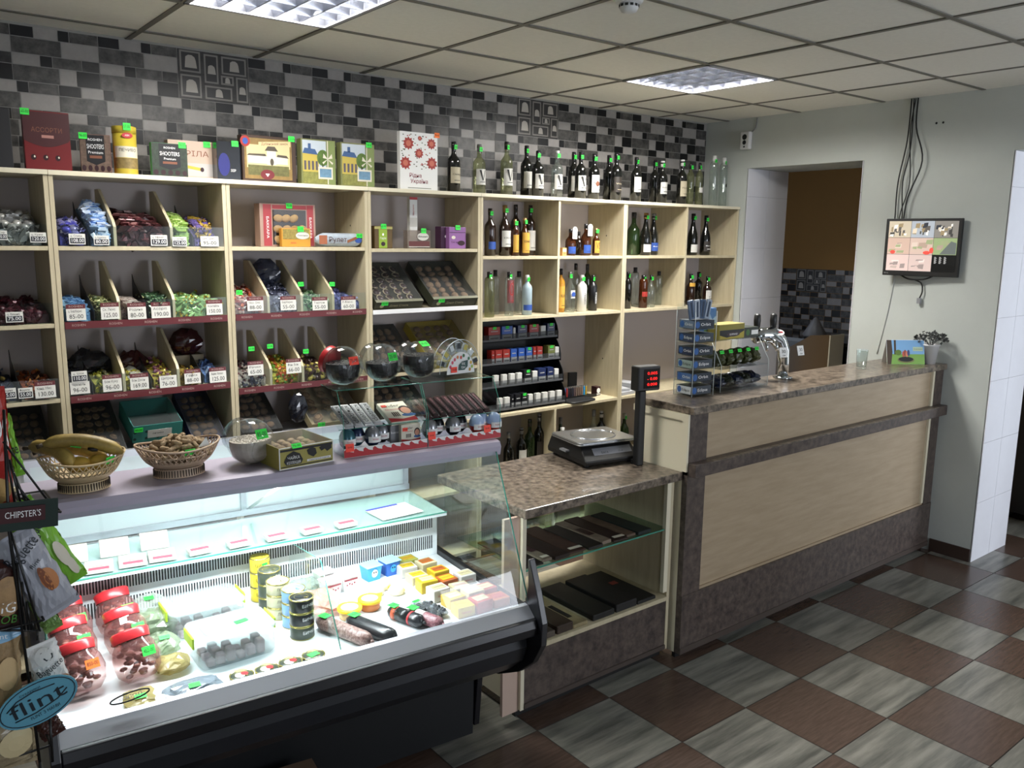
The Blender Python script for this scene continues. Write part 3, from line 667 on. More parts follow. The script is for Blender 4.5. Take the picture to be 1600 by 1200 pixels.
def pr_kinder(b, w, h):
    y = -.0008
    b.box(-w/2+.001, w/2-.001, y, -.0001, 0.001, h-.001, CREAMC); b.poly([(-w/2, y-.0003, .001), (w/2, y-.0003, .001), (w/2, y-.0003, h*.2), (0, y-.0003, h*.12), (-w/2, y-.0003, h*.22)], REDS)
    b.text('kinder', h*.20, INK, Tr(-w*.12, y-.0006, h*.80)); b.text('Chocolate', h*.11, REDS, Tr(-w*.10, y-.0006, h*.62))
    for k in range(4): b.box(-w*.25+k*w*.07, -w*.21+k*w*.07, y-.0006, y, h*.27, h*.48, CHOC)
    face(b, w*.32, h*.55, h*.20, y-.0004)
mxs = onstand(.43, .052, .084) @ Matrix.Rotation(math.radians(SLOPE-90+90), 4, 'X')
def sloped(x, f=0.0): return onstand(x, .048+f*.14, .087+f*.051) @ Matrix.Rotation(math.radians(-(90-SLOPE)), 4, 'X')
o = pack('chocolate_pack', 'white and red chocolate pack with a face lying on the upper tier', 'chocolate pack', .10, .13, .018, CREAMC, sloped(.435) , pr_kinder); sticker(o, Tr(-.035, -.002, .105), .018, .013, '75-00', RED_ST)
o = pack('chocolate_pack', 'white chocolate pack with a face, upright on the lower tier, left stand', 'chocolate pack', .072, .062, .02, CREAMC, onstand(.447, .03, .017), pr_kinder); sticker(o, Tr(-.022, -.002, .046), .018, .012, '19-00', RED_ST)
GREYB = mat('grey_pack', '77787c', .5)
pack('chocolate_pack', 'plain grey pack standing between the eggs and the upright white pack', 'chocolate pack', .034, .058, .03, GREYB, onstand(.398, .05, .017), lambda b, w, h: b.text('bueno', .012, WINK, Tr(0, -.0006, h*.6)))
for k in range(4):
    b = MB(); b.rbox(-.014, .014, 0, .13, 0, .012, mat('grey_white_wrapper', 'a9a9ac', .35), .006)
    b.box(-.014, .014, -.006, 0, .002, .008, mat('wrapper_seal', 'c9c9cc', .3, metal=.4)); b.box(-.014, .014, .13, .136, .002, .008, mat('wrapper_seal', 'c9c9cc'))
    b.text('кіндер', .022, INK, Matrix.Translation((0, .065, .0128)) @ Matrix.Rotation(-PI/2, 4, 'Z') @ Matrix.Rotation(-PI/2, 4, 'X'), width=.11)
    o = b.build('chocolate_bar', None, mx=onstand(.232+.034*k, .046, .0855) @ Matrix.Rotation(math.radians(SLOPE), 4, 'X')); tag(o, 'grey and white wrapped bar with black script, %s of four' % ('leftmost', 'second from left', 'third from left', 'rightmost')[k], 'chocolate bar', 'script-printed bars in the left stand')
for k in range(9):
    b = MB(); b.rbox(-.0125, .0125, 0, .125, 0, .012, CHOC, .006); b.box(-.0115, .0115, -.006, 0, .002, .008, CHOC)
    b.text('шоколад', .014, mat('pale_pink_print', 'b98a90', .5), Matrix.Translation((0, .06, .0128)) @ Matrix.Rotation(-PI/2, 4, 'Z') @ Matrix.Rotation(-PI/2, 4, 'X'), width=.10)
    o = b.build('chocolate_bar', None, mx=onstand(.522+.0295*k, .048, .0865) @ Matrix.Rotation(math.radians(SLOPE), 4, 'X')); tag(o, 'maroon foil bar on the upper tier, %s of nine from the left' % ('one', 'two', 'three', 'four', 'five', 'six', 'seven', 'eight', 'nine')[k], 'chocolate bar', 'maroon bars in the right stand')
for x, zl, m_ in ((.215, .02, RED_ST), (.51, .025, RED_ST), (.73, .025, RED_ST)):
    b = MB(); b.box(-.014, .014, -.0006, .0004, 0, .026, m_); b.text('25-00', .007, INK, Tr(0, -.001, .014)); o = b.build('price_card', None, mx=onstand(x, -.0045, zl) @ Matrix.Rotation(math.radians(-8), 4, 'X'))
    tag(o, {'.215': 'red price card at the left corner of the confectionery stands', '.51': 'red price card in front of the dark eggs', '.73': 'red price card in front of the red and white eggs'}[('%.3g' % x).lstrip('0')], 'price card', 'red price cards on the stands')
ZS = ZT+.2135
jar_lying('candy_jar', .066, REDLID, .58, BLK_SEED, RED_ST, '75-00', 'round jar with red lid and black sweets lying on the glass stand', 'jar', None, Vector((.250, -.258, ZS)), 30, 16, False, (-.22, .30))
jar_lying('candy_jar', .066, CLEARLID, .52, BLK_SEED, GREEN, '25-00', 'round jar of black sweets with clear lid and a green tag facing front', 'jar', None, Vector((.392, -.254, ZS)), 30, 16, False, (-.22, .35))
jar_lying('candy_jar', .066, CLEARLID, .64, BLK_SEED, GREEN, '80-00', 'round jar of black sweets beside the fan rack, green tag on top', 'jar', None, Vector((.533, -.250, ZS)), 30, 16, False, (-.1, .86))
# fan-shaped rack
t = empty('mint_rack', (0, 0, 0), 0, 'clear fan-shaped rack of small mint packs with a leaf logo', 'rack', mx=CM @ Matrix.Translation((.690, -.27, ZS)) @ Matrix.Rotation(math.radians(8), 4, 'Z'))
b = MB()
for yy in (0, .05):
    b.poly([(.092*math.cos(a*PI/24), yy, .012+.118*math.sin(a*PI/24)) for a in range(25)], ACR)
    b.tube([(.092*math.cos(a*PI/24), yy, .012+.118*math.sin(a*PI/24)) for a in range(25)], .0012, mat('clear_rim', 'c8d2d6', .15), 5)
b.box(-.092, .092, 0, .05, 0, .012, ACR); b.build('clear_body', t)
b = MB()
for k in range(8):
    a = (k+.5)*PI/8.0; c, s = math.cos(a), math.sin(a); b.add([(.05*c, .001, .012+.06*s), (.09*c, .001, .012+.115*s), (.09*c, .049, .012+.115*s), (.05*c, .049, .012+.06*s)], [(0, 1, 2, 3)], ACR)
b.build('dividers', t)
b = MB(); b.poly([(.062*math.cos(a*PI/16), -.0015, .008+.078*math.sin(a*PI/16)) for a in range(17)], WHITE)
LEAF = mat('dark_green_leaf', '12403c', .5); b.poly([(-.012, -.003, .02), (.016, -.003, .02), (.030, -.003, .032), (.031, -.003, .055), (.006, -.003, .052), (-.010, -.003, .04)], LEAF)
b.text('tic', .017, WINK, Tr(.010, -.0042, .044)); b.text('tac', .017, WINK, Tr(.010, -.0042, .031))
for (x, z, m) in ((.0, .066, 'c2392f'), (.012, .072, '3a6a38'), (.035, .060, '2f6b45'), (.045, .045, 'c9a235'), (.04, .02, 'b98a35'), (-.015, .068, 'd87a3a'), (-.028, .060, 'cf4a64'), (-.038, .05, 'cf4a64'), (-.047, .035, 'c94a70'), (.05, .03, '9bb84a')): b.ell(x, z, .005, .0065, -.0028, mat('mint_'+m, m, .5), 10)
b.build('printed_card', t); sticker(t, Tr(-.032, -.004, .024), .026, .02, '14-00', RED_ST)
for k in range(7):
    a = (k+1)*PI/8; c, s = math.cos(a), math.sin(a)
    b = MB(); b.rbox(-.009, .009, .010, .024, -.018, .018, glass('mint_box', 'e8ecee', .12, .08, .25, 'd8dce0'), .003); b.box(-.0075, .0075, .0092, .0098, -.006, .014, [DKF, WHITE, mat('mint_yellow', 'c9b44a', .5)][k % 3])
    o = b.build('mint_pack', None, mx=CM @ Matrix.Translation((.690, -.27, ZS)) @ Matrix.Rotation(math.radians(8), 4, 'Z') @ Matrix.Translation((.076*c, 0, .012+.09*s)) @ Matrix.Rotation(-(a-PI/2), 4, 'Y')); tag(o, 'small clear mint pack in the fan rack, %s from the right' % ('first', 'second', 'third', 'fourth', 'fifth', 'sixth', 'seventh')[k], 'mint pack', 'mint packs in the fan rack')

# ================= INSIDE THE CASE =================
ZD = .6605
def cm(x, y, z=ZD, rz=0): return CM @ Tr(x, y, z, rz)
# big red-lidded jars at the left end
for k, (u, v, tg, m_, lb) in enumerate([(98, 985, '345-00', GREEN, 'red-lidded jar at the back left corner of the case'), (168, 978, '293-00', GREEN, 'red-lidded jar in the back row, next to the vent panel'), (118, 1040, '345-00', GREEN, 'red-lidded jar in the middle row by the left glass, green tag'), (205, 1038, '263-00', GREEN, 'red-lidded jar in the middle row, right one'), (140, 1105, '850-00', ORANGE_ST, 'red-lidded jar with the orange tag at the front'), (232, 1088, '452-00', GREEN, 'red-lidded jar at the front right with tag 452')]):
    xs_ = [-.595, -.46, -.60, -.455, -.598, -.455][k]; ys_ = [-.095, -.095, -.25, -.25, -.42, -.42][k]
    t = empty('snack_jar', (0, 0, 0), 0, lb, 'jar', 'red-lidded jars in the case', mx=cm(xs_, ys_, ZD, 14) @ Matrix.Scale(1.16, 4))
    A = Matrix.Translation((0, 0, .060)) @ RX(-32)
    b = MB(); b.lathe([(.002, -.055), (.032, -.055), (.050, -.036), (.056, -.006), (.050, .024), (.042, .036), (.041, .048)], glass('lid_refraction_glass', 'f2e2e0', .10, .03, .14, 'b87a78', mul=1.3), 28, A, caps=(1, 0)); b.build('jar_body', t)  # pink put into the clear glass for the red lid refracted in it
    b = MB(); b.lathe([(.0435, .040), (.045, .062), (.041, .066), (.001, .066)], REDLID, 28, A, caps=(0, 0)); b.build('lid', t)
    b = MB()
    for q in range(44):
        a = q*2.4; r_ = .036*math.sqrt(((q*7) % 13+.5)/13); b.sphere((r_*math.cos(a), r_*math.sin(a), -.042+.0026*q), (.010, .007, .006), mat('red_brown_snack', '7d4a3e', .6, noise=.3, scale=80), 6, 4, T=A)
    tag(b.build('contents', t), kind='stuff')
    sticker(t, A @ Tr(.012, -.0565, .0, 12, 4), .034, .022, tg, m_)
# cans
GOLD = mat('gold_tin', 'b7ab6c', .25, metal=.8)
def can(r, h, m, x, y, z, label, group, txt=None, tm=WINK, tg=None):
    t = empty('tin_can', (0, 0, 0), 0, label, 'tin can', group, mx=cm(x, y, z, 20))
    b = MB(); b.lathe([(r*.97, 0), (r, .002), (r, h-.003), (r*.97, h-.001)], m, 28)
    if txt: b.text(txt, h*.32, tm, Tr(0, -.0006, h*.55), wrap=r+.0006)
    b.build('wrapper', t)
    b = MB(); b.lathe([(r*1.02, h-.0035), (r*1.03, h), (r*.95, h+.0005), (r*.92, h-.0015), (r*.6, h-.0015), (r*.57, h-.0005), (r*.54, h-.0015), (.001, h-.0015)], GOLD, 28, caps=(0, 0)); b.lathe([(r*1.015, 0), (r*1.015, .003)], GOLD, 28, caps=(1, 0))
    b.tube([(r*.1, -r*.2, h), (r*.25, -r*.55, h+.001), (-r*.05, -r*.6, h+.001), (r*.1, -r*.2, h)], .0008, GOLD, 4); b.build('lid', t)
    if tg: sticker(t, Tr(-.005, -r-.0012, h*.6), .022, .013, tg)
    return t
YCAN = mat('yellow_can', 'd8c23a', .35); BCAN = mat('blue_can', '6f93bd', .35); KCAN = mat('black_can', '16181a', .3); GCAN = mat('grey_green_can', '3e453c', .3); PCAN = mat('pale_can', 'a9a588', .35)
cols = [(.005, -.06, .034, .056, YCAN, 3, 'yellow', 'ШПРОТИ', INK), (.012, -.145, .038, .050, GCAN, 3, 'dark green', 'САЙРА', WINK), (.016, -.228, .038, .046, PCAN, 3, 'beige', 'ЛОСОСЬ', INK), (.040, -.315, .038, .046, BCAN, 3, 'blue', 'САРДИНА', INK), (.036, -.405, .038, .048, KCAN, 3, 'black', 'БИЧКИ', WINK)]
for x, y, r, h, m, n_, cn, tx, tm in cols:
    for k in range(n_):
        hh = h-.004
        can(r, h-.004, m if not (cn == 'black' and k < 1) else GCAN, x, y, ZD+k*(hh+.0008), '%s tin, %s of the %s stack beside the glass divider' % (cn if not (cn == 'black' and k < 1) else 'grey-green', ('bottom', 'middle', 'top')[k], cn), '%s tins stacked in the case' % cn, tx, tm, '36-50' if (cn == 'yellow' and k == n_-1) else None)
for k, (x, y) in enumerate(((-.205, -.590), (-.133, -.592), (-.062, -.588), (.010, -.582))):
    t = can(.034, .022, GCAN, x, y, ZD, 'small flat tin in the front row of four, %s' % ('leftmost', 'second from left', 'third from left', 'rightmost with a green tag')[k], 'flat tins at the case front')
    b = MB(); b.T = Tr(0, 0, .0228) @ Matrix.Rotation(-PI/2, 4, 'X')
    if k < 3: b.ell(-.006, 0, .013, .015, 0, WHITE, 16); b.ell(.009, 0, .010, .012, -.0002, REDS, 16)
    else: b.box(-.016, .016, -.0004, 0, -.012, .012, GREEN)
    b.build('lid_print', t)
# plastic boxes with green clips
PB = glass('milky_plastic', 'eef2f2', .10, .1, .18, 'dde3e4'); LIME = mat('lime_clip', 'a9c92e', .4)
for (x, y, z, lb) in ((-.185, -.40, ZD, 'clear plastic food box with lime clips, the front one with a green tag'), (-.215, -.17, ZD, 'clear plastic food box with lime clips, the one at the back')):
    t = empty('food_box', (0, 0, 0), 0, lb, 'food box', 'clear food boxes in the case', mx=cm(x, y, z, 4)); w_, d_, h_ = .115, .08, .085
    b = MB(); b.rbox(-w_, w_, -d_, d_, 0, h_, PB, .025); b.build('box_body', t)
    b = MB(); b.rbox(-w_-.005, w_+.005, -d_-.005, d_+.005, h_, h_+.010, PB, .028); b.rbox(-w_*.75, w_*.75, -d_*.7, d_*.7, h_+.010, h_+.013, PB, .02); b.build('lid', t)
    for s in (-1, 1): b = MB(); b.rbox(*sorted((s*(w_+.005), s*(w_+.011))), -.045, .045, h_-.022, h_+.013, LIME, .003); b.build('clip', t)
    b = MB()
    for k in range(14): b.rbox(-.09+.03*(k % 6), -.065+.03*(k % 6), -.06+.04*(k//6), -.03+.04*(k//6), .003, .02+.012*(k % 3), mat('mauve_food', '8d7276', .7, noise=.2), .006)
    tag(b.build('contents', t), kind='stuff')
    if y < -.3: sticker(t, Tr(.03, -.01, h_+.0145, 8, -90), .04, .02, '95-00')
# bags (crumpled, wrinkled pouches)
def bag(name, label, cat, w, d, h, m, mx, seed=0, group=None, tg=None, tp=None, amp=.35):
    r = random.Random(seed); n, k_ = 16, 9; rings = []
    for i in range(k_):
        f = i/(k_-1); z = h*f; s = math.sin(PI*min(max(f*.9+.06, 0), 1))**.5; ring = []
        for j in range(n):
            a = 2*PI*j/n; q = s*(1-amp*.5+amp*r.random()); sq = 1/max(abs(math.cos(a)), abs(math.sin(a)))**.5
            ring.append((w/2*q*math.cos(a)*sq, d/2*q*math.sin(a)*sq, z*(1+.15*(r.random()-.5))))
        rings.append(ring)
    b = MB(); b.loft(rings, m); o = b.build(name, None, mx=mx); tag(o, label, cat, group)
    if tg: sticker(o, tp or Tr(0, -.02, h+.002, 0, -70), .03, .016, tg)
    return o
BAGC = glass('clear_bag', 'eef2ee', .2, .12, .32, 'c6cdc4'); BAGG = glass('greenish_bag', 'dfe8d8', .2, .12, .4, '8f9c84'); BAGB = glass('grey_bag', 'd8dde2', .22, .1, .45, '7d8790'); BAGY = glass('yellowish_bag', 'e8e0c0', .2, .12, .5, 'a99a68'); BAGP = glass('pink_bag', 'f2dcd6', .18, .12, .45, 'd8a99a')
bag('snack_bag', 'pale clear bag of snacks behind the jars, by the vent panel', 'bag', .13, .11, .09, BAGC, cm(-.36, -.05), 1, None, '98-00')
bag('snack_bag', 'pale grey-green bag between the jars and the back food box', 'bag', .12, .12, .085, BAGG, cm(-.365, -.17), 2)
bag('snack_bag', 'clear bag with green tag left of the front food box', 'bag', .085, .11, .06, BAGG, cm(-.36, -.30), 3, None, '79-00')
bag('snack_bag', 'yellowish bag of dried snacks left of the front food box', 'bag', .09, .09, .045, BAGY, cm(-.36, -.42), 4)
bag('snack_bag', 'silvery blue flat bag at the front edge with a green tag', 'bag', .15, .085, .03, BAGB, cm(-.335, -.575), 5, None, '42-00')
bag('snack_bag', 'yellowish flat bag at the front edge near the jars', 'bag', .08, .09, .025, BAGY, cm(-.47, -.55), 6, None, '42-00')
bag('frozen_shrimp_bag', 'pink bag of frozen shrimps right of the tins', 'bag', .12, .17, .05, BAGP, cm(.165, -.24), 7)
bag('snack_bag', 'pale pink bag lying behind the shrimps by the vent panel', 'bag', .12, .09, .04, BAGC, cm(.16, -.07), 8)
# sausages
def sausage(label, m, u, v, L, r, rz, tg, seed, band=None):
    p = cat_(u, v, 'z', ZD+r); b = MB(); n = 14; rr = random.Random(seed); pts = [(0, -L/2+L*k/n, 0) for k in range(n+1)]
    rs = [r*min(1, .45+6*min(k/n, 1-k/n))*(1+.02*rr.random()) for k in range(n+1)]; b.tube(pts, rs, m, 16); o = b.build('sausage', None, mx=CM @ Matrix.Translation(p) @ Matrix.Rotation(math.radians(rz), 4, 'Z')); tag(o, label, 'sausage', None)
    s = MB(); s.tube([(0, -L/2-.012, 0), (0, -L/2, 0)], [.004, .007], m, 8); s.build('tied_end', o)
    if band: 
        for y0, y1, bm in band: s = MB(); s.tube([(0, y0, 0), (0, y1, 0)], r*1.02, bm, 20); s.build('label_band', o)
    if tg: sticker(o, Tr(0, L*.36, r+.002, 0, -90), .03, .035, tg)
    return o
SAL = mat('brown_salami', '5d3a35', .4, col2='a58a82', scale=120); DSS = mat('dark_sausage', '2c2d30', .25, noise=.3, scale=60); RSAL = mat('red_salami', '5e2530', .4, col2='a8767c', scale=150)
sausage('long brown speckled sausage just right of the glass divider', SAL, 537, 985, .24, .024, 22, '178-00', 1)
sausage('dark shiny sausage in film with a big green tag', DSS, 580, 982, .21, .025, 22, '145-00', 2)
sausage('short sausage with black and red label band', DSS, 634, 963, .15, .023, 22, '96-00', 3, [(-.02, .03, KCAN), (.032, .05, mat('orange_band', 'b5502f', .5)), (-.03, -.022, REDS)])
sausage('short red salami with white label band beside the labelled one', RSAL, 664, 966, .15, .0215, 22, '87-00', 4, [(.0, .035, WHITE)])
b = bag('olive_pack', 'clear pack of black olives in front of the butter packs', 'pack', .075, .15, .03, glass('olive_film', 'e0e4e8', .2, .1, .2, '888c92'), cm(.455, -.47, ZD, 12), 11, None, '58-00', Tr(-.01, .055, .03, 0, -90))
rr = random.Random(5); s = MB()
for k in range(40): s.sphere((rr.uniform(-.028, .028), rr.uniform(-.06, .045), rr.uniform(.008, .026)), (.0085, .0075, .0075), mat('black_olive', '15181c', .3), 8, 5)
tag(s.build('olives', b), kind='stuff')
# tubs and yoghurts
def tub(label, x, y, r, h, body, lid, group, top=None):
    t = empty('food_tub', (0, 0, 0), 0, label, 'tub', group, mx=cm(x, y, ZD, 10)); b = MB(); b.lathe([(r*.8, 0), (r*.84, .002), (r*.97, h)], body, 24); b.build('tub_body', t)
    b = MB(); b.lathe([(r*1.04, h-.006), (r*1.05, h+.001), (r, h+.004), (r*.9, h+.002), (.001, h+.002)], lid, 24, caps=(0, 0)); b.T = Tr(0, 0, h+.0028) @ Matrix.Rotation(-PI/2, 4, 'X'); b.ell(0, 0, r*.72, r*.72, 0, top or WHITE, 20); b.build('lid', t); return t
YL = mat('yellow_lid', 'e0bd2a', .4)
tub('round tub with yellow lid, the left one with a white lid picture', .215, -.36, .040, .035, mat('tub_cream', 'cda878', .5), YL, 'yellow-lidded tubs')
tub('round tub with yellow lid, the right one with orange picture', .300, -.33, .040, .035, mat('tub_orange', 'c8763e', .5), YL, 'yellow-lidded tubs', mat('lid_art', 'e8cfa0', .5))
CUPW = mat('white_cup', 'e6e4e2', .4); CUPR = mat('cherry_print', '8a2436', .4); LBL = mat('bright_blue_cup', '3d9fd8', .35); DBL = mat('deep_blue_cup', '2a62b8', .35)
for k, (x, y, m, lid, lb) in enumerate([(.225, -.155, CUPW, WHITE, 'white square yoghurt cup printed with cherries, front left'), (.295, -.135, CUPW, WHITE, 'white square yoghurt cup printed with cherries, second'), (.235, -.065, CUPW, WHITE, 'white square yoghurt cup behind the two cherry cups'), (.405, -.095, LBL, mat('pale_blue_lid', '9fdcec', .4), 'light blue yoghurt cup, left of the blue pair'), (.485, -.085, DBL, mat('pale_blue_lid', '9fdcec', .4), 'deep blue yoghurt cup, right of the blue pair')]):
    t = empty('yoghurt_cup', (0, 0, 0), 0, lb, 'yoghurt cup', 'yoghurt cups in the case', mx=cm(x, y, ZD, 8)); b = MB(); w_ = .031
    b.loft([[(s1*w_*q, s2*w_*q, z) for s1, s2 in ((-1, -1), (1, -1), (1, 1), (-1, 1))] for q, z in ((.78, 0), (1, .055))], m); b.build('cup', t)
    b = MB(); b.box(-w_*1.1, w_*1.1, -w_*1.1, w_*1.1, .0552, .057, lid); b.build('foil_lid', t)
    b = MB(); b.T = Tr(0, -w_*.93, .03, 0, 7)
    if k < 3: b.box(-w_*.85, w_*.85, -.001, -.0004, .012, .018, CUPR); [b.ell(-.015+.01*q, -.004+.004*(q % 2), .0035, .0045, -.001, CUPR, 8) for q in range(4)]
    else: b.ell(0, 0, .013, .016, -.001, [LBL, WHITE][k == 3], 14); b.ell(-.004, .004, .003, .004, -.0015, INK, 8); b.ell(.005, .004, .003, .004, -.0015, INK, 8)
    b.build('print', t)
CH = mat('pale_cheese', 'd9cba6', .5, noise=.08)
for k, (x, y) in enumerate(((.365, -.235), (.405, -.20), (.43, -.265))):
    b = MB(); b.lathe([(.003, 0), (.028, .003), (.031, .014), (.022, .027), (.002, .031)], CH, 16); o = b.build('cheese', None, mx=cm(x, y, ZD, 30*k)); s = MB(); s.box(-.010, .010, -.0325, -.0315, .006, .018, mat('yellow_sticker_small', 'd9c13a', .5)); s.build('label', o); tag(o, 'small round pale cheese in the middle of the case, %s of three' % ('left', 'back', 'front')[k], 'cheese', 'small round cheeses')
BUT = [mat('butter_yellow', 'b89a18', .45), mat('butter_cream', 'b0a684', .45), mat('butter_red', '8e1f10', .45), mat('butter_green', '9a9a48', .45), mat('butter_orange', '9c4c12', .45), mat('butter_white', 'b4b0aa', .4)]
names_ = ['yellow', 'cream', 'red', 'pale green', 'orange', 'white']
spots = [(.59, -.055, 3, 0), (.545, -.135, 5, 0), (.625, -.145, 1, 4), (.55, -.215, 1, 0), (.635, -.225, 0, 4), (.545, -.30, 0, 1), (.63, -.30, 4, 0), (.70, -.31, 5, 1), (.55, -.385, 5, 1), (.635, -.385, 1, 5), (.57, -.462, 0, 1), (.645, -.462, 1, 5), (.712, -.44, 2, 1), (.56, -.54, 0, 0), (.632, -.542, 2, 1), (.705, -.535, 4, 2)]
pos_ = ['in the far back corner', 'back row, beside the blue cups', 'back row, near the side glass', 'third row, left', 'third row, right', 'fourth row, left', 'fourth row, middle', 'fourth row, against the side glass', 'fifth row, left', 'fifth row, middle', 'sixth row, left', 'sixth row, middle', 'sixth row, by the side glass', 'front row, left', 'front row, middle', 'front row, by the side glass']
for k, (x, y, a, c) in enumerate(spots):
    h = .032+.006*(k % 3); o = pack('butter_pack', '%s wrapped butter pack, %s' % (names_[a], pos_[k]), 'butter pack', .066, h, .060, BUT[a], cm(x-.01, y-.025, ZD, [4, -3, 6, 2][k % 4]), None, 'butter packs at the right of the case', .003)
    s = MB(); s.box(-.025, .025, .012, .048, h+.0003, h+.0009, BUT[c]); s.text('МАСЛО', .012, [REDS, INK, mat('leaf_green', '3f6b35', .5)][k % 3], Matrix.Translation((0, .030, h+.0014)) @ Matrix.Rotation(-PI/2, 4, 'X')); s.text('масло', .012, REDS, Tr(0, -.0008, h*.5)); s.build('print', o)
for k, (x, y) in enumerate(((.575, -.055), (.56, -.21))): pass
# packs on the inner glass shelf
ZI = .8678
for k in range(9):
    x = [-.60, -.50, -.40, -.31, -.19, -.06, .07, .20, .33][k]; fl = k < 4
    o = pack('meat_pack', ('white tray of meat with red print on the inner shelf, %s from left' if fl else 'crumpled white and red pack on the inner glass shelf, %s from the left') % ('first', 'second', 'third', 'fourth', 'fifth', 'sixth', 'seventh', 'eighth', 'ninth')[k], 'meat pack', .085 if fl else .075, .010 if fl else .016, .10 if fl else .05, BUT[5], cm(x, -.075, ZI, -6 if fl else 4), None, 'packs on the inner shelf', .003)
    s = MB(); hh = .010 if fl else .016
    s.box(-.03, .03, .008, .03, hh+.0003, hh+.0008, mat('meat_print', 'a8485a', .5)); s.text('ковбаса', .012, REDS, Matrix.Translation((0, .04, hh+.001)) @ Matrix.Rotation(-PI/2, 4, 'X')); s.build('print', o)
for k in range(3): pack('meat_pack', 'white card tray leaning behind the first row on the inner shelf, %s' % ('left', 'middle', 'right')[k], 'meat pack', .09, .07, .006, BUT[5], cm(-.56+.125*k, .06, ZI+.0005, -4) @ RX(-50), None, 'trays behind on the inner shelf', .002)
o = pack('price_sheet', 'white sheet with a blue top stripe lying at the right of the inner shelf', 'sheet', .18, .003, .14, WHITE, cm(.56, -.06, ZI, 6)); s = MB(); s.box(-.09, .05, .125, .14, .0032, .0036, mat('deep_blue_stripe', '2a2fa8', .5)); s.build('blue_stripe', o)
# ================= BOTTLES =================
def bprof(kind, r, h):
    P = {'wine': [(.85, 0), (1, .012), (1, .60), (.93, .66), (.45, .74), (.36, .78), (.34, .93), (.40, .935), (.40, .965), (.34, .97), (.34, 1)],
         'champ': [(.85, 0), (1, .012), (1, .42), (.90, .52), (.55, .66), (.38, .78), (.34, .90), (.42, .91), (.42, .94), (.36, .95), (.36, 1)],
         'slim': [(.85, 0), (1, .01), (1, .66), (.90, .73), (.45, .80), (.36, .84), (.36, 1)],
         'round': [(.85, 0), (1, .02), (1.0, .50), (.92, .60), (.50, .70), (.36, .75), (.34, 1)],
         'straight': [(.92, 0), (1, .01), (1, .80), (.92, .86), (.50, .90), (.45, .92), (.45, 1)]}[kind]
    return [(q*r, z*h) for q, z in P]
BG = {'dark': mat('dark_wine_glass', '0b0c0a', .12, coat=.6), 'green': glass('green_bottle_glass', '9fb892', .12, .03, .35, '2f4526'), 'clear': glass('clear_bottle', 'eef3f0', .12, .04, .06, 'b8c0bc', mul=1.0),
      'paleg': glass('pale_green_bottle', 'd8dcc4', .12, .04, .16, '8a8e6a', mul=1.0), 'frost': mat('frosted_bottle', '9fb2bb', .4), 'amber': glass('amber_drink', '9a5a22', .14, .04, .55, '4d2710'), 'brown': mat('brown_drink', '22120a', .15, coat=.6),
      'white': mat('white_bottle', 'e0dfdc', .35), 'black': mat('matt_black_bottle', '111113', .35), 'pink': glass('pink_bottle', 'e0a0a0', .14, .04, .25, 'a05a5c'), 'yellow': mat('amber_yellow_drink', 'b8801e', .3)}
LABW = mat('bottle_label_white', 'c9c7c1', .6); LABY = mat('bottle_label_yellow', 'c99b3c', .6); LABK = mat('bottle_label_dark', '2d2722', .5); LABB = mat('bottle_label_blue', '2a4d9c', .5); LABR = mat('bottle_label_red', '9c2a22', .5); LABC = mat('bottle_label_cream', 'b8ae94', .6)
CAPD = mat('dark_capsule', '17151a', .35); CAPG = mat('grey_capsule', '7f8083', .35, metal=.5); CAPGO = mat('gold_capsule', '97784a', .3, metal=.6); CAPW = mat('white_capsule', 'cfcfcc', .4)
def bottle(x, y, z, r, h, kind, col, label, group=None, lab=None, lz=(.18, .50), txt=None, cap=None, tg=True, tgm=None, name='wine_bottle', cat='wine bottle', la=62, rz=0, tm=INK, tz=.90, art=None):
    t = empty(name, (x, y, z), rz, label, cat, group)
    pr = bprof(kind, r, h); b = MB(); b.lathe(pr, BG[col], 20); b.build('bottle_body', t)
    nr = pr[-1][0]
    b = MB(); b.lathe([(nr*1.12, h*.86), (nr*1.14, h*1.002), (nr*.9, h*1.006)], cap or CAPD, 16); b.build('capsule', t)
    if lab:
        b = MB(); b.arc(r+.0006, h*lz[0], h*lz[1], -la, la, lab, 10)
        if txt == 'V':
            zc = h*(lz[0]*.40+lz[1]*.60); hv = h*(lz[1]-lz[0])*.33; q = -r-.0022
            b.poly([(-r*.62, q+.004, zc+hv), (-r*.30, q, zc+hv), (r*.10, q, zc-hv), (-r*.06, q, zc-hv)], INK); b.poly([(r*.42, q+.001, zc+hv), (r*.52, q+.003, zc+hv), (r*.08, q, zc-hv), (r*.0, q, zc-hv)], INK)
        elif txt: b.text(txt, h*(lz[1]-lz[0])*(.78 if len(txt) < 3 else .16), tm, Tr(0, 0, h*(lz[0]*.45+lz[1]*.55)), wrap=r+.0012, width=r*(1.25 if len(txt) < 3 else 1.5))
        if lz[1]-lz[0] > .2:
            b.box(-r*.45, r*.45, -r-.0014, -r*.9, h*(lz[0]+.05), h*(lz[0]+.06), tm)
        if art: b.ell(0, h*(lz[0]+lz[1])/2, r*.45, h*.06, -r-.0016, art, 12)
        b.build('label', t)
    if tg:
        sticker(t, Tr(random.uniform(-.004, .004), -nr*1.2-.0012, h*tz, random.uniform(-10, 20), random.uniform(-4, 8)), .022, .024, '%d-00' % random.choice((65, 78, 85, 96, 120, 145)), tgm)
    return t
ZTOP = 2.1752
def xtop(u, y=-.26): return at(u, 295+.0443*(u-620), 'y', y).x
gw = 'wine bottles standing on top of the shelving'
def top(u, vt, kind, col, label, r=.036, y=-.27, **k):
    p = at(u, vt, 'y', y); h = p.z-ZTOP; return bottle(p.x, y, ZTOP, r, h, kind, col, label, gw, **k)
top(709, 222, 'wine', 'dark', 'dark wine bottle with cream chateau label, first beside the white floral box', lab=LABC, txt='Chateau')
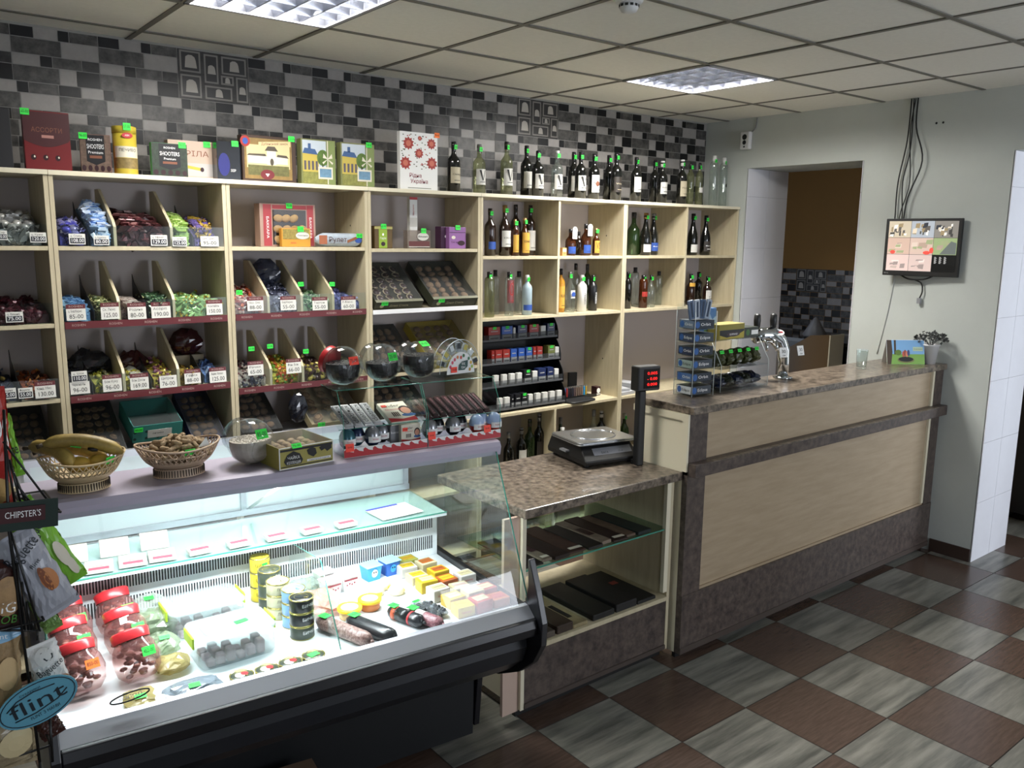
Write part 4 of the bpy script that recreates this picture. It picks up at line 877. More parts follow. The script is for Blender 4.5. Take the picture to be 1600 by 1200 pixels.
top(749, 226, 'wine', 'paleg', 'pale glass wine bottle with V label, second in the top row', lab=LABW, txt='V', cap=CAPG)
top(792, 222, 'wine', 'paleg', 'pale glass wine bottle with big V label and a red tag beside the green one', lab=LABW, txt='V')
top(823, 228, 'wine', 'dark', 'dark wine bottle half hidden behind the dark V bottle', y=-.15, lab=LABW)
top(841, 236, 'wine', 'dark', 'dark wine bottle with V label in front of a hidden one', lab=LABW, txt='V')
top(871, 236, 'wine', 'clear', 'clear wine bottle with V label and a star-shaped green tag', lab=LABW, txt='V', cap=CAPW)
top(897, 238, 'wine', 'dark', 'dark wine bottle behind the V bottle with tall white neck tag', y=-.15, lab=LABW)
top(908, 238, 'wine', 'dark', 'dark wine bottle with V label and orange seal, near the picture-label one', lab=LABW, txt='V')
top(929, 241, 'wine', 'dark', 'dark wine bottle with white label showing a brown picture', lab=WHITE, txt='Вино', lz=(.16, .54), art=mat('label_art_brown', '7a4a34', .6))
top(952, 243, 'wine', 'dark', 'dark wine bottle without visible label behind the dark label one', y=-.15)
top(964, 239, 'wine', 'dark', 'dark wine bottle with nearly black label and tall green tag', lab=LABK, txt='Wine', tm=LABC)
top(995, 246, 'wine', 'dark', 'dark wine bottle with plain white label, right of the black label one', lab=LABW, lz=(.22, .56))
top(1024, 250, 'wine', 'dark', 'dark wine bottle hidden behind the low white label one', y=-.15)
top(1036, 252, 'wine', 'dark', 'dark wine bottle with a low square white label', lab=LABW, txt='Reserve', lz=(.22, .50), cap=CAPW)
top(1067, 250, 'wine', 'dark', 'dark wine bottle with tall cream label beside the greenish ones', lab=LABC, txt='Merlot', lz=(.18, .52), cap=CAPW)
top(1080, 255, 'slim', 'paleg', 'slim yellow-green bottle, left of the pair near the right end', r=.027)
top(1094, 255, 'slim', 'paleg', 'slim yellow-green bottle with small label, right of the pair', r=.027, lab=LABW, lz=(.3, .42), la=40)
top(1117, 244, 'straight', 'clear', 'clear square-shouldered vodka bottle near the right end of the top', r=.031, cap=CAPW, name='vodka_bottle', cat='vodka bottle')
top(1132, 247, 'straight', 'clear', 'clear vodka bottle with black dots, last in the top row', r=.029, lab=INK, lz=(.40, .47), la=14, cap=CAPW, name='vodka_bottle', cat='vodka bottle')
def cellb(u, vt, z, kind, col, label, r=.034, y=-.24, name='spirit_bottle', cat='spirit bottle', group='spirits on the right shelves', dx=0, **k):
    p = at(u, vt, 'y', y); return bottle(p.x+dx, y, z, r, p.z-z, kind, col, label, group, name=name, cat=cat, **k)
A_ = 1.8205
cellb(766, 326, A_, 'wine', 'brown', 'dark brandy bottle with blue label, leftmost in the upper spirit cell', lab=LABB, lz=(.14, .30), la=50)
cellb(789, 321, A_, 'round', 'brown', 'brandy bottle with white square label and white neck card in the upper cell', r=.037, lab=LABW, txt='OLD', cap=CAPGO, y=-.26)
cellb(806, 320, A_, 'wine', 'brown', 'tall brandy bottle at the back behind the yellow labels', y=-.12, tg=False)
cellb(805, 343, A_, 'slim', 'amber', 'small amber bottle with pale yellow label in the upper cell', r=.023, y=-.29, lab=LABY, lz=(.1, .58), cap=CAPGO)
cellb(820, 341, A_, 'round', 'amber', 'small amber bottle with bold yellow label, right front of the upper cell', r=.031, y=-.27, lab=LABY, txt='КОНЬЯК', lz=(.08, .62), cap=CAPGO)
cellb(829, 321, A_, 'wine', 'brown', 'tall dark bottle with long white label at the right of the upper cell', y=-.16, lab=LABW, lz=(.1, .5))
for u, v, lb in ((892, 352, 'amber flask with round white tag, left in the second upper cell'), (916, 344, 'amber flask with the taller round white tag, second upper cell')):
    t = cellb(u, v+6, A_, 'round', 'amber', lb, r=.034, lab=LABB, lz=(.08, .34), tg=False, cap=CAPD, y=-.26)
    b = MB(); b.rbox(-.02, .02, -.0005, .0005, 0, .06, WHITE, .0004); b.T = Tr(0, -.001, 0); b.ell(0, .058, .02, .018, 0, WHITE, 16); b.text('105.00' if u > 900 else '80.00', .014, INK, Tr(0, -.0012, .014), width=.032); b.text('▼', .014, INK, Tr(0, -.0012, .06)); o = b.build('neck_tag', t); o.location = (0, -.040, .125 if u > 900 else .105); o['label'] = 'round-topped white neck tag'
cellb(932, 357, A_, 'round', 'amber', 'small amber bottle with yellow label at the right of the second upper cell', r=.024, y=-.28, lab=LABY, txt='VS', lz=(.1, .55), cap=CAPGO)
cellb(904, 362, A_, 'round', 'brown', 'dark small bottle at the back of the second upper cell', y=-.14, tg=False)
pack('small_carton', 'small orange and cream carton at the left of the second upper cell', 'carton', .036, .050, .03, mat('orange_cream_card', 'c8955a', .5), Tr(at(882, 398, 'y', -.31).x, -.31, A_), lambda b, w, h: (b.box(-w*.4, w*.4, -.001, -.0002, h*.5, h*.85, CREAMC), b.text('кава', .009, REDS, Tr(0, -.0014, h*.3))))
cellb(991, 332, A_, 'round', 'green', 'round green bottle at the left of the champagne cell', r=.045, y=-.17, tg=False, name='champagne_bottle', cat='champagne bottle')
cellb(1010, 333, A_, 'champ', 'dark', 'champagne bottle with gold foil and white label, middle of the cell', r=.040, lab=LABW, lz=(.08, .26), cap=CAPGO, name='champagne_bottle', cat='champagne bottle')
cellb(1022, 334, A_, 'champ', 'dark', 'champagne bottle with blue label and silver foil behind the gold one', r=.038, y=-.17, lab=LABB, lz=(.1, .3), txt='Extra', tm=WINK, cap=CAPG, name='champagne_bottle', cat='champagne bottle')
cellb(1084, 334, A_, 'champ', 'dark', 'champagne bottle with white label in the last upper cell, left', r=.038, y=-.25, lab=LABW, lz=(.07, .26), cap=CAPD, name='champagne_bottle', cat='champagne bottle')
cellb(1104, 337, A_, 'champ', 'dark', 'champagne bottle with white script on dark glass in the last upper cell', r=.038, y=-.25, lab=LABK, lz=(.1, .35), txt='Brut', tm=WINK, cap=CAPD, name='champagne_bottle', cat='champagne bottle')
M_ = 1.4605
cellb(765, 425, M_, 'straight', 'paleg', 'greenish clear bottle at the far left of the lower spirit cell', r=.030, y=-.28)
cellb(774, 422, M_, 'straight', 'clear', 'tall clear bottle behind the greenish one', r=.026, y=-.15, tg=False)
cellb(796, 425, M_, 'straight', 'clear', 'slim clear bottle with a pink circle label in the lower spirit cell', r=.027, y=-.28, lab=glass('pink_label_film', 'e8a8a8', .1, .1, .3, 'a8474c'), lz=(.3, .82), txt='О', tm=LABR)
cellb(811, 424, M_, 'straight', 'clear', 'clear bottle standing at the back of the lower spirit cell', r=.026, y=-.15, tg=False)
cellb(824, 430, M_, 'slim', 'frost', 'frosted vodka bottle with a blue lower label', r=.031, y=-.28, lab=LABB, lz=(.12, .26), la=80, cap=CAPW, name='vodka_bottle', cat='vodka bottle')
cellb(877, 420, M_, 'slim', 'yellow', 'bottle with long orange-yellow label at the left of the vodka cell', r=.026, y=-.24, lab=LABY, lz=(.1, .6), txt='МЕДОВА', tg=False)
cellb(891, 425, M_, 'round', 'clear', 'clear round bottle with blue medallion label in the vodka cell', r=.036, y=-.26, lab=LABW, lz=(.35, .55), la=30, art=LABB, cap=CAPG)
cellb(900, 412, M_, 'slim', 'clear', 'clear bottle with black cap at the back of the vodka cell', r=.028, y=-.12, tg=False, cap=CAPD)
cellb(918, 413, M_, 'slim', 'green', 'dark-capped green bottle at the back right of the vodka cell', r=.028, y=-.12, tg=False, cap=CAPD)
cellb(910, 430, M_, 'slim', 'white', 'white bottle with vertical lettering in the vodka cell', r=.032, y=-.27, cap=CAPW, name='vodka_bottle', cat='vodka bottle')
cellb(927, 430, M_, 'slim', 'black', 'matt black bottle with vertical lettering beside the white one', r=.030, y=-.26, cap=CAPD, name='vodka_bottle', cat='vodka bottle')
for nm, tm in (('white bottle with vertical lettering in the vodka cell', INK), ('matt black bottle with vertical lettering beside the white one', WINK)):
    for o in COL.objects:
        if o.get('label') == nm:
            b = MB(); b.text('VORMULA', .022, tm, Matrix.Translation((0, 0, .10)) @ Matrix.Rotation(0, 4, 'X'), width=.075)
            M_r = Matrix.Translation((0, -.0335, .085)) @ Matrix.Rotation(-PI/2, 4, 'Y') @ Matrix.Translation((0, 0, -.10)); q = b.build('lettering', o, mx=M_r)
cellb(982, 425, M_, 'slim', 'dark', 'dark bottle at the left edge of the third lower cell', r=.026, y=-.26)
cellb(993, 418, M_, 'straight', 'clear', 'clear brown-capped bottle in the third lower cell', r=.028, y=-.15, tg=False)
cellb(1006, 430, M_, 'straight', 'amber', 'amber whisky bottle with slanted red label', r=.030, y=-.27, lab=LABR, lz=(.35, .50), la=60)
cellb(1018, 430, M_, 'round', 'clear', 'clear bottle with green tag right of the amber whisky', r=.031, y=-.25)
cellb(1030, 424, M_, 'straight', 'clear', 'clear bottle behind the gum stand, right of the third lower cell', r=.026, y=-.15, tg=False)
cellb(1080, 428, M_, 'round', 'brown', 'dark bottle with gold neck label in the last lower cell', r=.033, y=-.26, lab=LABY, lz=(.60, .72), cap=CAPD)
cellb(1092, 425, M_, 'wine', 'dark', 'dark bottle at the back of the last lower cell', r=.033, y=-.13)
cellb(1106, 432, M_, 'round', 'brown', 'dark squat bottle with white label in the last lower cell', r=.033, y=-.26, lab=LABW, lz=(.14, .50), txt='7')
# dark bottles under the counter board
gl = 'dark bottles under the low counter board'
for k, (u, v, kind, col, cap) in enumerate([(815, 668, 'wine', 'dark', CAPG), (828, 655, 'wine', 'green', CAPD), (843, 646, 'wine', 'dark', CAPG), (858, 648, 'champ', 'dark', CAPG), (876, 652, 'round', 'green', CAPG), (795, 675, 'round', 'dark', CAPG), (866, 676, 'slim', 'brown', CAPW), (928, 640, 'round', 'clear', CAPG), (940, 642, 'wine', 'dark', CAPW), (951, 640, 'wine', 'dark', CAPG), (962, 636, 'champ', 'dark', LABR), (976, 648, 'round', 'green', CAPW)]):
    p = at(u, v, 'y', -.22); h = min(max(.26, p.z-.452), .36)
    bottle(p.x, -.22 if k != 6 else -.30, .4505, .034, h, kind, col, 'dark bottle in the niche under the counter board, %s from the left' % ('third', 'fourth', 'fifth', 'sixth', 'eighth', 'second', 'seventh', 'ninth', 'tenth', 'eleventh', 'twelfth', 'last')[k], gl, lab=[LABW, None, LABK, None][k % 4], cap=cap, tg=(k > 9), tgm=RED_ST if k == 10 else None, name='spirit_bottle', cat='spirit bottle')

# ================= BOXES ON TOP OF THE SHELVING =================
def carton(name, label, cat, u0, u1, vt, d, m, printer=None, y=-.30, z=ZTOP, rz=0, tgs=(), group=None, bev=.0015, vt_u=None):
    a = at(u0, 300, 'y', y); um = (u0+u1)/2; w_ = at(u1, vt, 'y', y).x-at(u0, vt, 'y', y).x; p = at(um, vt, 'y', y); h = p.z-z
    o = pack(name, label, cat, w_, h, d, m, Tr(p.x, y, z, rz), printer, group, bev)
    for (fx, fz, t, mm) in tgs: sticker(o, Tr(w_*fx, -.003, h*fz, 0, -3), .032, .026, t, mm)
    return o
RB = mat('deep_red_card', '6b1a1c', .3); TXG = mat('bronze_print', '7a4a34', .5)
def pr_assorti(b, w, h):
    b.poly([(-w/2, -.0006, h*.98), (w/2, -.0006, h*.98), (w/2, -.0006, h*.55)]+[(w*(.45-.95*k/10), -.0006, h*(.50-.10*math.sin(PI*k/10))) for k in range(11)]+[(-w/2, -.0006, h*.62)], mat('dark_maroon_card', '3f1214', .35))
    b.text('АССОРТИ', h*.11, TXG, Tr(0, -.0012, h*.68), width=w*.66); b.box(-w*.12, w*.14, -.0014, -.0006, h*.55, h*.60, mat('pink_label_print', 'a8766c', .6))
    for k in range(3): b.ell(-w*.32+k*w*.26, h*.22, w*.06, h*.05, -.0008, CHOC, 10); b.ell(-w*.30+k*w*.26, h*.23, w*.02, h*.02, -.0012, CREAMC, 6)
carton('chocolate_box', 'black box at the far left end of the shelf top', 'chocolate box', -14, 14, 168, .05, mat('black_card', '161416', .4), None, -.28)
carton('chocolate_box', 'large dark red chocolate box with three sweets pictured', 'chocolate box', 34, 107, 174, .035, RB, pr_assorti, -.29, tgs=((-.44, .97, '65-00', None),))
GREENC = mat('dark_green_card', '232a22', .4)
def pr_shoot(b, w, h, c2='6f5a4c'):
    b.box(-w/2+.001, w/2-.001, -.0006, -.0001, .001, h-.001, mat('shooter_'+c2, c2, .5, noise=.5, scale=60)); b.poly([(-w*.3, -.0010, h*.98), (w*.3, -.0010, h*.98), (w*.3, -.001, h*.3), (0, -.001, h*.2), (-w*.3, -.001, h*.3)], mat('black_card', '161416'))
    b.text('ROSHEN', h*.09, WINK, Tr(0, -.0016, h*.86)); b.text('SHOOTERS', h*.17, WINK, Tr(0, -.0016, h*.68), width=w*.55); b.text('Premium', h*.10, WINK, Tr(0, -.0016, h*.53)); b.box(-w*.2, w*.2, -.0016, -.001, h*.38, h*.45, TXG)
    for k in range(5): b.ell(-w*.4+k*w*.2, h*.12, w*.07, h*.08, -.0014, CHOC, 10)
carton('chocolate_box', 'small brown chocolate box with red spine and white lettering', 'chocolate box', 124, 171, 210, .05, RB, pr_shoot, -.31, rz=-10, tgs=((-.38, .95, '96-00', None),))
t = empty('cookie_tube', (at(195, 230, 'y', -.28).x, -.28, ZTOP), 0, 'tall yellow cylindrical cookie tin between the brown and green boxes', 'cookie tin')
TUBY = mat('yellow_tin', 'c2ad3c', .35); hh = at(192, 198, 'y', -.28).z-ZTOP
b = MB(); b.lathe([(.047, 0), (.048, .004), (.048, hh-.03)], TUBY, 28); b.arc(.0486, hh*.35, hh*.58, -70, 70, CREAMC, 14); b.arc(.0486, hh*.12, hh*.34, -75, 75, mat('cookie_print', '8f7a4a', .6, noise=.4, scale=50), 14); b.text('ПЕЧИВО', .018, INK, Tr(0, 0, hh*.5), wrap=.0495); b.ell(0, hh*.8, .022, .012, -.0495, REDS, 16); b.text('АВК', .010, WINK, Tr(0, -.0502, hh*.8)); b.build('tin_body', t)
b = MB(); b.lathe([(.0492, hh-.03), (.0495, hh-.002), (.046, hh)], TUBY, 28); b.build('lid', t); sticker(t, Tr(0, -.052, hh-.004), .03, .03, '57-00')
carton('chocolate_box', 'pale pink chocolate box standing behind the dark green one', 'chocolate box', 262, 331, 220, .05, mat('pale_pink_card', 'bfa797', .5), lambda b, w, h: (b.box(-w/2+.001, w/2-.001, -.0005, -.0001, h*.08, h*.42, mat('pale_grey_print', 'b5b0b0', .6)), b.text('СТРІЛА', h*.2, TXG, Tr(0, -.001, h*.66), width=w*.82), b.poly([(-w*.1, -.0012, h*.36), (w*.25, -.0012, h*.30), (w*.25, -.0012, h*.22), (-w*.1, -.0012, h*.28)], TUBY), b.ell(w*.25, h*.26, w*.045, h*.06, -.0014, CHOC, 10)), -.235, tgs=((.38, .93, '55-00', None),))
o = carton('chocolate_box', 'dark green chocolate box with white lettering in front of the pale pink box', 'chocolate box', 236, 292, 224, .03, mat('mint_green_card', '4f9465', .5), lambda b, w, h: pr_shoot(b, w, h, '2c3a2c'), -.325, tgs=((.36, .97, '96-00', None),))
carton('gift_box', 'shiny black and dark blue gift box left of the castle box', 'gift box', 338, 376, 221, .07, mat('glossy_black_card', '101218', .2, coat=.5), lambda b, w, h: (b.ell(-w*.22, h*.4, w*.24, h*.3, -.0008, mat('dark_blue_print', '22246a', .4), 18), b.text('ЗІР', h*.09, WINK, Tr(w*.15, -.001, h*.25))), -.30, tgs=((.25, .95, '90-00', None),))
def pr_castle(b, w, h):
    y = -.0008; br = mat('castle_gold', '8f7440', .5, noise=.3, scale=30); cr_ = mat('castle_cream', 'c8b98c', .6); dk = mat('castle_roof', '4c4438', .6)
    b.box(-w*.46, w*.42, y, -.0001, h*.06, h*.94, br); b.box(-w*.42, w*.38, y-.0003, y, h*.30, h*.80, cr_)
    b.box(-w*.40, w*.34, y-.0006, y, h*.40, h*.56, CREAMC); b.box(-w*.05, w*.12, y-.0007, y, h*.38, h*.70, CREAMC); b.poly([(-w*.09, y-.0009, h*.68), (w*.16, y-.0009, h*.68), (w*.10, y-.0009, h*.78), (-w*.03, y-.0009, h*.78)], dk); b.poly([(-w*.42, y-.0009, h*.56), (-w*.06, y-.0009, h*.56), (-w*.08, y-.0009, h*.61), (-w*.38, y-.0009, h*.60)], dk); b.poly([(w*.13, y-.0009, h*.56), (w*.36, y-.0009, h*.54), (w*.32, y-.0009, h*.6), (w*.15, y-.0009, h*.61)], dk)
    b.ell(w*.04, h*.44, w*.035, h*.08, y-.0012, dk, 12); b.box(-w*.40, w*.36, y-.0006, y, h*.14, h*.36, mat('castle_green', '6c6a3e', .6, noise=.4, scale=40))
    b.ell(-w*.05, h*.16, w*.13, h*.11, y-.0014, RB, 18); b.poly([(-w*.09, y-.002, h*.18), (-w*.01, y-.002, h*.18), (-w*.05, y-.002, h*.11)], WINK)
    b.poly([(-w*.2, y-.0012, h*.86), (w*.4, y-.0012, h*.92), (w*.4, y-.0012, h*.80), (-w*.2, y-.0012, h*.77)], cr_); b.text('Дубенський замок', h*.075, RB, Tr(w*.10, y-.0018, h*.84, 0, 0, -4), width=w*.5)
    b.ell(-w*.44, h*.86, w*.09, h*.12, y-.0016, LABR, 16); b.ell(-w*.44, h*.86, w*.05, h*.07, y-.002, LABB, 14)
carton('gift_box', 'brown framed gift box with a white castle picture and red seal', 'gift box', 378, 462, 213, .055, mat('dark_brown_card', '3d2a1d', .4), pr_castle, -.315, tgs=((.42, .98, '150-00', None),))
def pr_town(b, w, h):
    y = -.0008; b.box(-w*.46, w*.22, y, -.0001, h*.4, h*.97, mat('town_sky', 'b9c3cc', .6)); b.box(-w*.46, w*.0, y-.0004, y, h*.28, h*.68, mat('town_yellow', 'bda94e', .6)); b.poly([(-w*.46, y-.0006, h*.68), (-w*.02, y-.0006, h*.66), (-w*.1, y-.0006, h*.78), (-w*.4, y-.0006, h*.80)], mat('town_roof', '3d5a86', .6)); b.box(-w*.30, -w*.22, y-.0006, y, h*.78, h*.90, mat('town_roof', '3d5a86'))
    for k in range(4): b.box(-w*.42+k*w*.11, -w*.36+k*w*.11, y-.0008, y, h*.32, h*.52, mat('town_window', '55505a', .5))
    b.ell(w*.12, h*.60, w*.17, h*.18, y-.0010, mat('town_tree', '5d7a35', .7, noise=.4, scale=60), 16); b.box(w*.10, w*.13, y-.001, y, h*.3, h*.5, CHOC)
    b.box(-w*.46, w*.24, y-.0006, y, h*.03, h*.28, mat('town_square', '8f8f4a', .6, noise=.4, scale=50)); b.box(w*.24, w*.48, y-.0003, y, h*.02, h*.98, mat('town_green_stripe', '7c8a52', .6)); b.box(w*.25, w*.275, y-.0012, y, h*.02, h*.98, CREAMC)
    for s in (-1, 1): b.poly([(w*.26, y-.0016, h*.58), (w*.26+s*w*.12, y-.0016, h*.70), (w*.26+s*w*.14, y-.0016, h*.60)], CREAMC); b.poly([(w*.26, y-.0016, h*.58), (w*.26+s*w*.16, y-.0016, h*.50), (w*.26+s*w*.13, y-.0016, h*.46)], CREAMC)
    b.box(-w*.02, w*.40, y-.0020, y, h*.13, h*.40, CREAMC); b.box(w*.02, w*.36, y-.0026, y, h*.17, h*.36, mat('stamp_picture', '6f95b0', .6, noise=.3, scale=60))
carton('gift_box', 'yellow-green town picture gift box, the left of the two alike', 'gift box', 470, 524, 218, .05, mat('olive_green_card', '75784a', .5), pr_town, -.315, group='town picture gift boxes')
carton('gift_box', 'yellow-green town picture gift box with the green tag, right of two alike', 'gift box', 532, 585, 224, .05, mat('olive_green_card', '75784a'), pr_town, -.315, tgs=((.33, .98, '108-00', None),), group='town picture gift boxes')
def pr_floral(b, w, h):
    y = -.0008; b.box(-w/2+.001, w/2-.001, y, -.0001, .001, h-.001, WHITE); rn = random.Random(9); gm = mat('olive_leaf_print', '5c6148', .6)
    for k in range(70): b.ell(w*rn.uniform(-.46, .46), h*rn.uniform(.36, .96), w*.022, h*.010, y-.0003, gm if k % 3 else LABR, 6)
    for (cx, cz, s) in ((-.28, .80, .15), (.33, .82, .13), (.0, .64, .12), (-.36, .46, .15), (.34, .48, .15), (.02, .90, .06)):
        b.poly([(w*cx+w*s*(1 if q % 2 else .72)*math.cos(q*PI/10), y-.0006, h*cz+w*s*(1 if q % 2 else .72)*math.sin(q*PI/10)) for q in range(20)], LABR); b.ell(w*cx, h*cz, w*s*.45, w*s*.45, y-.0009, mat('flower_centre', 'c46a54', .6), 12)
    b.text('Рідна', h*.10, mat('crimson_print', '8c1f38', .6), Tr(-w*.10, y-.0012, h*.25)); b.text('Україна', h*.10, mat('crimson_print', '8c1f38'), Tr(0, y-.0012, h*.15)); b.box(-w*.3, w*.32, y-.0008, y, h*.03, h*.04, gm)
carton('chocolate_box', 'tall white box with red flowers and an orange tag', 'chocolate box', 625, 684, 207, .03, WHITE, pr_floral, -.31, tgs=((.48, .98, '95-00', ORANGE_ST),))

# goods in the cells of the third and fourth units
t = carton('cookie_box', 'large red and cream cookie box with a clear window, third unit top cell', 'cookie box', 406, 493, 319, .07, mat('rosy_cream_card', 'a08478', .5), None, -.26, Z1+.0006, tgs=((.02, .96, '95-00', None),))
w_, h_ = [t.dimensions.x, t.dimensions.z]; b = MB(); w_ = abs(at(493, 350, 'y', -.26).x-at(406, 350, 'y', -.26).x); h_ = at(450, 319, 'y', -.26).z-Z1
b.box(-w_*.44, -w_*.30, -.001, -.0002, h_*.02, h_*.98, mat('rose_red_print', '9c3a40', .5)); b.box(w_*.34, w_*.46, -.001, -.0002, h_*.02, h_*.98, mat('rose_red_print', '9c3a40')); b.box(-w_*.28, w_*.33, -.001, -.0002, h_*.88, h_*.97, mat('rose_red_print', '9c3a40'))
b.box(-w_*.28, w_*.32, -.001, -.0002, h_*.05, h_*.86, mat('dark_window', '2c241c', .4)); b.text('БАККАРА', .018, WINK, Tr(-w_*.37, -.0016, h_*.45, 0, 0, 90), width=h_*.5); b.text('БАККАРА', .018, WINK, Tr(w_*.40, -.0016, h_*.45, 0, 0, 90), width=h_*.5)
b.build('printed_front', t); rn = random.Random(2)
for k in range(11):
    b = MB(); b.sphere((0, 0, 0), (.026, .010, .019), mat('golden_cookie', 'a8864f', .7, noise=.25, scale=60), 12, 6); o = b.build('cookie', t); o.location = (w_*(-.20+.15*(k % 4))+rn.uniform(-.004, .004), -.009, h_*(.16+.25*(k//4))); o.rotation_euler.y = rn.uniform(-.6, .6)
b = MB(); b.quad((-w_*.28, -.0195, h_*.05), (w_*.32, -.0195, h_*.05), (w_*.32, -.0195, h_*.86), (-w_*.28, -.0195, h_*.86), glass('window_film', 'f4f4f4', .05, .3, mul=.4)); b.build('window_film', t)
o = carton('sweet_box', 'small clear and orange box in front of the cookie box', 'sweet box', 440, 485, 357, .03, mat('orange_yellow_card', 'c08a2c', .5), lambda b, w, h: (b.box(-w*.46, w*.46, -.001, -.0002, h*.42, h*.96, mat('yellow_sweets', '9c8a45', .5, noise=.4, scale=80)), b.ell(w*.22, h*.62, w*.24, h*.2, -.0016, LABW, 16), b.text('Лимонки', h*.12, INK, Tr(w*.22, -.0022, h*.62), width=w*.36), b.text('мікс', h*.16, REDS, Tr(-w*.1, -.0016, h*.22))), -.315, Z1+.0006, tgs=((.15, .97, '50-00', None),))
# roll cake packet
p0 = at(492, 372, 'y', -.29); p1 = at(566, 374, 'y', -.29); L_ = p1.x-p0.x
b = MB(); n = 12; rings = []
for k in range(n+1):
    f = k/n; q = .034*min(1, .35+5*min(f, 1-f)); rings.append([(-L_/2+L_*f, q*.8*math.cos(2*PI*j/12), .036+q*math.sin(2*PI*j/12)) for j in range(12)])
b.loft(rings, mat('roll_wrapper', 'a9b4c0', .3, noise=.2, scale=30)); o = b.build('roll_cake', None, mx=Tr((p0.x+p1.x)/2, -.29, Z1+.001)); tag(o, 'wrapped roll cake with brown script lying right of the cookie box', 'roll cake')
b = MB(); b.box(-L_*.46, -L_*.30, -.0285, -.027, .014, .058, mat('brown_orange_print', '9a5a3c', .5)); b.text('Рулет', .036, mat('brown_script', '4c2a1e', .6), Tr(-L_*.08, -.0295, .036)); b.poly([(L_*.12, -.029, .02), (L_*.34, -.029, .042), (L_*.34, -.029, .056), (L_*.12, -.029, .034)], mat('roll_picture', '8a5230', .6)); b.ell(L_*.36, .034, .02, .014, -.0288, LABB, 12); b.build('print', o); sticker(o, Tr(L_*.38, -.030, .058), .034, .022, '42-00')
ZD1 = 1.8625
carton('sweet_box', 'small lime green sweet box on the fourth unit, leftmost in the cell', 'sweet box', 585, 613, 353, .05, mat('brown_gold_card', '5c4620', .5), lambda b, w, h: (b.box(-w*.26, w*.2, -.0012, -.0002, .002, h*.98, mat('lime_card', '8aa832', .5)), b.ell(-w*.03, h*.62, w*.05, h*.06, -.0018, WINK, 10), b.text('Горіх', h*.13, WINK, Tr(-w*.03, -.0018, h*.45)), b.ell(-w*.03, h*.2, w*.12, h*.10, -.0018, CHOC, 12), b.box(-w*.5, w*.5, -.0016, -.0012, h*.86, h*.97, GOLD)), -.30, ZD1, tgs=((.0, .98, '62-00', None),))
t = carton('sweet_box', 'clear box of wrapped sweets with oval white label, middle of the cell', 'sweet box', 637, 673, 360, .045, glass('sweet_box_film', 'e8e4e0', .15, .08, .3, '8a7a70'), lambda b, w, h: (b.ell(w*.16, h*.66, w*.25, h*.22, -.0012, LABW, 18), b.text('Вишня', h*.13, INK, Tr(w*.16, -.0018, h*.66), width=w*.4), b.box(-w*.45, w*.45, -.001, -.0002, h*.12, h*.40, mat('cherry_card', '5c2a2a', .5)), b.box(-w*.45, w*.45, -.0014, -.0006, h*.08, h*.11, LABW)), -.30, ZD1, tgs=((.18, .98, '65-00', None),))
rn = random.Random(4); b = MB()
for k in range(22): b.sphere((rn.uniform(-.035, .035), rn.uniform(.008, .036), rn.uniform(.012, .07)), (.008, .006, .006), mat('sweet_foil_red', '8a4a44', .4), 7, 4)
tag(b.build('sweets', t), kind='stuff')
carton('tall_carton', 'very tall narrow white carton with a red top standing at the back of the cell', 'carton', 640, 652, 308, .03, WHITE, lambda b, w, h: (b.box(-w*.5, w*.5, -.0012, -.0002, h*.95, h, REDS), b.text('шоколад', h*.05, REDS, Tr(0, -.0012, h*.75, 0, 0, 90)), b.box(-w*.5, w*.5, -.0008, -.0002, h*.42, h*.60, LABW)), -.20, ZD1)
carton('sweet_box', 'dark purple sweet box behind the lilac one', 'sweet box', 689, 705, 354, .06, mat('dark_purple_card', '3f1f3c', .45), lambda b, w, h: b.ell(0, h*.55, w*.15, h*.07, -.001, WINK, 10), -.27, ZD1)
carton('sweet_box', 'lilac sweet box with dark chocolate picture at the right of the cell', 'sweet box', 702, 728, 355, .05, mat('lilac_card', '8a5c96', .45), lambda b, w, h: (b.box(-w*.48, w*.48, -.001, -.0003, h*.74, h*.76, CHOC), b.ell(-w*.25, h*.52, w*.12, h*.08, -.0014, CREAMC, 10), b.text('Трюфель', h*.1, CHOC, Tr(-w*.15, -.0014, h*.3), width=w*.5), b.ell(w*.22, h*.26, w*.22, h*.12, -.0014, CHOC, 12)), -.305, ZD1, tgs=((.0, .98, '75-00', None),))
# ================= SWEETS IN THE BINS =================
ACF = glass('bin_acrylic', 'f4f8f8', .02, .2, mul=.2)
THIN = mat('thin_black_divider', '191918', .4)
def divider(par, u, v, thin=False):
    p = at(u, v, 'y', -.342); z = p.z; b = MB()
    z = round(z, 3)
    if thin: b.prism([(-.333, 0), (-.333, .05), (-.12, .15), (-.09, .19), (-.08, 0)], -.0012, .0012, THIN)
    else: b.prism([(-.344, 0), (-.344, .082), (-.326, .105), (-.11, .25), (-.05, .25), (-.05, 0)], -.006, .006, WOOD)
    return p.x, b
LV = {'A1': Z1, 'A2': Z2, 'A3': Z3, 'B1': Z1, 'B2': Z2, 'B3': Z3, 'C2': Z2, 'C3': 1.19}
VV = {'A1': 384, 'A2': 505, 'A3': 622, 'B1': 385, 'B2': 500, 'B3': 610, 'C2': 490, 'C3': 600}
UN = {'A': UA, 'B': UB, 'C': UC}
for key, us in {'B1': [(181, 0), (269, 0), (139, 1), (303, 1)], 'B2': [(187, 0), (273, 0), (149, 1), (234, 1)], 'B3': [(195, 0), (280, 0), (146, 1), (238, 1), (319, 1)], 'C2': [(420, 0), (472, 0), (521, 0)], 'C3': [(424, 0), (474, 0), (522, 0)], 'A3': [(34, 1)]}.items():
    for u, th in us:
        x, b = divider(None, u, VV[key], th); o = b.build('bin_divider', UN[key[0]], loc=(x, 0, LV[key]+.0005))
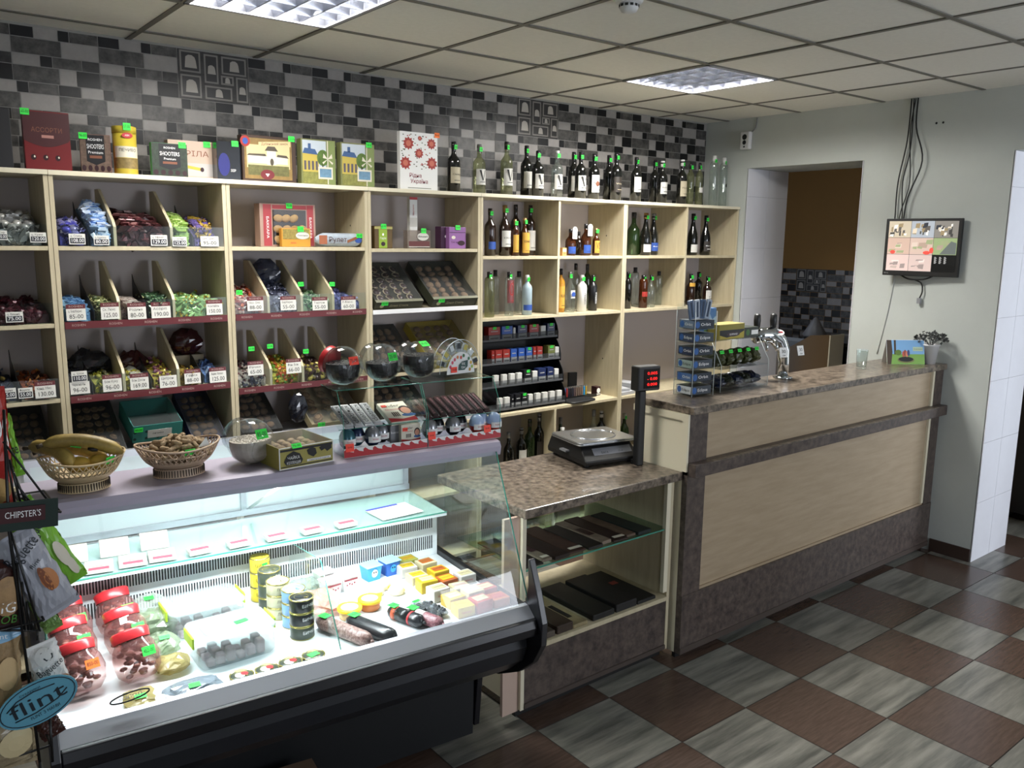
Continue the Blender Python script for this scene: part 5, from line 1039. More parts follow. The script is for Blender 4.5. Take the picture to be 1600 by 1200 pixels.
for key in LV:
    u_ = UN[key[0]]; xa, xb = {'A': (-1.14, -.455), 'B': (-.414, .274), 'C': (.316, 1.009)}[key[0]]
    b = MB(); b.box(xa, xb, -.3485, -.3465, LV[key]+.0005, LV[key]+.088, ACF); b.build('bin_front', u_)
def cm_(c): return mat('foil_'+c, c, .28, metal=.25)
_cm = {}
def candy(kind, c1, c2):
    key = (kind, c1, c2)
    if key in _cm: return _cm[key]
    b = MB(); A, B_ = cm_(c1), cm_(c2)
    if kind == 'twist':
        b.loft([[(x, q*math.cos(2*PI*j/7), q*math.sin(2*PI*j/7)) for j in range(7)] for x, q in ((-.011, .003), (-.009, .0065), (0, .0082), (.009, .0065), (.011, .003))], A, smooth=False)
        for s in (-1, 1): b.add([(s*.010, 0, 0), (s*.021, -.008, .003), (s*.023, 0, -.003), (s*.021, .008, .003), (s*.020, .003, .007), (s*.020, -.003, -.007)], [(0, 1, 2), (0, 2, 3), (0, 4, 5)], B_)
    elif kind == 'stick':
        b.tube([(-.024, 0, 0), (-.022, 0, 0), (.022, 0, 0), (.024, 0, 0)], [.003, .0065, .0065, .003], A, 7)
        for s in (-1, 1): b.add([(s*.023, 0, 0), (s*.033, -.008, .003), (s*.034, .001, -.004), (s*.033, .008, .003)], [(0, 1, 2), (0, 2, 3)], B_)
    elif kind == 'pillow':
        b.loft([[(x, y, z) for y, z in ((-w, -h), (w, -h), (w, h), (-w, h))] for x, w, h in ((-.020, .010, .0006), (-.014, .010, .004), (0, .011, .0075), (.014, .010, .004), (.020, .010, .0006))], A); b.box(-.007, .007, -.0075, .0075, .0062, .0083, B_)
    else:
        rn = random.Random(sum(map(ord, c1)) % 50); b.sphere((0, 0, 0), (.013, .011, .009), A, 7, 5); b.add([(-.012, 0, 0), (-.022, -.006, .006), (-.021, .006, -.004)], [(0, 1, 2)], B_); b.add([(.010, 0, .003), (.021, -.006, -.003), (.020, .007, .007)], [(0, 1, 2)], B_)
    _cm[key] = b; return b
SCL = {'A1': 1.75, 'B1': 1.65, 'A2': 1.5, 'B2': 1.35, 'A3': 1.3, 'B3': 1.25, 'C2': 1.05, 'C3': 1.15}
def heap(key, ua, ub, kinds, label, hb=.13, n=90, indiv=0, seed=0, hf=.055):
    """kinds: list of (shape, colour, second colour)"""
    rn = random.Random(seed+int(ua)); z0 = LV[key]; v = VV[key]
    xa, xb = at(ua, v, 'y', -.34).x+.008, at(ub, v, 'y', -.34).x-.008; sc = SCL[key]
    lim = {'A': (-1.13, -.462), 'B': (-.408, .268), 'C': (.322, 1.003)}[key[0]]; xa, xb = max(xa, lim[0]), min(xb, lim[1])
    surf = lambda y: hf+(hb-hf)*min(1, max(0, (y+.335)/.20))
    cz = 'candy_heap'; b = MB()
    dk = mat('heap_core_'+kinds[0][1], kinds[0][1], .7, noise=.6, scale=120)
    b.prism([(-.312, .002), (-.312, hf-.016), (-.14, hb-.022), (-.06, hb-.03), (-.06, .002)], xa+.003, xb-.003, dk)
    def place():
        mg = min(.022*sc, (xb-xa)*.36); x = rn.uniform(xa+mg, xb-mg); t = rn.random()
        if t < .45: y = -.336+rn.uniform(0, .008); z = rn.uniform(.012, hf)
        else: y = rn.uniform(-.33, -.12); z = surf(y)-.014+rn.uniform(-.004, .010)
        r = Matrix.Rotation(rn.uniform(0, PI), 4, 'Z') @ Matrix.Rotation(rn.uniform(-.6, .6), 4, 'Y') @ Matrix.Rotation(rn.uniform(0, 6), 4, 'X')
        if t < .38: r = Matrix.Rotation(rn.uniform(0, PI), 4, 'Y') @ Matrix.Rotation(rn.uniform(-.3, .3), 4, 'Z')
        return Matrix.Translation((x, y+.010*sc, z)) @ r @ Matrix.Scale(sc*rn.uniform(.85, 1.1), 4)
    for k in range(n):
        c = candy(*rn.choice(kinds)); T = place()
        for m in c.mats:
            i = c.mats.index(m); fs = [f for f, q in zip(c.f, c.mi) if q == i]; used = sorted({a for f in fs for a in f}); mp = {a: j for j, a in enumerate(used)}
            b.add([c.v[a] for a in used], [tuple(mp[a] for a in f) for f in fs], m, False, T)
    o = b.build(cz, None, loc=(0, 0, z0)); tag(o, 'heap of '+label, 'sweets', None, 'stuff')
    pro = {}
    for k in range(indiv):
        kd = kinds[k % len(kinds)] if k < len(kinds) else rn.choice(kinds); mg = min(.022*sc, (xb-xa)*.30)
        nc = 2 if xb-xa < .11 else 3 if xb-xa < .2 else 5; nr = -(-indiv//nc); f = (k//nc+.5)/nr; x = xa+mg+(xb-xa-2*mg)*((k % nc)+.5*((k//nc) % 2))/max(nc-.5, 1)+rn.uniform(-.002, .002); y = -.322+.17*f
        T = Matrix.Translation((0, 0, z0)) @ Matrix.Translation((x, y, surf(y)+.004*sc)) @ Matrix.Rotation(rn.uniform(0, PI), 4, 'Z') @ Matrix.Rotation(rn.uniform(-.5, .5), 4, 'Y') @ Matrix.Scale(sc, 4)
        if kd not in pro: w = candy(*kd); o = w.build('wrapped_candy'); pro[kd] = o
        else: o = pro[kd].copy(); COL.objects.link(o)
        o.matrix_basis = T; tag(o, ('candy at the back of the ' if f > .66 else 'candy in the middle of the ' if f > .33 else 'candy at the front of the ')+label, 'candy', label)
P = lambda *a: a
heap('A1', -60, 72, [P('lump', '9a9a98', 'c9c9c9'), P('lump', 'b5b5b0', '8a8a86'), P('pillow', '6c6c68', '9a9a96')], 'silver and white sweets, left unit, top', .15, 90, 27)
heap('A2', -60, 84, [P('lump', '3f1620', '5a2430'), P('lump', '4c1c28', '3a1018')], 'dark red foil sweets in the left unit', .10, 110)
heap('A3', -60, 33, [P('lump', '232838', '55607a'), P('twist', '7a6a38', '2c3040')], 'dark blue and gold sweets in the left unit, bottom bin', .11, 70)
heap('A3', 36, 94, [P('lump', 'a8552c', 'c98a3c'), P('lump', '4a2a20', '7a3a24')], 'orange and brown sweets in the left unit, bottom bin', .10, 50)
heap('B1', 92, 138, [P('lump', '4a4aa8', '9a9ad0'), P('lump', '8a88b8', 'c0c0e0'), P('lump', '1f2040', '4a4a80')], 'violet and blue foil sweets in the top row', .11, 50, 27)
heap('B1', 140, 180, [P('pillow', '9ab8dc', '3a66b0'), P('pillow', 'c8d4e4', '5a86c8')], 'pale blue wrapped sweets in the top row', .19, 60, 27)
heap('B1', 183, 267, [P('pillow', '3a2022', '6a3a3c'), P('pillow', '5c3034', 'a87a78'), P('pillow', '2a1618', '4a2a2c')], 'dark brown and pink sweets in the top row', .15, 80, 27)
heap('B1', 271, 302, [P('pillow', '8aa850', 'c0d090'), P('pillow', '9ab860', '5a7830')], 'light green sweets in the top row', .15, 45, 27)
heap('B1', 304, 345, [P('twist', '6a5a9a', 'c0a040'), P('twist', 'b89a40', '6a5a9a')], 'violet and gold twisted sweets in the top row', .13, 60, 27)
heap('B2', 99, 148, [P('pillow', '6a9ac8', '3a6090'), P('pillow', '8ab4d8', '2a4a70')], 'sky blue sweets in the second row', .09, 60, 27)
heap('B2', 150, 186, [P('twist', '9aa070', 'd0d0a0'), P('twist', '4a5a38', 'b0b080')], 'green and cream sweets in the second row', .09, 45, 27)
heap('B2', 189, 233, [P('pillow', '8a7470', 'c8c0b8'), P('pillow', '4c3432', 'a89a90')], 'brown and white sweets in the second row', .08, 50, 27)
heap('B2', 235, 272, [P('stick', '3a5a3c', '8aa080'), P('stick', '2a4030', 'a0a878')], 'dark green stick sweets in the second row', .10, 40, 27)
heap('B2', 275, 353, [P('stick', '86b070', 'c0b050'), P('stick', '98c080', 'b8a040')], 'pale green sticks with gold ends, second row', .09, 70, 27)
heap('B3', 108, 145, [P('lump', '22242c', '3c4050'), P('lump', '181a20', '50586a')], 'black and dark blue sweets in the third row', .13, 55)
heap('B3', 147, 194, [P('twist', 'a8a84a', '7a8a3a'), P('twist', '8a8a70', 'b8b040')], 'yellow-green twisted sweets in the third row', .10, 65)
heap('B3', 197, 237, [P('twist', 'c0b848', 'e0d870'), P('pillow', 'b8b8b0', 'a89a40')], 'yellow and cream sweets in the third row', .10, 60)
heap('B3', 240, 279, [P('twist', 'b0a03c', '8a4a5c'), P('twist', '8a5a70', 'c0b050')], 'gold and pink sweets in the third row', .12, 60)
heap('B3', 282, 318, [P('stick', 'a88a38', 'c8a848'), P('stick', '8a7030', 'b89a40')], 'gold stick sweets in the third row', .08, 40)
heap('B3', 320, 355, [P('pillow', '5a7ab0', 'b0c4e0'), P('pillow', '2a3a5c', '8aa0c8')], 'blue and white sweets in the third row', .10, 50)
heap('C2', 362, 419, [P('lump', 'b89a90', 'a84a30'), P('lump', 'c06038', 'd8d0c8'), P('lump', '7a3028', 'c09080')], 'orange and white round sweets in the third unit', .13, 90)
heap('C2', 423, 471, [P('twist', '3c4056', 'a0a4b8'), P('twist', '7a7e94', '2a2e40')], 'navy and silver twisted sweets in the third unit', .15, 110)
heap('C2', 475, 520, [P('twist', '8aa884', 'd0dcc8'), P('twist', '3a6a40', 'a8c0a0')], 'green and white twisted sweets in the third unit', .10, 90)
heap('C2', 524, 568, [P('lump', '5a6098', '9aa0d0'), P('lump', '7a80b8', '3a4070')], 'lilac blue round sweets in the third unit', .10, 80)
heap('C3', 373, 422, [P('twist', 'b0a8a0', '6a3a40'), P('twist', '4a4a5a', 'c0b8b0')], 'white and plum twisted sweets, lower row of the third unit', .11, 80)
heap('C3', 427, 472, [P('twist', 'a8a83a', 'c8682c'), P('twist', '5a8a3a', 'c8c050'), P('twist', 'b05028', 'd0a040')], 'yellow, green and orange twisted sweets in the lower row', .13, 80)
heap('C3', 477, 520, [P('lump', '38231f', '5a3a30'), P('lump', 'a89a50', '3a2a20')], 'dark brown sweets in the lower row of the third unit', .12, 60)
heap('C3', 524, 568, [P('lump', '3a3a28', '6a6a40'), P('lump', '2a2018', '8a8048')], 'olive and brown sweets behind the lying jars', .12, 50)
# film bags standing behind the heaps
DB1 = glass('dark_bag_film', 'a8a8b0', .2, .1, .55, '20222c'); DB2 = glass('maroon_bag_film', 'c08a90', .2, .1, .55, '3c1a20')
for (u, v, w, h, m, z, lb) in ((140, 560, .19, .17, DB1, Z3, 'dark film bag of sweets behind the black sweets'), (205, 555, .16, .15, DB2, Z3, 'maroon film bag of sweets in the third row, middle'), (292, 530, .15, .12, DB2, Z3+.12, 'maroon film bag of sweets stacked high at the right of the third row'), (415, 420, .15, .15, glass('navy_bag_film', 'b0b4c0', .2, .1, .5, '3c4258'), Z2+.10, 'dark blue film bag heaped above the navy sweets')):
    x = at(u, v, 'y', -.14).x
    if z > Z3+.1 and u < 400:
        b = MB(); b.box(-.07, .07, -.02, .07, 0, .119, mat('plain_card', '8a7f6a', .7)); o = b.build('carton', None, loc=(x, -.14, Z3+.0005)); tag(o, 'plain cardboard carton under the maroon bag at the back of the third row', 'carton')
    bag('sweet_bag', lb, 'bag', w, .12, h, m, Tr(x, -.125, z+(.0005)), int(u), None, amp=.25)

# price cards on the bins (parts of the shelving units)
CARD = mat('card_white', 'd9d8d2', .6); LCD = mat('card_dark_field', '2a2c32', .5)
def card(key, u0, v0, u1, v1, name, price, style=0):
    a = at(u0, v0, 'y', -.353); c = at(u1, v1, 'y', -.353); w = c.x-a.x; h = a.z-c.z; b = MB()
    b.T = Tr((a.x+c.x)/2, -.353, (a.z+c.z)/2, 0, -3)
    b.box(-w/2, w/2, -.0005, .0005, -h/2, h/2, CARD)
    if style == 1:                                       # printed frame with a dark price field
        b.box(-w*.44, w*.44, -.0012, -.0004, -h*.40, h*.10, LCD); b.text(price, h*.48, WINK, Tr(0, -.0018, -h*.15), width=w*.74)
    else: b.text(price, h*.50, INK, Tr(0, -.0012, -h*.18), width=w*.72)
    b.text(name, h*.28, INK, Tr(-w*.05, -.0012, h*.28), width=w*.7)
    if style == 2: b.box(-w/2, w/2, -.0005, .0005, h/2, h/2+.018, MAROON); b.text('ROSHEN', .012, mat('strip_print', 'b39a94'), Tr(0, -.0012, h/2+.009), width=w*.7)
    b.build('price_card', UN[key[0]])
for a in [('A1', 46, 363, 73, 379, 'ц. Крем', '120.00', 1), ('A1', -8, 360, 12, 375, 'ц. Сир', '100.00', 1), ('B1', 107, 365, 134, 382, 'ц. Слива', '108.00', 1), ('B1', 146, 368, 171, 383, 'ц. Бджілка', '80.00', 1), ('B1', 235, 367, 262, 384, 'ц. Анжел', '129.00', 1), ('B1', 269, 370, 292, 385, 'ц. Зелена', '125.00', 1), ('B1', 313, 369, 342, 385, 'цук. Ірис', '95-00', 0),
          ('A2', 8, 488, 37, 503, 'ц. Вишня', '75.00', 1), ('B2', 103, 483, 135, 500, 'ц. Барбарис', '85-00', 2), ('B2', 157, 480, 187, 498, 'Ск. Люкс', '125.00', 2), ('B2', 199, 480, 229, 498, 'Родина', '80-00', 2), ('B2', 236, 479, 267, 496, 'Асорті', '190.00', 2), ('B2', 322, 475, 348, 491, 'Коктейль', '150.00', 2),
          ('A3', -2, 608, 26, 622, 'ц. Ліщина', '135.00', 1), ('A3', 28, 607, 52, 621, 'Фрукти', '55.00', 1), ('A3', 54, 604, 88, 620, 'Канд. Мікс', '130.00', 2), ('B3', 111, 581, 137, 596, 'ц. Шок', '110.00', 1), ('B3', 109, 598, 141, 614, 'Червона Кн.', '96-00', 0), ('B3', 160, 593, 191, 610, 'Бом Куку', '96-00', 2), ('B3', 203, 591, 233, 607, 'Бон Джон', '169.00', 2), ('B3', 249, 588, 277, 604, 'Цитрон', '76-00', 0), ('B3', 288, 584, 314, 598, 'Горіх', '88-00', 2), ('B3', 327, 581, 354, 596, 'Карам. Молоко', '125.00', 2),
          ('C2', 386, 470, 412, 485, 'Мол. Оліс', '88-00', 2), ('C2', 438, 469, 463, 484, 'Барбарис', '55-00', 2), ('C2', 488, 470, 512, 484, 'Тархун', '55-00', 2), ('C2', 533, 469, 556, 483, 'Мікс', '60-00', 2), ('C3', 387, 571, 412, 585, 'Рачки', '65-00', 2), ('C3', 447, 567, 471, 582, 'Фан. Бон', '66-00', 2)]:
    card(*a)
for (u, v, k) in ((374, 457, 'C'), (470, 444, 'C'), (519, 444, 'C'), (393, 545, 'C'), (422, 541, 'C'), (478, 549, 'C')):
    p = at(u, v, 'y', -.352); sticker(UN[k], Tr(p.x, -.3515, p.z, 0, -2), .030, .022, '65-00')

# ================= TRAYS OF COOKIES =================
OLV = mat('dark_olive_card', '35372a', .5); BLC = mat('black_tray_card', '1b1b1a', .45); YLC = mat('yellow_tray_card', 'a8952c', .5); BSC = mat('brown_cookie', '6b5236', .8, noise=.3, scale=60); CRM = mat('cream_ring_cookie', 'a39878', .7); TRW = mat('white_tray', 'b4b6bc', .4)
def tray(u0, u1, z, h, m, label, cook, tilt=37, d=.335, txt=None, tg=None, nx=4, ny=6, y=-.330, edge=None):
    a = at(u0, 480, 'y', y).x; c = at(u1, 480, 'y', y).x; a = at(u0, 480+(1.54-z)*330, 'y', y).x; c = at(u1, 480+(1.54-z)*330, 'y', y).x; 
    for lo, hi in ((-1.138, -.457), (-.413, .273), (.318, 1.007), (1.052, 1.730)):
        if lo-.06 < (a+c)/2 < hi+.06: a, c = max(a, lo), min(c, hi)
    w = c-a-.006
    if .9 < z < .95: tilt = 33
    t = open_tray('cookie_tray', w, d, h, m, label, 'cookie tray', Tr((a+c)/2, y, z+.0006) @ RX(tilt) , hb=h)
    if txt: b = MB(); b.text(txt, h*.34, mat('pale_gold_print', 'a8a080', .6), Tr(0, -.001, h*.5), width=w*.4); b.ell(-w*.36, h*.5, h*.24, h*.24, -.0008, mat('pale_gold_print', 'a8a080')); b.box(-w/2, w/2, -.0004, .02, h, h+.0008, mat('olive_lid_edge', '8a8a70', .5)); b.build('printed_front', t)
    rn = random.Random(int(u0))
    if cook:
        ms = {'dark': (CHOC, CRM), 'brown': (BSC, BSC), 'nut': (mat('walnut_cookie', '8c7152', .8, noise=.3, scale=70), BSC), 'round': (mat('round_cookie', '8d7350', .8, noise=.25, scale=50), BSC)}[cook]; b = MB()
        for i in range(nx):
            for k in range(ny):
                x = -w/2+.02+(w-.04)*(i+.5)/nx+rn.uniform(-.006, .006); yy = .03+(d-.05)*(k+.5)/ny; r = min((w-.04)/nx, (d-.05)/ny)*.52
                b.T = Tr(x, yy, h*.62, rn.uniform(0, 180), rn.uniform(-30, 30)); b.sphere((0, 0, 0), (r, r*.85, r*.45), ms[0], 10, 6)
                if cook == 'dark': b.tube([(r*.9*math.cos(q*PI/6), r*.8*math.sin(q*PI/6), r*.2) for q in range(9)], r*.12, CRM, 5)
                if cook == 'round': b.tube([(r*.6*math.cos(q*PI/5), r*.55*math.sin(q*PI/5), r*.35) for q in range(11)], r*.10, BSC, 5)
        b.build('cookies', t)['kind'] = 'stuff'
    if tg: sticker(t, Tr(-w*.32, -.002, h*.85, 0, -20), .04, .022, tg)
    return t
tray(583, 658, 1.538, .052, OLV, 'olive cookie tray under film with dark glazed cookies, fourth unit middle shelf, left', 'dark', txt='Дана Стиль', tg='92-00')
tray(672, 746, 1.538, .058, OLV, 'olive cookie tray under film with walnut-shaped cookies, fourth unit middle shelf, right', 'nut', txt='Дана Стиль', tg='96-00', nx=4)
tray(583, 650, 1.190, .05, BLC, 'plain black cookie tray in the lower shelf of the fourth unit', 'brown')
tray(668, 745, 1.190, .055, YLC, 'bright yellow cookie tray in the lower shelf of the fourth unit', 'brown')
TE = mat('teal_card', '3f958e', .5)
tray(-30, 84, .931, .05, BLC, 'black cookie tray with white lace paper, bottom of the far left unit', 'brown', nx=6)
tray(122, 196, .931, .055, BLC, 'dark tray of round swirl cookies behind the baskets', 'round', nx=4, ny=6)
for k, (xa, xb, lb) in enumerate(((-1.135, -.46, 'white plastic riser under the lace-paper tray in the far left unit'), (-.41, .27, 'white plastic riser under the trays behind the baskets'), (.32, 1.005, 'white plastic riser under the trays behind the lying jar'), (1.055, 1.73, 'white plastic riser under the tray behind the confectionery stands'))):
    b = MB(); b.box(xa, xb, -.335, -.03, .0005, .058, TRW); o = b.build('riser', None, loc=(0, 0, .87)); tag(o, lb, 'riser', 'white risers in the bottom row')
t = tray(204, 284, .992, .085, TE, 'teal dotted cookie box with cut-out front between the dark trays', None, d=.235, y=-.345, tilt=20)
b = MB(); w_ = .2; 
for k in range(9): b.ell(-.10+.05*(k % 5), .018+.035*(k//5), .007, .007, -.0008, mat('dark_teal_dot', '1f4a4a', .6), 12)
b.box(-.045, .06, -.0014, -.0004, .018, .058, WHITE); b.text('печиво', .014, INK, Tr(.0, -.002, .04)); b.build('printed_front', t)
sticker(t, Tr(-.085, -.002, .066, 0, -8), .036, .02, '85-00')
tray(298, 352, .931, .05, mat('navy_tray', '24284a', .4), 'navy edged tray under film at the right of the teal box', 'brown', nx=3)
tray(372, 440, .931, .05, BLC, 'dark cookie tray behind the lying clear jar', 'brown', nx=4)
tray(484, 566, .931, .045, mat('cream_tray', 'a89c78', .5), 'cream tray of pale round cookies left of the confectionery stands', 'round', nx=3, ny=5, tg='72-00')
tray(592, 668, .931, .05, BLC, 'dark cookie tray seen through the confectionery stands', 'nut', nx=4)
bag('dried_fish_bag', 'dark film bag of rings hanging in front of the cookie trays', 'bag', .09, .05, .14, DB1, Tr(at(455, 640, 'y', -.30).x, -.385, 1.0), 77, amp=.3)
# ================= CIGARETTE RACK =================
RKB = mat('rack_black', '0b0b0c', .45); RKG = glass('rack_lip', 'c8ccd0', .12, .1, .25, '5a5d62')
t = empty('cigarette_rack', (1.80, -.31, .8705), 0, 'black four-tier cigarette rack with curved sides on the counter board', 'cigarette rack')
TZ = [.022, .160, .297, .437]; RW = .675; TY = [0, .03, .06, .09]
b = MB(); b.box(.004, RW-.004, .262, .27, 0, .56, RKB); b.build('back_panel', t)
for s, xx in (('l', 0), ('r', RW-.004)):
    b = MB(); pr = [(.27, 0)]
    for k in range(4):
        y0 = TY[k]-.0; z0 = TZ[k]-.02; pr += [(y0-.004, z0), (y0-.004, z0+.045), (y0+.008, z0+.085), (y0+.03, z0+.12), (y0+.045, z0+.136)]
    pr += [(.27, .565)]; b.prism(pr, xx, xx+.004, RKB); b.build('side_panel', t)
for k in range(4):
    b = MB(); b.box(.0045, RW-.0045, TY[k], .2615, TZ[k]-.012, TZ[k]-.008, RKB); b.box(.0045, RW-.0045, TY[k], TY[k]+.003, TZ[k]-.012, TZ[k]+.004, mat('rack_grey_lip', '54565a', .4)); b.build('tier', t)
    b = MB(); b.quad((.0045, TY[k]+.0005, TZ[k]+.004), (RW-.0045, TY[k]+.0005, TZ[k]+.004), (RW-.0045, TY[k]+.0005, TZ[k]+.034), (.0045, TY[k]+.0005, TZ[k]+.034), RKG); b.build('clear_lip', t)
CR, CB, CN, CK, CO, CW = mat('cig_red', '9a2a22', .4), mat('cig_blue', '2a55a8', .4), mat('cig_navy', '1c2850', .35), mat('cig_black', '16171c', .35), mat('cig_olive', '6a7038', .4), mat('cig_white', 'cfcfcb', .45)
rowsC = [[(763, 782, CR, 1), (784, 801, CB, 1), (802, 806, CW, 0), (809, 824, CN, 1), (827, 842, CR, 1), (845, 853, CW, 0), (855, 867, CN, 1), (868, 875, CW, 0)],
         [(768, 773, CR, 0), (774, 785, CR, 0), (786, 797, CR, 0), (798, 808, CB, 0), (810, 820, CB, 0), (822, 832, CB, 1), (833, 838, CR, 0), (839, 848, CR, 0), (856, 867, CO, 1), (867, 875, CW, 0)],
         [(772, 780, CW, 0), (785, 793, CW, 0), (797, 805, CW, 0), (808, 816, CW, 0), (819, 831, CK, 1), (832, 840, CW, 0), (841, 853, CN, 0), (855, 865, CN, 0), (866, 873, CW, 0)],
         [(779, 786, CW, 0), (789, 797, CW, 0), (799, 803, CK, 0), (805, 814, CK, 0), (815, 824, CK, 1), (826, 833, CW, 0), (837, 845, CW, 0), (848, 856, CW, 0), (859, 867, CW, 0), (870, 878, CW, 0)]]
cn = {CR: 'red', CB: 'blue', CN: 'navy', CK: 'black', CO: 'olive', CW: 'white'}; od = ['first', 'second', 'third', 'fourth', 'fifth', 'sixth', 'seventh', 'eighth', 'ninth', 'tenth']
for r_, row in enumerate(rowsC):
    tier = 3-r_; z = .8705+TZ[tier]-.008; y = -.31+TY[tier]+.008
    for i, (u0, u1, m, tg) in enumerate(row):
        xa = at(u0, 520+38*r_, 'y', y).x; xb = at(u1, 520+38*r_, 'y', y).x; xa = max(xa, 1.808); xb = min(xb, 2.468); h = .088 if m is not CW else .076
        if xb-xa < .012: continue
        o = pack('cigarette_pack', '%s cigarette pack, %s from the left on the %s tier' % (cn[m], od[i], ('top', 'second', 'third', 'bottom')[r_]), 'cigarette pack', xb-xa-.004, h, .022 if m is CW else .05, m, Tr((xa+xb)/2, y, z+.0006), None, 'cigarette packs in the rack', .001)  # the white pieces are plastic pushers of the rack
        if m is not CW:
            b = MB(); w = xb-xa-.004; b.box(-w*.46, w*.46, -.0009, -.0002, h*.04, h*.42, CW); b.box(-w*.36, w*.36, -.0014, -.0008, h*.18, h*.24, INK); b.box(-w*.30, w*.30, -.0012, -.0002, h*.66, h*.72, mat('cig_print', 'a8a8a8', .5)); b.build('print', o)
            if tg: sticker(o, Tr(0, -.002, h*.92), .026, .016, '32-00')
        else:
            b = MB(); w = xb-xa-.004; b.box(-w*.45, w*.45, -.0008, -.0002, h*.02, h*.3, mat('cig_grey_band', 'a8a8a6', .5)); b.build('print', o)  # grey band low on the front of the white pieces
# goods right of the rack
YC = .8705
o = pack('small_carton', 'yellow-brown small carton at the back right of the cigarette rack', 'carton', .10, .06, .05, mat('ochre_card', '9a7a3a', .6), Tr(2.60, -.10, YC+.062), lambda b, w, h: b.text('Клей', h*.4, INK, Tr(-w*.1, -.001, h*.5))); o.location.z = YC+.0
pack('display_box', 'black upright tablet-like box leaning at the back of the counter', 'box', .065, .15, .02, RKB, Tr(2.74, -.085, YC+.001, -14))
t = empty('lighter_tray', (2.66, -.20, YC), 0, 'black tray with a row of coloured lighters on the counter board', 'tray')
b = MB(); b.box(-.15, .16, -.04, .06, 0, .008, RKB); b.box(-.15, .16, -.04, -.036, .008, .02, RKB); b.build('tray', t)
for k in range(15):
    c = ['2f7a4a', '2a8a55', '3a6ab0', '2a559a', '9a3030', '2a2a35', '25252c', '30303a', '5a4a4a', '6a5a50', '6a5a50', '6a584c', '7a6a5c', '2a8ac0', 'a88a30'][k]
    b = MB(); b.rbox(-.007, .007, -.005, .005, 0, .06, mat('lighter_'+c, c, .3), .004); o = b.build('lighter', None, loc=(2.525+.0175*k, -.185, YC+.0085)); tag(o, 'coloured pocket lighter, %s from the left in the black tray' % (od+['eleventh', 'twelfth', 'thirteenth', 'fourteenth', 'last'])[k], 'lighter', 'lighters in the black tray')
    b = MB(); b.box(-.005, .005, -.004, .004, .0602, .070, mat('steel_tip', 'a0a2a6', .3, metal=.8)); b.build('metal_top', o)
b = MB(); b.rbox(-.12, .12, -.07, .07, 0, .012, mat('black_pad', '17181a', .6), .03); o = b.build('black_pouch', None, loc=(2.60, -.285, YC+.0006), rz=.08); tag(o, 'flat black zipped pouch lying in front of the lighters', 'pouch')
pack('sweet_carton', 'small brown and white carton right of the lighters', 'carton', .04, .06, .05, CHOC, Tr(2.855, -.22, YC+.0006), lambda b, w, h: (b.ell(0, h*.55, w*.4, h*.3, -.001, WHITE, 14), b.box(-w*.4, w*.4, -.001, 0, h*.1, h*.2, WHITE)))
for k, (x, y, w, d, h, rz) in enumerate(((3.03, -.22, .16, .2, .02, 5), (3.03, -.21, .13, .17, .018, -12), (3.17, -.20, .1, .16, .06, 8))):
    b = MB(); b.box(-w/2, w/2, -d/2, d/2, 0, h, mat('paper_stack', 'b0b2b6', .7)); 
    for q in range(4): b.box(-w/2-.0004, w/2+.0004, -d/2-.0004, d/2+.0004, h*(q+.5)/4, h*(q+.5)/4+.0006, mat('paper_line', '80838a', .7))
    o = b.build('paper_stack', None, loc=(x, y, YC+.0006+(.0205 if k == 1 else 0)), rz=math.radians(rz)); tag(o, ['wide stack of white papers left of the gum stand on the low board', 'smaller stack of papers lying on the wide one', 'taller grey ledger stack beside the papers'][k], 'papers')

# ================= SCALE =================
t = empty('weighing_scale', (1.587, -1.487, .9003), math.radians(-10), 'black electronic weighing scale with steel pan and red pole display', 'scale')
SCB = mat('scale_black', '0a0a0b', .5); STL = mat('steel_pan', 'b8babd', .22, metal=.9)
b = MB(); b.loft([[(-.135, -.15, .012), (.135, -.15, .012), (.135, .15, .012), (-.135, .15, .012)], [(-.135, -.155, .03), (.135, -.155, .03), (.135, .155, .03), (-.135, .155, .03)], [(-.125, -.095, .082), (.125, -.095, .082), (.125, .14, .082), (-.125, .14, .082)]], SCB); b.build('scale_body', t, bevel=.004)
b = MB(); b.T = Tr(.015, -.1275, .054) @ RX(-42); b.box(-.095, .095, -.001, .001, -.022, .024, mat('grey_panel', '6d6f76', .4)); b.text('ВАГА', .014, INK, Tr(-.04, -.002, 0)); b.text('15 кг', .012, INK, Tr(.04, -.002, 0)); b.build('front_panel', t)
t.scale = (1.1, 1.1, 1.1)
for x in (-.11, .11):
    for y in (-.12, .12): b = MB(); b.lathe([(.012, 0), (.012, .0118)], INK, 10, Tr(x, y, 0)); b.build('foot', t)
b = MB(); b.rbox(-.145, .145, -.118, .118, .094, .102, STL, .02); b.rbox(-.145, .145, -.118, .118, .087, .0938, STL, .02)
b.tube([(.098*math.cos(a*PI/24), .088*math.sin(a*PI/24), .1025) for a in range(49)], .003, STL, 6); b.build('steel_pan', t)
b = MB(); b.box(-.15, -.1255, -.02, .03, .045, .052, mat('lever_grey', '808285', .4)); b.build('lever', t)
t2 = Matrix.Rotation(math.radians(-10), 4, 'Z')
b = MB(); b.rbox(.088, .124, -.202, -.166, 0, .318, SCB, .008); b.box(.09, .122, -.167, -.154, .0, .02, SCB); b.build('pole', t)
b = MB(); b.rbox(.07, .185, -.212, -.158, 0.318, .42, SCB, .008); b.build('display_head', t)
REDL = mat('red_led', 'ff1a14', .5, emit=1.3)
b = MB(); b.box(.098, .178, -.2135, -.2125, .329, .409, mat('display_glass', '1a0c0c', .15))
for j, tx in enumerate(('0.005', '- 0.00', '0.000')): b.text(tx, .017, REDL, Tr(.140, -.2145, .391-.023*j), width=.05)
b.build('red_display', t)

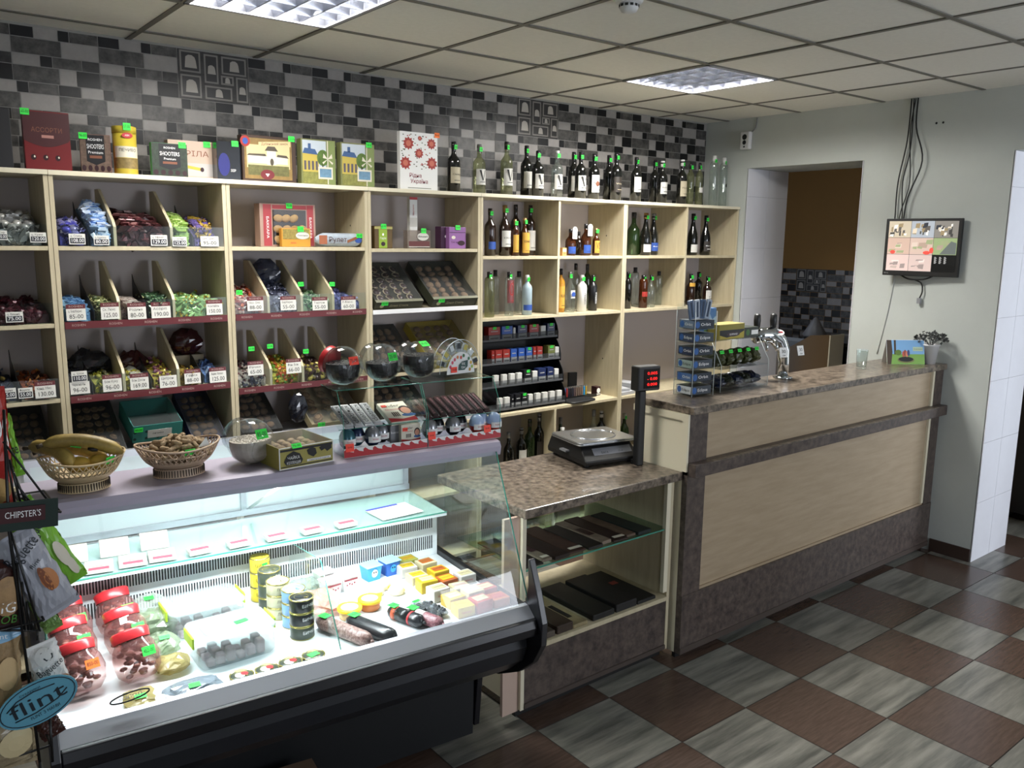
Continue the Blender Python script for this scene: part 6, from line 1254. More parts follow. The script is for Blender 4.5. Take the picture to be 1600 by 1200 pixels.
# ================= THINGS ON THE BAR =================
ZB = 1.2005
t = empty('gum_stand', (2.00, -1.735, ZB), math.radians(-5), 'tall clear acrylic stand stacked with gum cartons on the left end of the bar', 'display stand')
b = MB(); h = .40
for (a, c) in (((-.07, -.06), (-.07, .06)), ((.07, -.06), (.07, .06))): b.quad((*a, 0), (*c, 0), (*c, h+.02), (*a, h), ACR)
b.quad((-.07, .06, 0), (.07, .06, 0), (.07, .06, h+.03), (-.07, .06, h+.03), ACR)
RIMC = mat('clear_rim', 'c8d2d6', .15)
for a in ((-.07, -.06), (.07, -.06), (-.07, .06), (.07, .06)): b.tube([(*a, 0), (*a, h)], .0015, RIMC, 5)
b.build('acrylic_body', t)
for k in range(6): b = MB(); b.box(-.068, .068, -.058, .058, .005+.062*k, .008+.062*k, ACR); b.build('shelf', t)
Mg = t.matrix_basis.copy(); Mg = Matrix.Translation((2.00, -1.735, ZB)) @ Matrix.Rotation(math.radians(-5), 4, 'Z')
gm = [('white and black', 'cfd2d4'), ('blue and white', '4a6a9a'), ('pale blue and yellow', 'a0b0a8'), ('black and blue', '23324a'), ('blue and black', '2c3a55'), ('grey blue', '6a7a90')]
for k in range(6):
    n_, c = gm[k]
    def prg(b, w, h, k=k): b.box(-w/2+.001, w/2-.001, -.0008, -.0001, .001, h-.001, mat('gum_front_%d' % (k % 2), ('39414a', '232c38')[k % 2], .4)); b.ell(-w*.36, h*.5, h*.36, h*.4, -.0014, mat('gum_blue', '2a5a9a', .4), 14); b.text(('Eclipse', 'Orbit')[k % 2], h*.5, WINK, Tr(w*.05, -.0018, h*.5), width=w*.5)
    o = pack('gum_carton', '%s gum carton on the %s level of the acrylic stand' % (n_, ('lowest', 'second', 'third', 'fourth', 'fifth', 'top')[k]), 'gum carton', .128, .040, .10, mat('gum_side', '1c2430', .4), Mg @ Tr(0, -.052, .0086+.062*k), prg, 'gum cartons in the acrylic stand')
    b = MB(); b.box(-.0645, -.0641, .004, .096, .002, .038, mat('gum_'+gm[k][1], gm[k][1], .4)); b.T = Tr(-.0648, .05, .02, -90); b.ell(-.03, 0, .013, .015, 0, mat('gum_blue', '2a5a9a'), 14); b.text(('Eclipse', 'Orbit')[k % 2], .018, INK if k in (0, 2) else WINK, Tr(.012, -.0006, 0), width=.05); b.build('side_print', o)
for k in range(4):
    o = pack('gum_carton', 'tilted blue-white gum packet leaning on top of the stack, %s' % ('leftmost', 'left of the middle', 'right of the middle', 'rightmost')[k], 'gum packet', .03, .09, .012, mat('gum_packet_%d' % k, ('5a6c88', 'b0b8c4', '39506e', '98a4b4')[k], .35), Mg @ Tr(-.045+.03*k, -.02, .362, 0, 0, -12+8*k), lambda b, w, h: b.box(-w*.2, w*.2, -.0008, 0, h*.1, h*.9, mat('gum_navy', '26364e', .4)), 'loose gum packets')
pack('picture_carton', 'blue carton with a mountain picture and green tag behind the gum stand', 'carton', .09, .15, .03, mat('mountain_blue', '4a74a8', .5), Tr(2.22, -1.64, ZB+.245), lambda b, w, h: (b.poly([(-w*.5, -.0012, h*.55), (-w*.1, -.0012, h*.85), (w*.15, -.0012, h*.62), (w*.5, -.0012, h*.75), (w*.5, -.0012, h*.4), (-w*.5, -.0012, h*.4)], mat('snow_blue', '9ab0cc', .5)), b.box(-w*.5, w*.5, -.0008, 0, 0, h*.3, mat('picture_green', '5a7a4a', .5)), b.ell(w*.2, h*.15, w*.18, h*.1, -.0014, CHOC, 10)))
t = empty('snack_stand', (2.33, -1.70, ZB), 0, 'low clear two-level acrylic stand with snack bags, right of the gum stand', 'display stand')
b = MB()
for x in (-.19, .19): b.poly([(x, -.085, 0), (x, .085, 0), (x, .085, .24), (x, -.02, .24), (x, -.085, .13)], ACR); b.tube([(x, -.085, 0), (x, -.085, .13), (x, -.02, .24)], .0014, RIMC, 5)
for z in (.004, .11, .24): b.box(-.189, .189, -.084 if z < .2 else -.02, .084, z, z+.003, ACR)
b.quad((-.19, -.086, 0), (.19, -.086, 0), (.19, -.086, .05), (-.19, -.086, .05), ACR); b.build('acrylic_body', t)
for k in range(5):
    bag('snack_bag', 'dark glossy snack bag on the low stand, lower level, %s' % ('leftmost', 'second from left', 'middle', 'second from right', 'rightmost')[k], 'snack bag', .07, .13, .06, mat('navy_snack_%d' % (k % 2), ('1c2236', '24281f')[k % 2], .25), Tr(2.19+.07*k, -1.70, ZB+.008), 20+k, 'snack bags on the lower level', amp=.25)
    bag('snack_bag', 'olive snack bag with green tag on the upper level, %s' % ('leftmost', 'second from left', 'middle', 'second from right', 'rightmost')[k], 'snack bag', .065, .12, .075, mat('olive_snack', '3f4426', .3, noise=.4, scale=50), Tr(2.19+.07*k, -1.70, ZB+.1138), 30+k, 'snack bags on the upper level', '28-00', Tr(0, -.045, .075, 0, -20), .25)
t = pack('seed_carton', 'yellow and black open carton on top of the low stand', 'carton', .20, .075, .10, mat('olive_yellow_card', '8a8038', .5), Tr(2.30, -1.715, ZB+.2440), lambda b, w, h: (b.box(-w*.48, w*.48, -.0008, 0, h*.05, h*.62, mat('black_card', '161416')), b.poly([(-w*.48, -.0012, h*.05), (w*.48, -.0012, h*.05), (w*.48, -.0012, h*.5), (w*.2, -.0012, h*.25), (-w*.2, -.0012, h*.12), (-w*.48, -.0012, h*.3)], mat('mustard_swoosh', 'a8983c', .5)), b.ell(w*.05, h*.32, w*.26, h*.16, -.0016, CHOC, 16), b.text('GURMAND', h*.17, WINK, Tr(w*.05, -.0022, h*.32))))
pack('seed_carton', 'green and white flat carton right of the yellow-black one', 'carton', .12, .05, .09, mat('dark_green_card', '232a22'), Tr(2.465, -1.71, ZB+.2440), lambda b, w, h: (b.ell(-w*.25, h*.5, h*.3, h*.32, -.0012, mat('leaf_green', '3f6b35', .5), 14), b.box(0, w*.46, -.001, 0, h*.25, h*.7, WHITE)))
# beer tap
CHR = mat('chrome', 'c4c8cc', .08, metal=1)
t = empty('beer_tap', (2.715, -1.665, ZB), math.radians(-20), 'chrome arched beer tap with two black handles behind the snack stand', 'beer tap')
b = MB(); b.lathe([(.05, 0), (.052, .006), (.034, .012)], CHR, 24, Tr(.08, 0, 0)); b.tube([(.08, 0, .01), (.083, 0, .08), (.075, 0, .15), (.04, 0, .205), (-.01, 0, .235), (-.07, 0, .235), (-.115, 0, .215)], [.028, .028, .033, .042, .044, .040, .028], CHR, 20); b.build('tap_body', t)
for x in (-.10, .0):
    b = MB(); b.tube([(x, -.0, .235), (x, 0, .268)], .006, CHR, 10); b.lathe([(.008, 0), (.016, .012), (.019, .045), (.017, .075), (.010, .082)], RKB, 16, Tr(x, 0, .266, 0, 0)); b.build('handle', t)
for x in (-.09, -.03):
    b = MB(); b.tube([(x, -.03, .215), (x, -.07, .21), (x, -.085, .19), (x, -.085, .16)], .007, CHR, 10); b.build('spout', t)
b = MB(); b.T = Tr(.012, -.032, .252, 0, -45); b.ell(0, 0, .036, .022, 0, WHITE, 20); b.box(-.026, .026, -.0012, -.0004, -.004, .004, REDS); b.text('ПИВО', .010, LABB, Tr(0, -.001, .011)); b.build('oval_badge', t)
for x, y, r_ in ((.02, -.075, 0), (.16, -.03, 12)):
    b = MB(); b.T = Tr(x, y, .15, r_, -15); b.box(-.028, .028, -.001, .001, -.03, .03, ACR); b.box(-.024, .024, -.002, -.0011, -.026, .026, WHITE); b.text('30', .026, INK, Tr(0, -.003, .004)); b.text('грн', .012, INK, Tr(0, -.003, -.016)); b.build('price_plate', t)
# drinking glass
t_ = MB(); t_.lathe([(.001, 0), (.026, 0), (.028, .002), (.032, .112)], glass('tumbler_glass', 'f4f8f8', .10, .02), 24, caps=(0, 0)); t_.lathe([(.001, .012), (.026, .012), (.0305, .111)], glass('tumbler_glass', 'f4f8f8'), 24, caps=(0, 0)); t_.tube([(.0315*math.cos(k*PI/12), .0315*math.sin(k*PI/12), .112) for k in range(25)], .0009, RIMC, 5)
o = t_.build('drinking_glass', None, loc=(3.47, -1.76, ZB)); tag(o, 'clear straight drinking glass standing alone on the bar', 'drinking glass')
# picture card and plant at the right end
SKY = mat('card_sky', '6f9fcc', .4); GRS = mat('card_grass', '6c9a3a', .4)
t = empty('picture_card', (3.90, -1.79, ZB), math.radians(-38), 'tent card with a painted meadow picture and a dark dish, right end of bar', 'card')
b = MB(); b.prism([(-.04, 0), (-.001, .145), (.001, .145), (.04, 0), (.038, 0), (0, .141), (-.038, 0)], -.115, .115, WHITE); b.build('card_stand', t)
b = MB(); b.T = Matrix.Translation((0, -.0405, .0005)) @ RX(-15.4); H_ = .148
b.box(-.114, .114, -.0008, 0, 0, H_*.42, GRS); b.box(-.114, .114, -.0008, 0, H_*.42, H_, SKY); b.poly([(-.114, -.0012, 0), (-.114, -.0012, H_), (-.085, -.0012, H_), (-.08, -.0012, H_*.5), (-.09, -.0012, 0)], mat('trunk_print', '3a2c1e', .6)); b.box(-.07, -.058, -.0012, 0, H_*.4, H_, mat('trunk_print', '3a2c1e'))
b.ell(-.045, H_*.48, .02, H_*.12, -.0014, mat('bush_print', '55702a', .6), 12); b.ell(0, H_*.18, .052, H_*.13, -.0014, mat('dish_rim_print', '6a6f3a', .5), 20); b.ell(0, H_*.21, .045, H_*.10, -.0018, INK, 20)
for k, c in enumerate(('b0503a', '8a3a2c', 'c87a5a', '2c3a6a')): b.ell(-.014+.010*k, H_*(.42+.05*(k % 2)), .008, H_*.13, -.002-.0003*k, mat('card_food_'+c, c, .5), 10)
b.box(.045, .105, -.0014, 0, H_*.55, H_*.72, mat('sign_print', 'a8bca0', .5)); b.text('Ласкаво просимо', .007, INK, Tr(.075, -.002, H_*.63), width=.05); b.build('printed_picture', t)
t = empty('potted_plant', (4.03, -1.885, ZB), 0, 'small dark-leaved plant in a white pot behind the picture card', 'plant')
b = MB(); b.lathe([(.035, 0), (.050, .11), (.054, .112), (.054, .12), (.048, .12), (.046, .10), (.002, .10)], mat('white_pot', 'c8c8ca', .4), 24, caps=(1, 0)); b.build('pot', t)
b = MB(); rn = random.Random(8); LF = mat('grey_green_leaf', '3c3f3e', .6, noise=.3, scale=80)
for k in range(150):
    a = rn.uniform(0, 2*PI); q = rn.random()**.5; c = Vector((.085*q*math.cos(a), .10*q*math.sin(a), .125+.055*(1-q*q*.6)+rn.uniform(-.02, .02)))
    b.T = Matrix.Translation(c) @ Matrix.Rotation(rn.uniform(0, 6), 4, 'Z') @ Matrix.Rotation(rn.uniform(-1.3, 1.3), 4, 'X'); b.add([(0, -.010, 0), (.010, 0, .003), (0, .012, 0), (-.010, 0, .003), (0, 0, -.002)], [(0, 1, 4), (1, 2, 4), (2, 3, 4), (3, 0, 4)], LF)
b.T = Matrix.Identity(4)
for k in range(9): a = k*.7; b.tube([(0, 0, .10), (.03*math.cos(a), .03*math.sin(a), .14), (.06*math.cos(a), .07*math.sin(a), .16)], .0018, LF, 4)
b.build('foliage', t)

# ================= RIGHT WALL =================
t = empty('monitor', (XR-.065, -1.755, 1.90), math.radians(-90+5), 'black wall monitor showing eight camera pictures', 'monitor')
b = MB(); b.box(-.225, .225, 0, .022, -.175, .175, RKB); b.box(-.15, .15, .022, .045, -.12, .12, RKB); b.build('monitor_housing', t, bevel=.004)
b = MB(); b.box(-.03, .03, .0455, .062, -.05, .05, SCB); b.build('wall_bracket', t)
def em(n, c, s=.55): return mat('screen_'+n, c, .3, emit=s)
b = MB(); y = -.0012; X0, X1, ZZ0, ZZ1 = -.205, .205, -.145, .160; b.box(X0, X1, y, -.0002, ZZ0, ZZ1, em('black', '060708', .4)); cw = (X1-X0)/3; ch = (ZZ1-ZZ0)/3; rn = random.Random(12)
bases = [['b3a894', '9aa0a8', '7a7670'], ['b49a8c', 'b8a296', '86966c'], ['c0aaa4', 'baa6a0', None]]
for r_ in range(3):
    for c_ in range(3):
        if bases[r_][c_] is None: continue
        x0 = X0+cw*c_; z1 = ZZ1-ch*r_; b.box(x0+.001, x0+cw-.001, y-.0004, y, z1-ch+.001, z1-.001, em(bases[r_][c_], bases[r_][c_]))
        cols_ = {0: ['3c3a38', 'c8bca8', '55504c', 'e0dcd4', '8a7a5c', '2c3038'], 1: ['a08a7c', 'c0b0a4', '8c9470', '98887c'], 2: ['d0bcb6', '8a7c78', 'a8968e']}[r_]
        for q in range(16 if r_ == 0 else 6):
            c2 = rn.choice(cols_); xx = x0+.006+rn.random()*(cw-.045); zz = z1-ch+.008+rn.random()*(ch-.045); ww = rn.uniform(.006, .03) if r_ == 0 else rn.uniform(.02, .045); hh = rn.uniform(.01, .035) if r_ == 0 else rn.uniform(.006, .03)
            b.poly([(xx, y-.0006-.00004*q, zz), (xx+ww, y-.0006-.00004*q, zz+rn.uniform(-.006, .006)), (min(xx+ww*1.1, x0+cw-.002), y-.0006-.00004*q, zz+hh), (xx+ww*.1, y-.0006-.00004*q, zz+hh*.9)], em(c2, c2))
b.ell(X0+.035, ZZ1-ch*2+.014, .016, .012, y-.002, em('red', 'd84a40'), 10); b.ell(X0+cw*1.75, ZZ1-ch*2+.012, .022, .011, y-.002, em('red', 'd84a40'), 10); b.ell(X0+cw*1.95, ZZ1-ch*2+.026, .012, .018, y-.0022, em('red', 'd84a40'), 10)
b.poly([(X0+cw*2.3, y-.002, ZZ1-ch*2+.004), (X1-.004, y-.002, ZZ1-ch*2+.004), (X1-.004, y-.002, ZZ1-ch-.03), (X0+cw*2.75, y-.002, ZZ1-ch-.02)], em('road', '5c6260'))
for q in range(3):
    for k in range(7): b.box(X0+cw*2.1+.028*q, X0+cw*2.1+.028*q+.010+.004*(k % 2), y-.0008, y, ZZ0+.05+.006*k, ZZ0+.053+.006*k, em('digits', 'b0b0b0', .5))
b.text('BENQ', .010, mat('grey_logo', '9a9c9e', .5), Tr(-.20, -.0012, -.160)); b.build('screen', t)
def cable(pts, r, label, name='cable', m=None, smoothn=6):
    P_ = [Vector(p) for p in pts]; out = []
    for i in range(len(P_)-1):
        p0, p1, p2, p3 = P_[max(i-1, 0)], P_[i], P_[i+1], P_[min(i+2, len(P_)-1)]
        for k in range(smoothn):
            f = k/smoothn; out.append(.5*((2*p1)+(-p0+p2)*f+(2*p0-5*p1+4*p2-p3)*f*f+(-p0+3*p1-3*p2+p3)*f**3))
    out.append(P_[-1]); b = MB(); b.tube(out, r, m or INK, 6); o = b.build(name); tag(o, label, 'cable'); return o
xw = XR-.012
cable([(xw, -1.585, 2.798), (xw-.01, -1.585, 2.55), (xw-.01, -1.55, 2.3), (xw-.01, -1.55, 2.10), (xw-.03, -1.56, 2.02)], .0045, 'black cable hanging from ceiling to monitor, the leftmost of four')
cable([(xw, -1.60, 2.798), (xw-.02, -1.615, 2.5), (xw-.02, -1.585, 2.3), (xw-.02, -1.60, 2.10), (xw-.03, -1.60, 2.02)], .004, 'black cable running straight down to the monitor, second from left')
cable([(xw, -1.612, 2.798), (xw-.012, -1.60, 2.6), (xw-.012, -1.625, 2.3), (xw-.012, -1.585, 2.12), (xw-.03, -1.585, 2.02)], .0035, 'thin black cable crossing the others above the monitor, third from left')
cable([(xw, -1.625, 2.798), (xw-.03, -1.645, 2.62), (xw-.03, -1.70, 2.42), (xw-.03, -1.63, 2.2), (xw-.03, -1.615, 2.02)], .005, 'black cable with the widest loop to the right above the monitor')
cable([(XR-.03, -1.62, 1.73), (XR-.035, -1.68, 1.705), (XR-.035, -1.77, 1.705), (XR-.03, -1.83, 1.73)], .005, 'black cable sagging along the bottom of the monitor')
o = cable([(XR-.03, -1.72, 1.70), (XR-.02, -1.755, 1.68), (XR-.02, -1.765, 1.63), (XR-.02, -1.75, 1.585)], .0045, 'short black cable with a plug dangling below the monitor')
b = MB(); b.box(-.008, .008, -.011, .011, -.03, .005, mat('grey_plug', '8a8c90', .4)); b.build('plug', o, loc=(XR-.02, -1.75, 1.585))
cable([(XR-.004, -1.575, 1.73), (XR-.004, -1.55, 1.5), (XR-.004, -1.50, 1.21)], .0035, 'pale cable running from the monitor down to the bar', m=mat('pale_cable', 'a8aaa8', .5))
for y in (-1.745, -1.785):
    b = MB(); b.T = Tr(XR-.0012, y, 2.64, -90); b.ell(0, 0, .007, .007, 0, INK, 12); o = b.build('screw_hole'); tag(o, 'small dark screw hole high on the wall, the %s one' % ('left' if y > -1.76 else 'right'), 'hole')
t = empty('security_camera', (XR-.001, -.385, 2.645), math.radians(-90), 'small white security camera on the wall near the corner', 'camera')
b = MB(); b.rbox(-.042, .042, -.04, 0, -.062, .062, WF, .012); b.build('camera_body', t)
for z, r in ((.024, .020), (-.014, .016), (-.044, .007)): b = MB(); b.T = Tr(0, -.0405, z); b.ell(0, 0, r, r, 0, INK, 18); b.build('lens', t)
cable([(XR-.006, -.41, 2.70), (XR-.006, -.45, 2.73), (XR-.006, -.46, 2.80)], .004, 'grey cable curving from the small camera up to the ceiling', m=mat('grey_cable', '77797a', .5))

# ================= GOODS IN THE LOW CABINET =================
gc = [('1c1716', .10), ('8a7d6c', .055), ('2a1c18', .09), ('4a332a', .10), ('2c2826', .09), ('8c7c6c', .06), ('3a2a26', .09), ('6a5648', .06), ('1f2a2a', .09)]
xx = .875
for k, (c, w) in enumerate(gc):
    w *= .95; d = .30 if k % 3 else .34
    b = MB(); b.rbox(-w/2, w/2, 0, d, 0, .008+.004*(k % 3), mat('flat_pack_'+c, c, .45, noise=.35, scale=40), .004)
    if k in (1, 5): b.ell; b.box(-w*.3, w*.3, d*.3, d*.6, .0165, .0172, CHOC)
    o = b.build('flat_pack', None, mx=Tr(xx+w/2, -1.862+.012*(k % 2), .6345, 2*(k % 3)-2)); tag(o, '%s flat pack on the glass shelf of the low cabinet, %s from left' % (['black', 'beige', 'dark brown', 'brown', 'charcoal', 'tan', 'maroon', 'taupe', 'dark teal'][k], od[k]), 'flat pack', 'flat packs on the glass shelf'); xx += w+.004
    if k in (1, 3, 6): s = MB(); s.box(-w*.35, w*.35, .01, .03, .0165, .0172, CREAMC); s.build('header_label', o)
yb = .3095
for k, (x, w, d, c, lb) in enumerate([(.90, .075, .26, '5f564c', 'clear pack with two ring handles at the left of the cabinet floor'), (.985, .07, .24, '564d44', 'second clear pack with ring handle on the cabinet floor'), (1.065, .09, .30, '3a2c22', 'brown flat pack on the cabinet floor'), (1.155, .085, .34, '9a8c68', 'long cream box with a dark window on the cabinet floor'), (1.27, .13, .36, '191918', 'large black pack right of the cream box'), (1.41, .13, .34, '1d1c1e', 'large black folded pack in the middle right of the floor'), (1.545, .12, .36, '151516', 'black pack against the right side of the cabinet')]):
    b = MB(); h = .016+.010*(k % 3); b.rbox(-w/2, w/2, 0, d, 0, h, mat('floor_pack_'+c, c, .5, noise=.3, scale=40), .006)
    if k < 2: b.tube([(.02*math.cos(q*PI/8), .07+.02*math.sin(q*PI/8), h+.002) for q in range(17)], .003, mat('pale_plastic_ring', '8a8478', .5), 6)
    if k == 3: b.box(-w*.15, w*.15, d*.2, d*.6, h, h+.0008, INK)
    o = b.build('flat_pack', None, mx=Tr(x+w/2-.02, -1.87, yb, 0)); tag(o, lb, 'flat pack', 'packs on the cabinet floor')
    if k == 6: s = MB(); s.box(-.02, .02, .2, .23, h+.0005, h+.0015, mat('dull_red_label', '7a3028', .5)); s.build('label', o)

# ================= KITCHEN THROUGH THE DOORWAY =================
b = MB(); b.box(5.45, 6.1, -1.65, .9, 0, 1.06, mat('dark_counter', '141414', .2)); b.box(5.42, 6.12, -1.66, .92, 1.06, 1.09, mat('black_top', '0c0c0d', .08, coat=.5)); o = b.build('kitchen_counter'); tag(o, 'black shiny counter in the kitchen beyond the doorway', 'counter')
b = MB(); b.prism([(.35, .55), (.35, .92), (.1, .97), (-.15, 1.04), (-.33, 1.15), (-.50, 1.17), (-.52, .55)], 5.22, 5.25, mat('brown_curved_board', '6a5438', .4)); b.box(5.19, 5.40, -.53, -.52, .0, 1.17, EDGE); b.box(5.2, 5.44, -.52, .36, 0, .55, mat('brown_curved_board', '6a5438')); o = b.build('curved_bench'); tag(o, 'brown bench back with a wavy top edge beyond the doorway', 'bench')
b = MB(); b.lathe([(.001, 0), (.09, 0), (.11, .02), (.02, .17), (.004, .18)], mat('plastic_cover', '77777a', .4), 10); o = b.build('food_cover', None, loc=(5.62, -.12, 1.0902)); tag(o, 'pale crumpled cover standing on the black kitchen counter', 'cover')
b = MB(); b.box(5.2, 6.3, -2.35, -1.82, .06, 1.0, mat('dark_fridge', '121316', .3)); b.box(5.2, 6.3, -2.36, -1.81, 1.0, 1.03, BLKP); o = b.build('chest_freezer'); tag(o, 'dark chest seen through the customers doorway at the right edge', 'freezer')
for x in (5.3, 6.2): s = MB(); s.box(x-.03, x+.03, -2.2, -2.1, 0, .0598, INK); s.build('foot', o)
# cardboard box under the front of the case
p = at(455, 1192, 'z', .22)
t = empty('cardboard_box', (p.x-.10, p.y-.09, 0), math.radians(-8), 'brown cardboard box on the floor under the front of the glass case', 'cardboard box')
b = MB(); b.box(-.16, .16, -.12, .12, .001, .20, mat('kraft_card', '7a6350', .7, noise=.12)); b.build('carton_body', t)
b = MB(); b.box(-.16, .16, -.121, -.004, .2005, .203, mat('kraft_card', '7a6350')); b.box(-.16, .16, .004, .121, .2005, .203, mat('kraft_card', '7a6350')); b.build('top_flap', t)

# ================= SNACK RACK AT THE LEFT EDGE =================
YR = -2.60
def PR(u, v, y=YR): return at(u, v, 'y', y)
WIRE = mat('black_wire', '0e0e0f', .35)
t = empty('snack_rack', (0, 0, 0), 0, 'black wire snack rack with slanted side wires at the left edge', 'wire rack')
def wires(name, prs, r=.0022):
    b = MB()
    for pts in prs: b.tube(pts, r, WIRE, 6)
    return b.build(name, t)
q = lambda u, v, y=YR: tuple(PR(u, v, y))
a0 = PR(12, 700); 
wires('side_grid', [[q(8+7*k, 705+18*k), q(22+10*k, 968-0*k, YR)] if False else [q(9+6*k, 698+20*k), q(24+10*k, 793)] for k in range(6)]+[[q(5, 690), q(88, 800)], [q(2, 793), q(96, 800)]])
wires('side_grid', [[q(18+8*k, 850+30*k), q(34+5*k, 985)] for k in range(6)]+[[q(15, 825), q(62, 985)], [q(0, 985), q(64, 985)], [q(10, 822), q(80, 815)]])
wires('frame', [[q(6, 640), q(14, 830), q(62, 1190)], [q(78, 1120), q(82, 1190)], [tuple(Vector(q(62, 1190))), (PR(62, 1190).x, YR, .02)], [(PR(62, 1190).x, YR, .02), (PR(62, 1190).x-.25, YR, .02)], [(PR(62, 1190).x-.25, YR, .02), (PR(62, 1190).x-.25, YR, 1.5)], [(PR(62, 1190).x, YR, .02), (PR(62, 1190).x, YR+.2, .0)], [(PR(62, 1190).x-.25, YR, .02), (PR(62, 1190).x-.25, YR+.2, .0)]], .0028)
for (v, w_) in ((815, 95), (985, 70), (1190, 82)):
    z = PR(0, v).z; xr = PR(w_, v).x
    wires('basket', [[(xr, YR, z), (xr-.26, YR, z)], [(xr, YR+.16, z), (xr-.26, YR+.16, z)], [(xr, YR, z), (xr, YR+.16, z)]]+[[(xr-.05*k, YR, z), (xr-.05*k, YR+.16, z)] for k in range(1, 6)])
def signboard(u0, v0, u1, v1, m, txt, tm, name='header_sign', y=YR-.012, h=.6):
    um = (u0+u1)/2; w = PR(u1, v0, y).x-PR(u0, v0, y).x; a, c = PR(um, v0, y), PR(um, v1, y); hh = a.z-c.z; b = MB(); b.T = Tr((a.x+c.x)/2, y, (a.z+c.z)/2, 0, 0, 4); b.box(-w/2, w/2, -.001, .001, -hh/2, hh/2, m)
    if txt: b.text(txt, hh*h, tm, Tr(w*.06, -.0016, 0), width=w*.7)
    return b.build(name, t)
signboard(-60, 785, 94, 830, mat('dark_green_sign', '1a2c26', .4), None, None)
signboard(-10, 792, 72, 816, mat('dark_red_sign', '3f1a1e', .4), "CHIPSTER'S", WINK, 'name_plate', YR-.015)
# oval sign
p = PR(60, 1097, YR-.03); b = MB(); b.T = Tr(p.x, YR-.03, p.z, 0, 0, -16); W_, H_ = .068, .042; TL_ = mat('flint_blue', '5c9ab0', .4)
b.loft([[(W_*math.cos(k*PI/16), yy, H_*math.sin(k*PI/16)) for k in range(32)] for yy in (.002, -.0005)], TL_)
DKB = mat('dark_navy_print', '0e1c26', .5)
b.tube([(W_*.93*math.cos(k*PI/16), -.001, H_*.9*math.sin(k*PI/16)) for k in range(33)], .0009, DKB, 5)
b.text('flint', .040, DKB, Tr(.0, -.0012, .001), width=.095); b.text("FLINT З НАМИ", .009, DKB, Tr(.004, -.0012, -.024), width=.05); b.text('СУХАРИКИ', .006, DKB, Tr(-.005, -.0012, .027), width=.035)
b.tube([(-.05, -.001, .010), (-.03, -.001, .021), (.0, -.001, .024), (.035, -.001, .019)], .0012, DKB, 5); b.tube([(-.045, -.001, -.015), (-.01, -.001, -.017), (.03, -.001, -.011), (.05, -.001, .0)], .0012, DKB, 5)
o = b.build('oval_sign', t); o['label'] = 'blue oval sign'
def pillow(name, label, u0, v0, u1, v1, y, depth, m, prints=(), ang=0, seed=0, crimp=None, group=None):
    um = (u0+u1)/2; w = PR(u1, v0, y).x-PR(u0, v0, y).x; a, c = PR(um, v0, y), PR(um, v1, y); h = a.z-c.z; rn = random.Random(seed); b = MB(); nx, nz = 12, 14
    def bul(x, z): return -depth*max(0, 1-(2*x/w)**2)**.6*max(0, 1-(2*z/h)**2)**.5
    for s in (1, -1):
        v = []; f = []
        for j in range(nz+1):
            for i in range(nx+1):
                x = -w/2+w*i/nx; z = -h/2+h*j/nz; yy = bul(x, z)+(rn.uniform(-.002, .002) if 0 < i < nx and 0 < j < nz else 0); v.append((x+(rn.uniform(-.002, .002)), s*yy if s == 1 else -yy*.8, z))
        for j in range(nz):
            for i in range(nx): k = j*(nx+1)+i; f.append((k, k+1, k+nx+2, k+nx+1))
        b.add(v, f, m)
    for z in (-h/2, h/2): b.box(-w/2, w/2, -.0008, .0008, z-.005, z+.005, crimp or m)
    o = b.build(name, None, mx=Tr((a.x+c.x)/2, y, (a.z+c.z)/2, 0, 0, ang)); tag(o, label, 'snack pack', group)
    if prints:
        p = MB()
        for pr in prints:
            q = MB()
            if pr[0] == 't': _, s_, size, x, z, rot, mm = pr[:7]; q.text(s_, size, mm, Tr(x*w, 0, z*h, 0, 0, -rot), width=pr[7]*w if len(pr) > 7 else None)
            else:
                _, x, z, rx_, rz_, mm = pr; fan = [(x*w, 0, z*h)]+[(x*w+rx_*w*math.cos(k*PI/8)*rr_, 0, z*h+rz_*h*math.sin(k*PI/8)*rr_) for rr_ in (.5, 1) for k in range(16)]
                q.add(fan, [(0, 1+k, 1+(k+1) % 16) for k in range(16)]+[(1+k, 17+k, 17+(k+1) % 16, 1+(k+1) % 16) for k in range(16)], mm)
            p.add([(X, bul(X, Z)-.0035, Z) for X, Y_, Z in q.v], q.f, q.mats[0])
        p.build('print', o)
    return o
RDP = mat('red_chip_film', 'a8261f', .3); GRP = mat('green_baguette_film', '7cb83a', .3); WHP = mat('white_grey_film', 'a8aab4', .3); TAN = mat('tan_cracker', 'a88a60', .6, noise=.35, scale=40, bump=.4); BLF = mat('pale_blue_film', '8ab8d8', .3); BRN = mat('dark_brown_film', '3a1e1a', .3); NUT = mat('nut_print', 'a8865c', .6, noise=.3, scale=60)
ORB = mat('bread_orange', 'b8743a', .5)
pillow('chips_pack', 'red chips pack with a big white letter at the top left', -70, 610, 17, 800, YR+.06, .03, RDP, [('t', "CHIPS", .09, .12, .12, 0, WINK, .7), ('e', .1, -.32, .35, .12, mat('chip_potato', 'b8955a', .6))], 0, 1)
pillow('snack_pack', 'narrow bright green snack pack standing behind the chips', 6, 650, 28, 742, YR+.10, .012, GRP, [('t', 'te', .03, .15, -.05, 0, DKB, .5)], -8, 2)
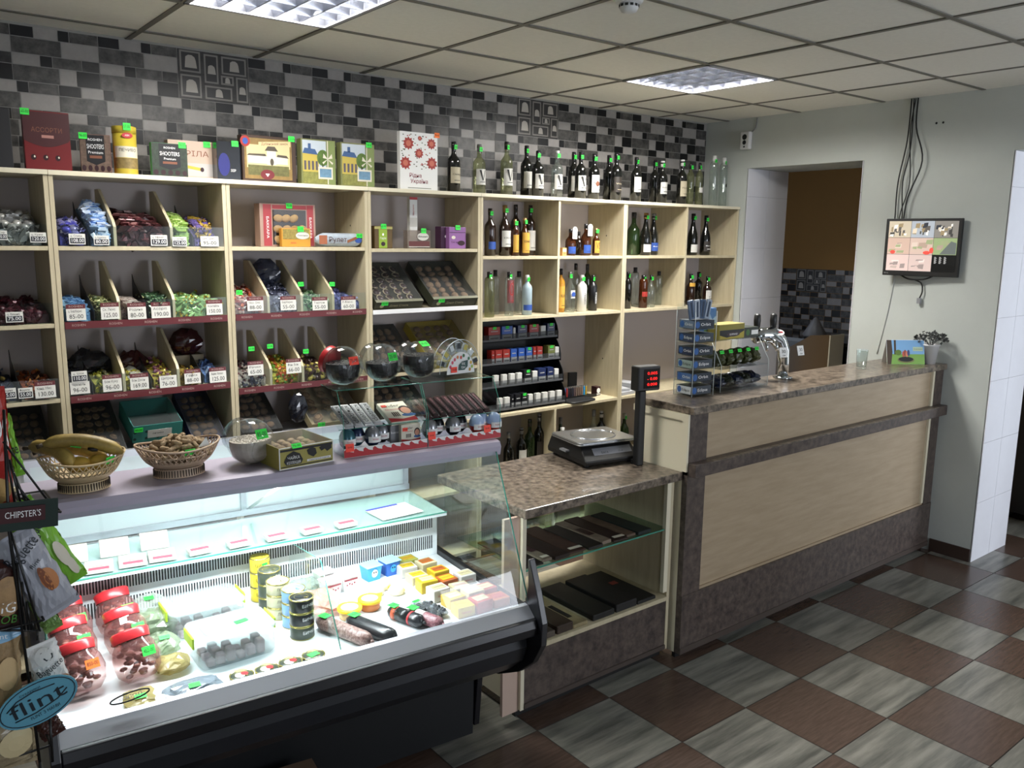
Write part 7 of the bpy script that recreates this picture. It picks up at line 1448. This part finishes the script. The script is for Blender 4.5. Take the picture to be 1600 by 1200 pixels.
pillow('snack_pack', 'bright green snack pack tilted beside the white one', 40, 775, 98, 925, YR+.075, .02, GRP, [('t', 'Baguette', .030, .05, .22, 30, DKB, .95), ('e', .25, -.15, .16, .16, CREAMC), ('e', .3, -.32, .12, .12, CREAMC)], -26, 3)
pillow('snack_pack', 'white-grey snack pack with a bread picture, below the name sign', 22, 826, 92, 965, YR+.02, .02, WHP, [('t', 'Baguette', .030, .0, .32, 20, DKB, .9), ('t', 'flint', .012, .1, .15, 20, DKB, .3), ('e', .18, -.08, .20, .14, ORB), ('e', .1, -.06, .10, .16, mat('bread_brown', '7a4428', .6))], -24, 4)
pillow('snack_pack', 'dark green and white pack hanging under the white-grey and green packs', 55, 930, 86, 985, YR+.05, .01, mat('dark_leaf_film', '6a8a4a', .3), (), -20, 5)
pillow('snack_pack', 'white snack pack with orange bread at the level of the oval sign', 48, 1005, 100, 1075, YR+.03, .015, WHITE, [('t', 'Baguette', .020, .05, .0, 14, DKB, .85), ('e', .0, .28, .3, .2, mat('face_line', 'd0d0cc', .6)), ('t', 'U', .03, .1, .28, 10, DKB), ('e', .1, -.38, .4, .14, ORB)], -12, 6)
pillow('nut_pack', 'dark pack of nuts with green and white lettering at the left edge', -60, 880, 38, 984, YR+.015, .02, BRN, [('e', .22, .02, .26, .30, NUT), ('t', 'BIG', .028, .15, -.15, -6, WINK, .4), ('t', 'BOB', .024, .18, -.34, -6, mat('green_print', '4a8a3a', .5), .4)], 4, 7)
pillow('cracker_pack', 'clear pack of tan crackers with a pale blue header', -60, 985, 34, 1115, YR+.03, .025, TAN, [('e', .1, .44, .5, .07, BLF), ('t', 'Flint', .012, .12, .44, -6, WINK, .3), ('e', .25, .0, .2, .2, mat('cracker_light', 'c8aa7c', .6))], 3, 8)
pillow('cracker_pack', 'shiny clear pack of pale crackers at the bottom left corner', -60, 1112, 60, 1200, YR+.02, .03, mat('pale_cracker_film', 'a89878', .2, noise=.35, scale=30, bump=.3, coat=.6), [('e', .2, .0, .25, .25, mat('cracker_pale', 'c4b48c', .5))], 3, 9)
pillow('meat_snack_pack', 'dark brown snack pack hanging below the oval sign', 58, 1118, 96, 1150, YR+.05, .01, BRN, (), -20, 10)
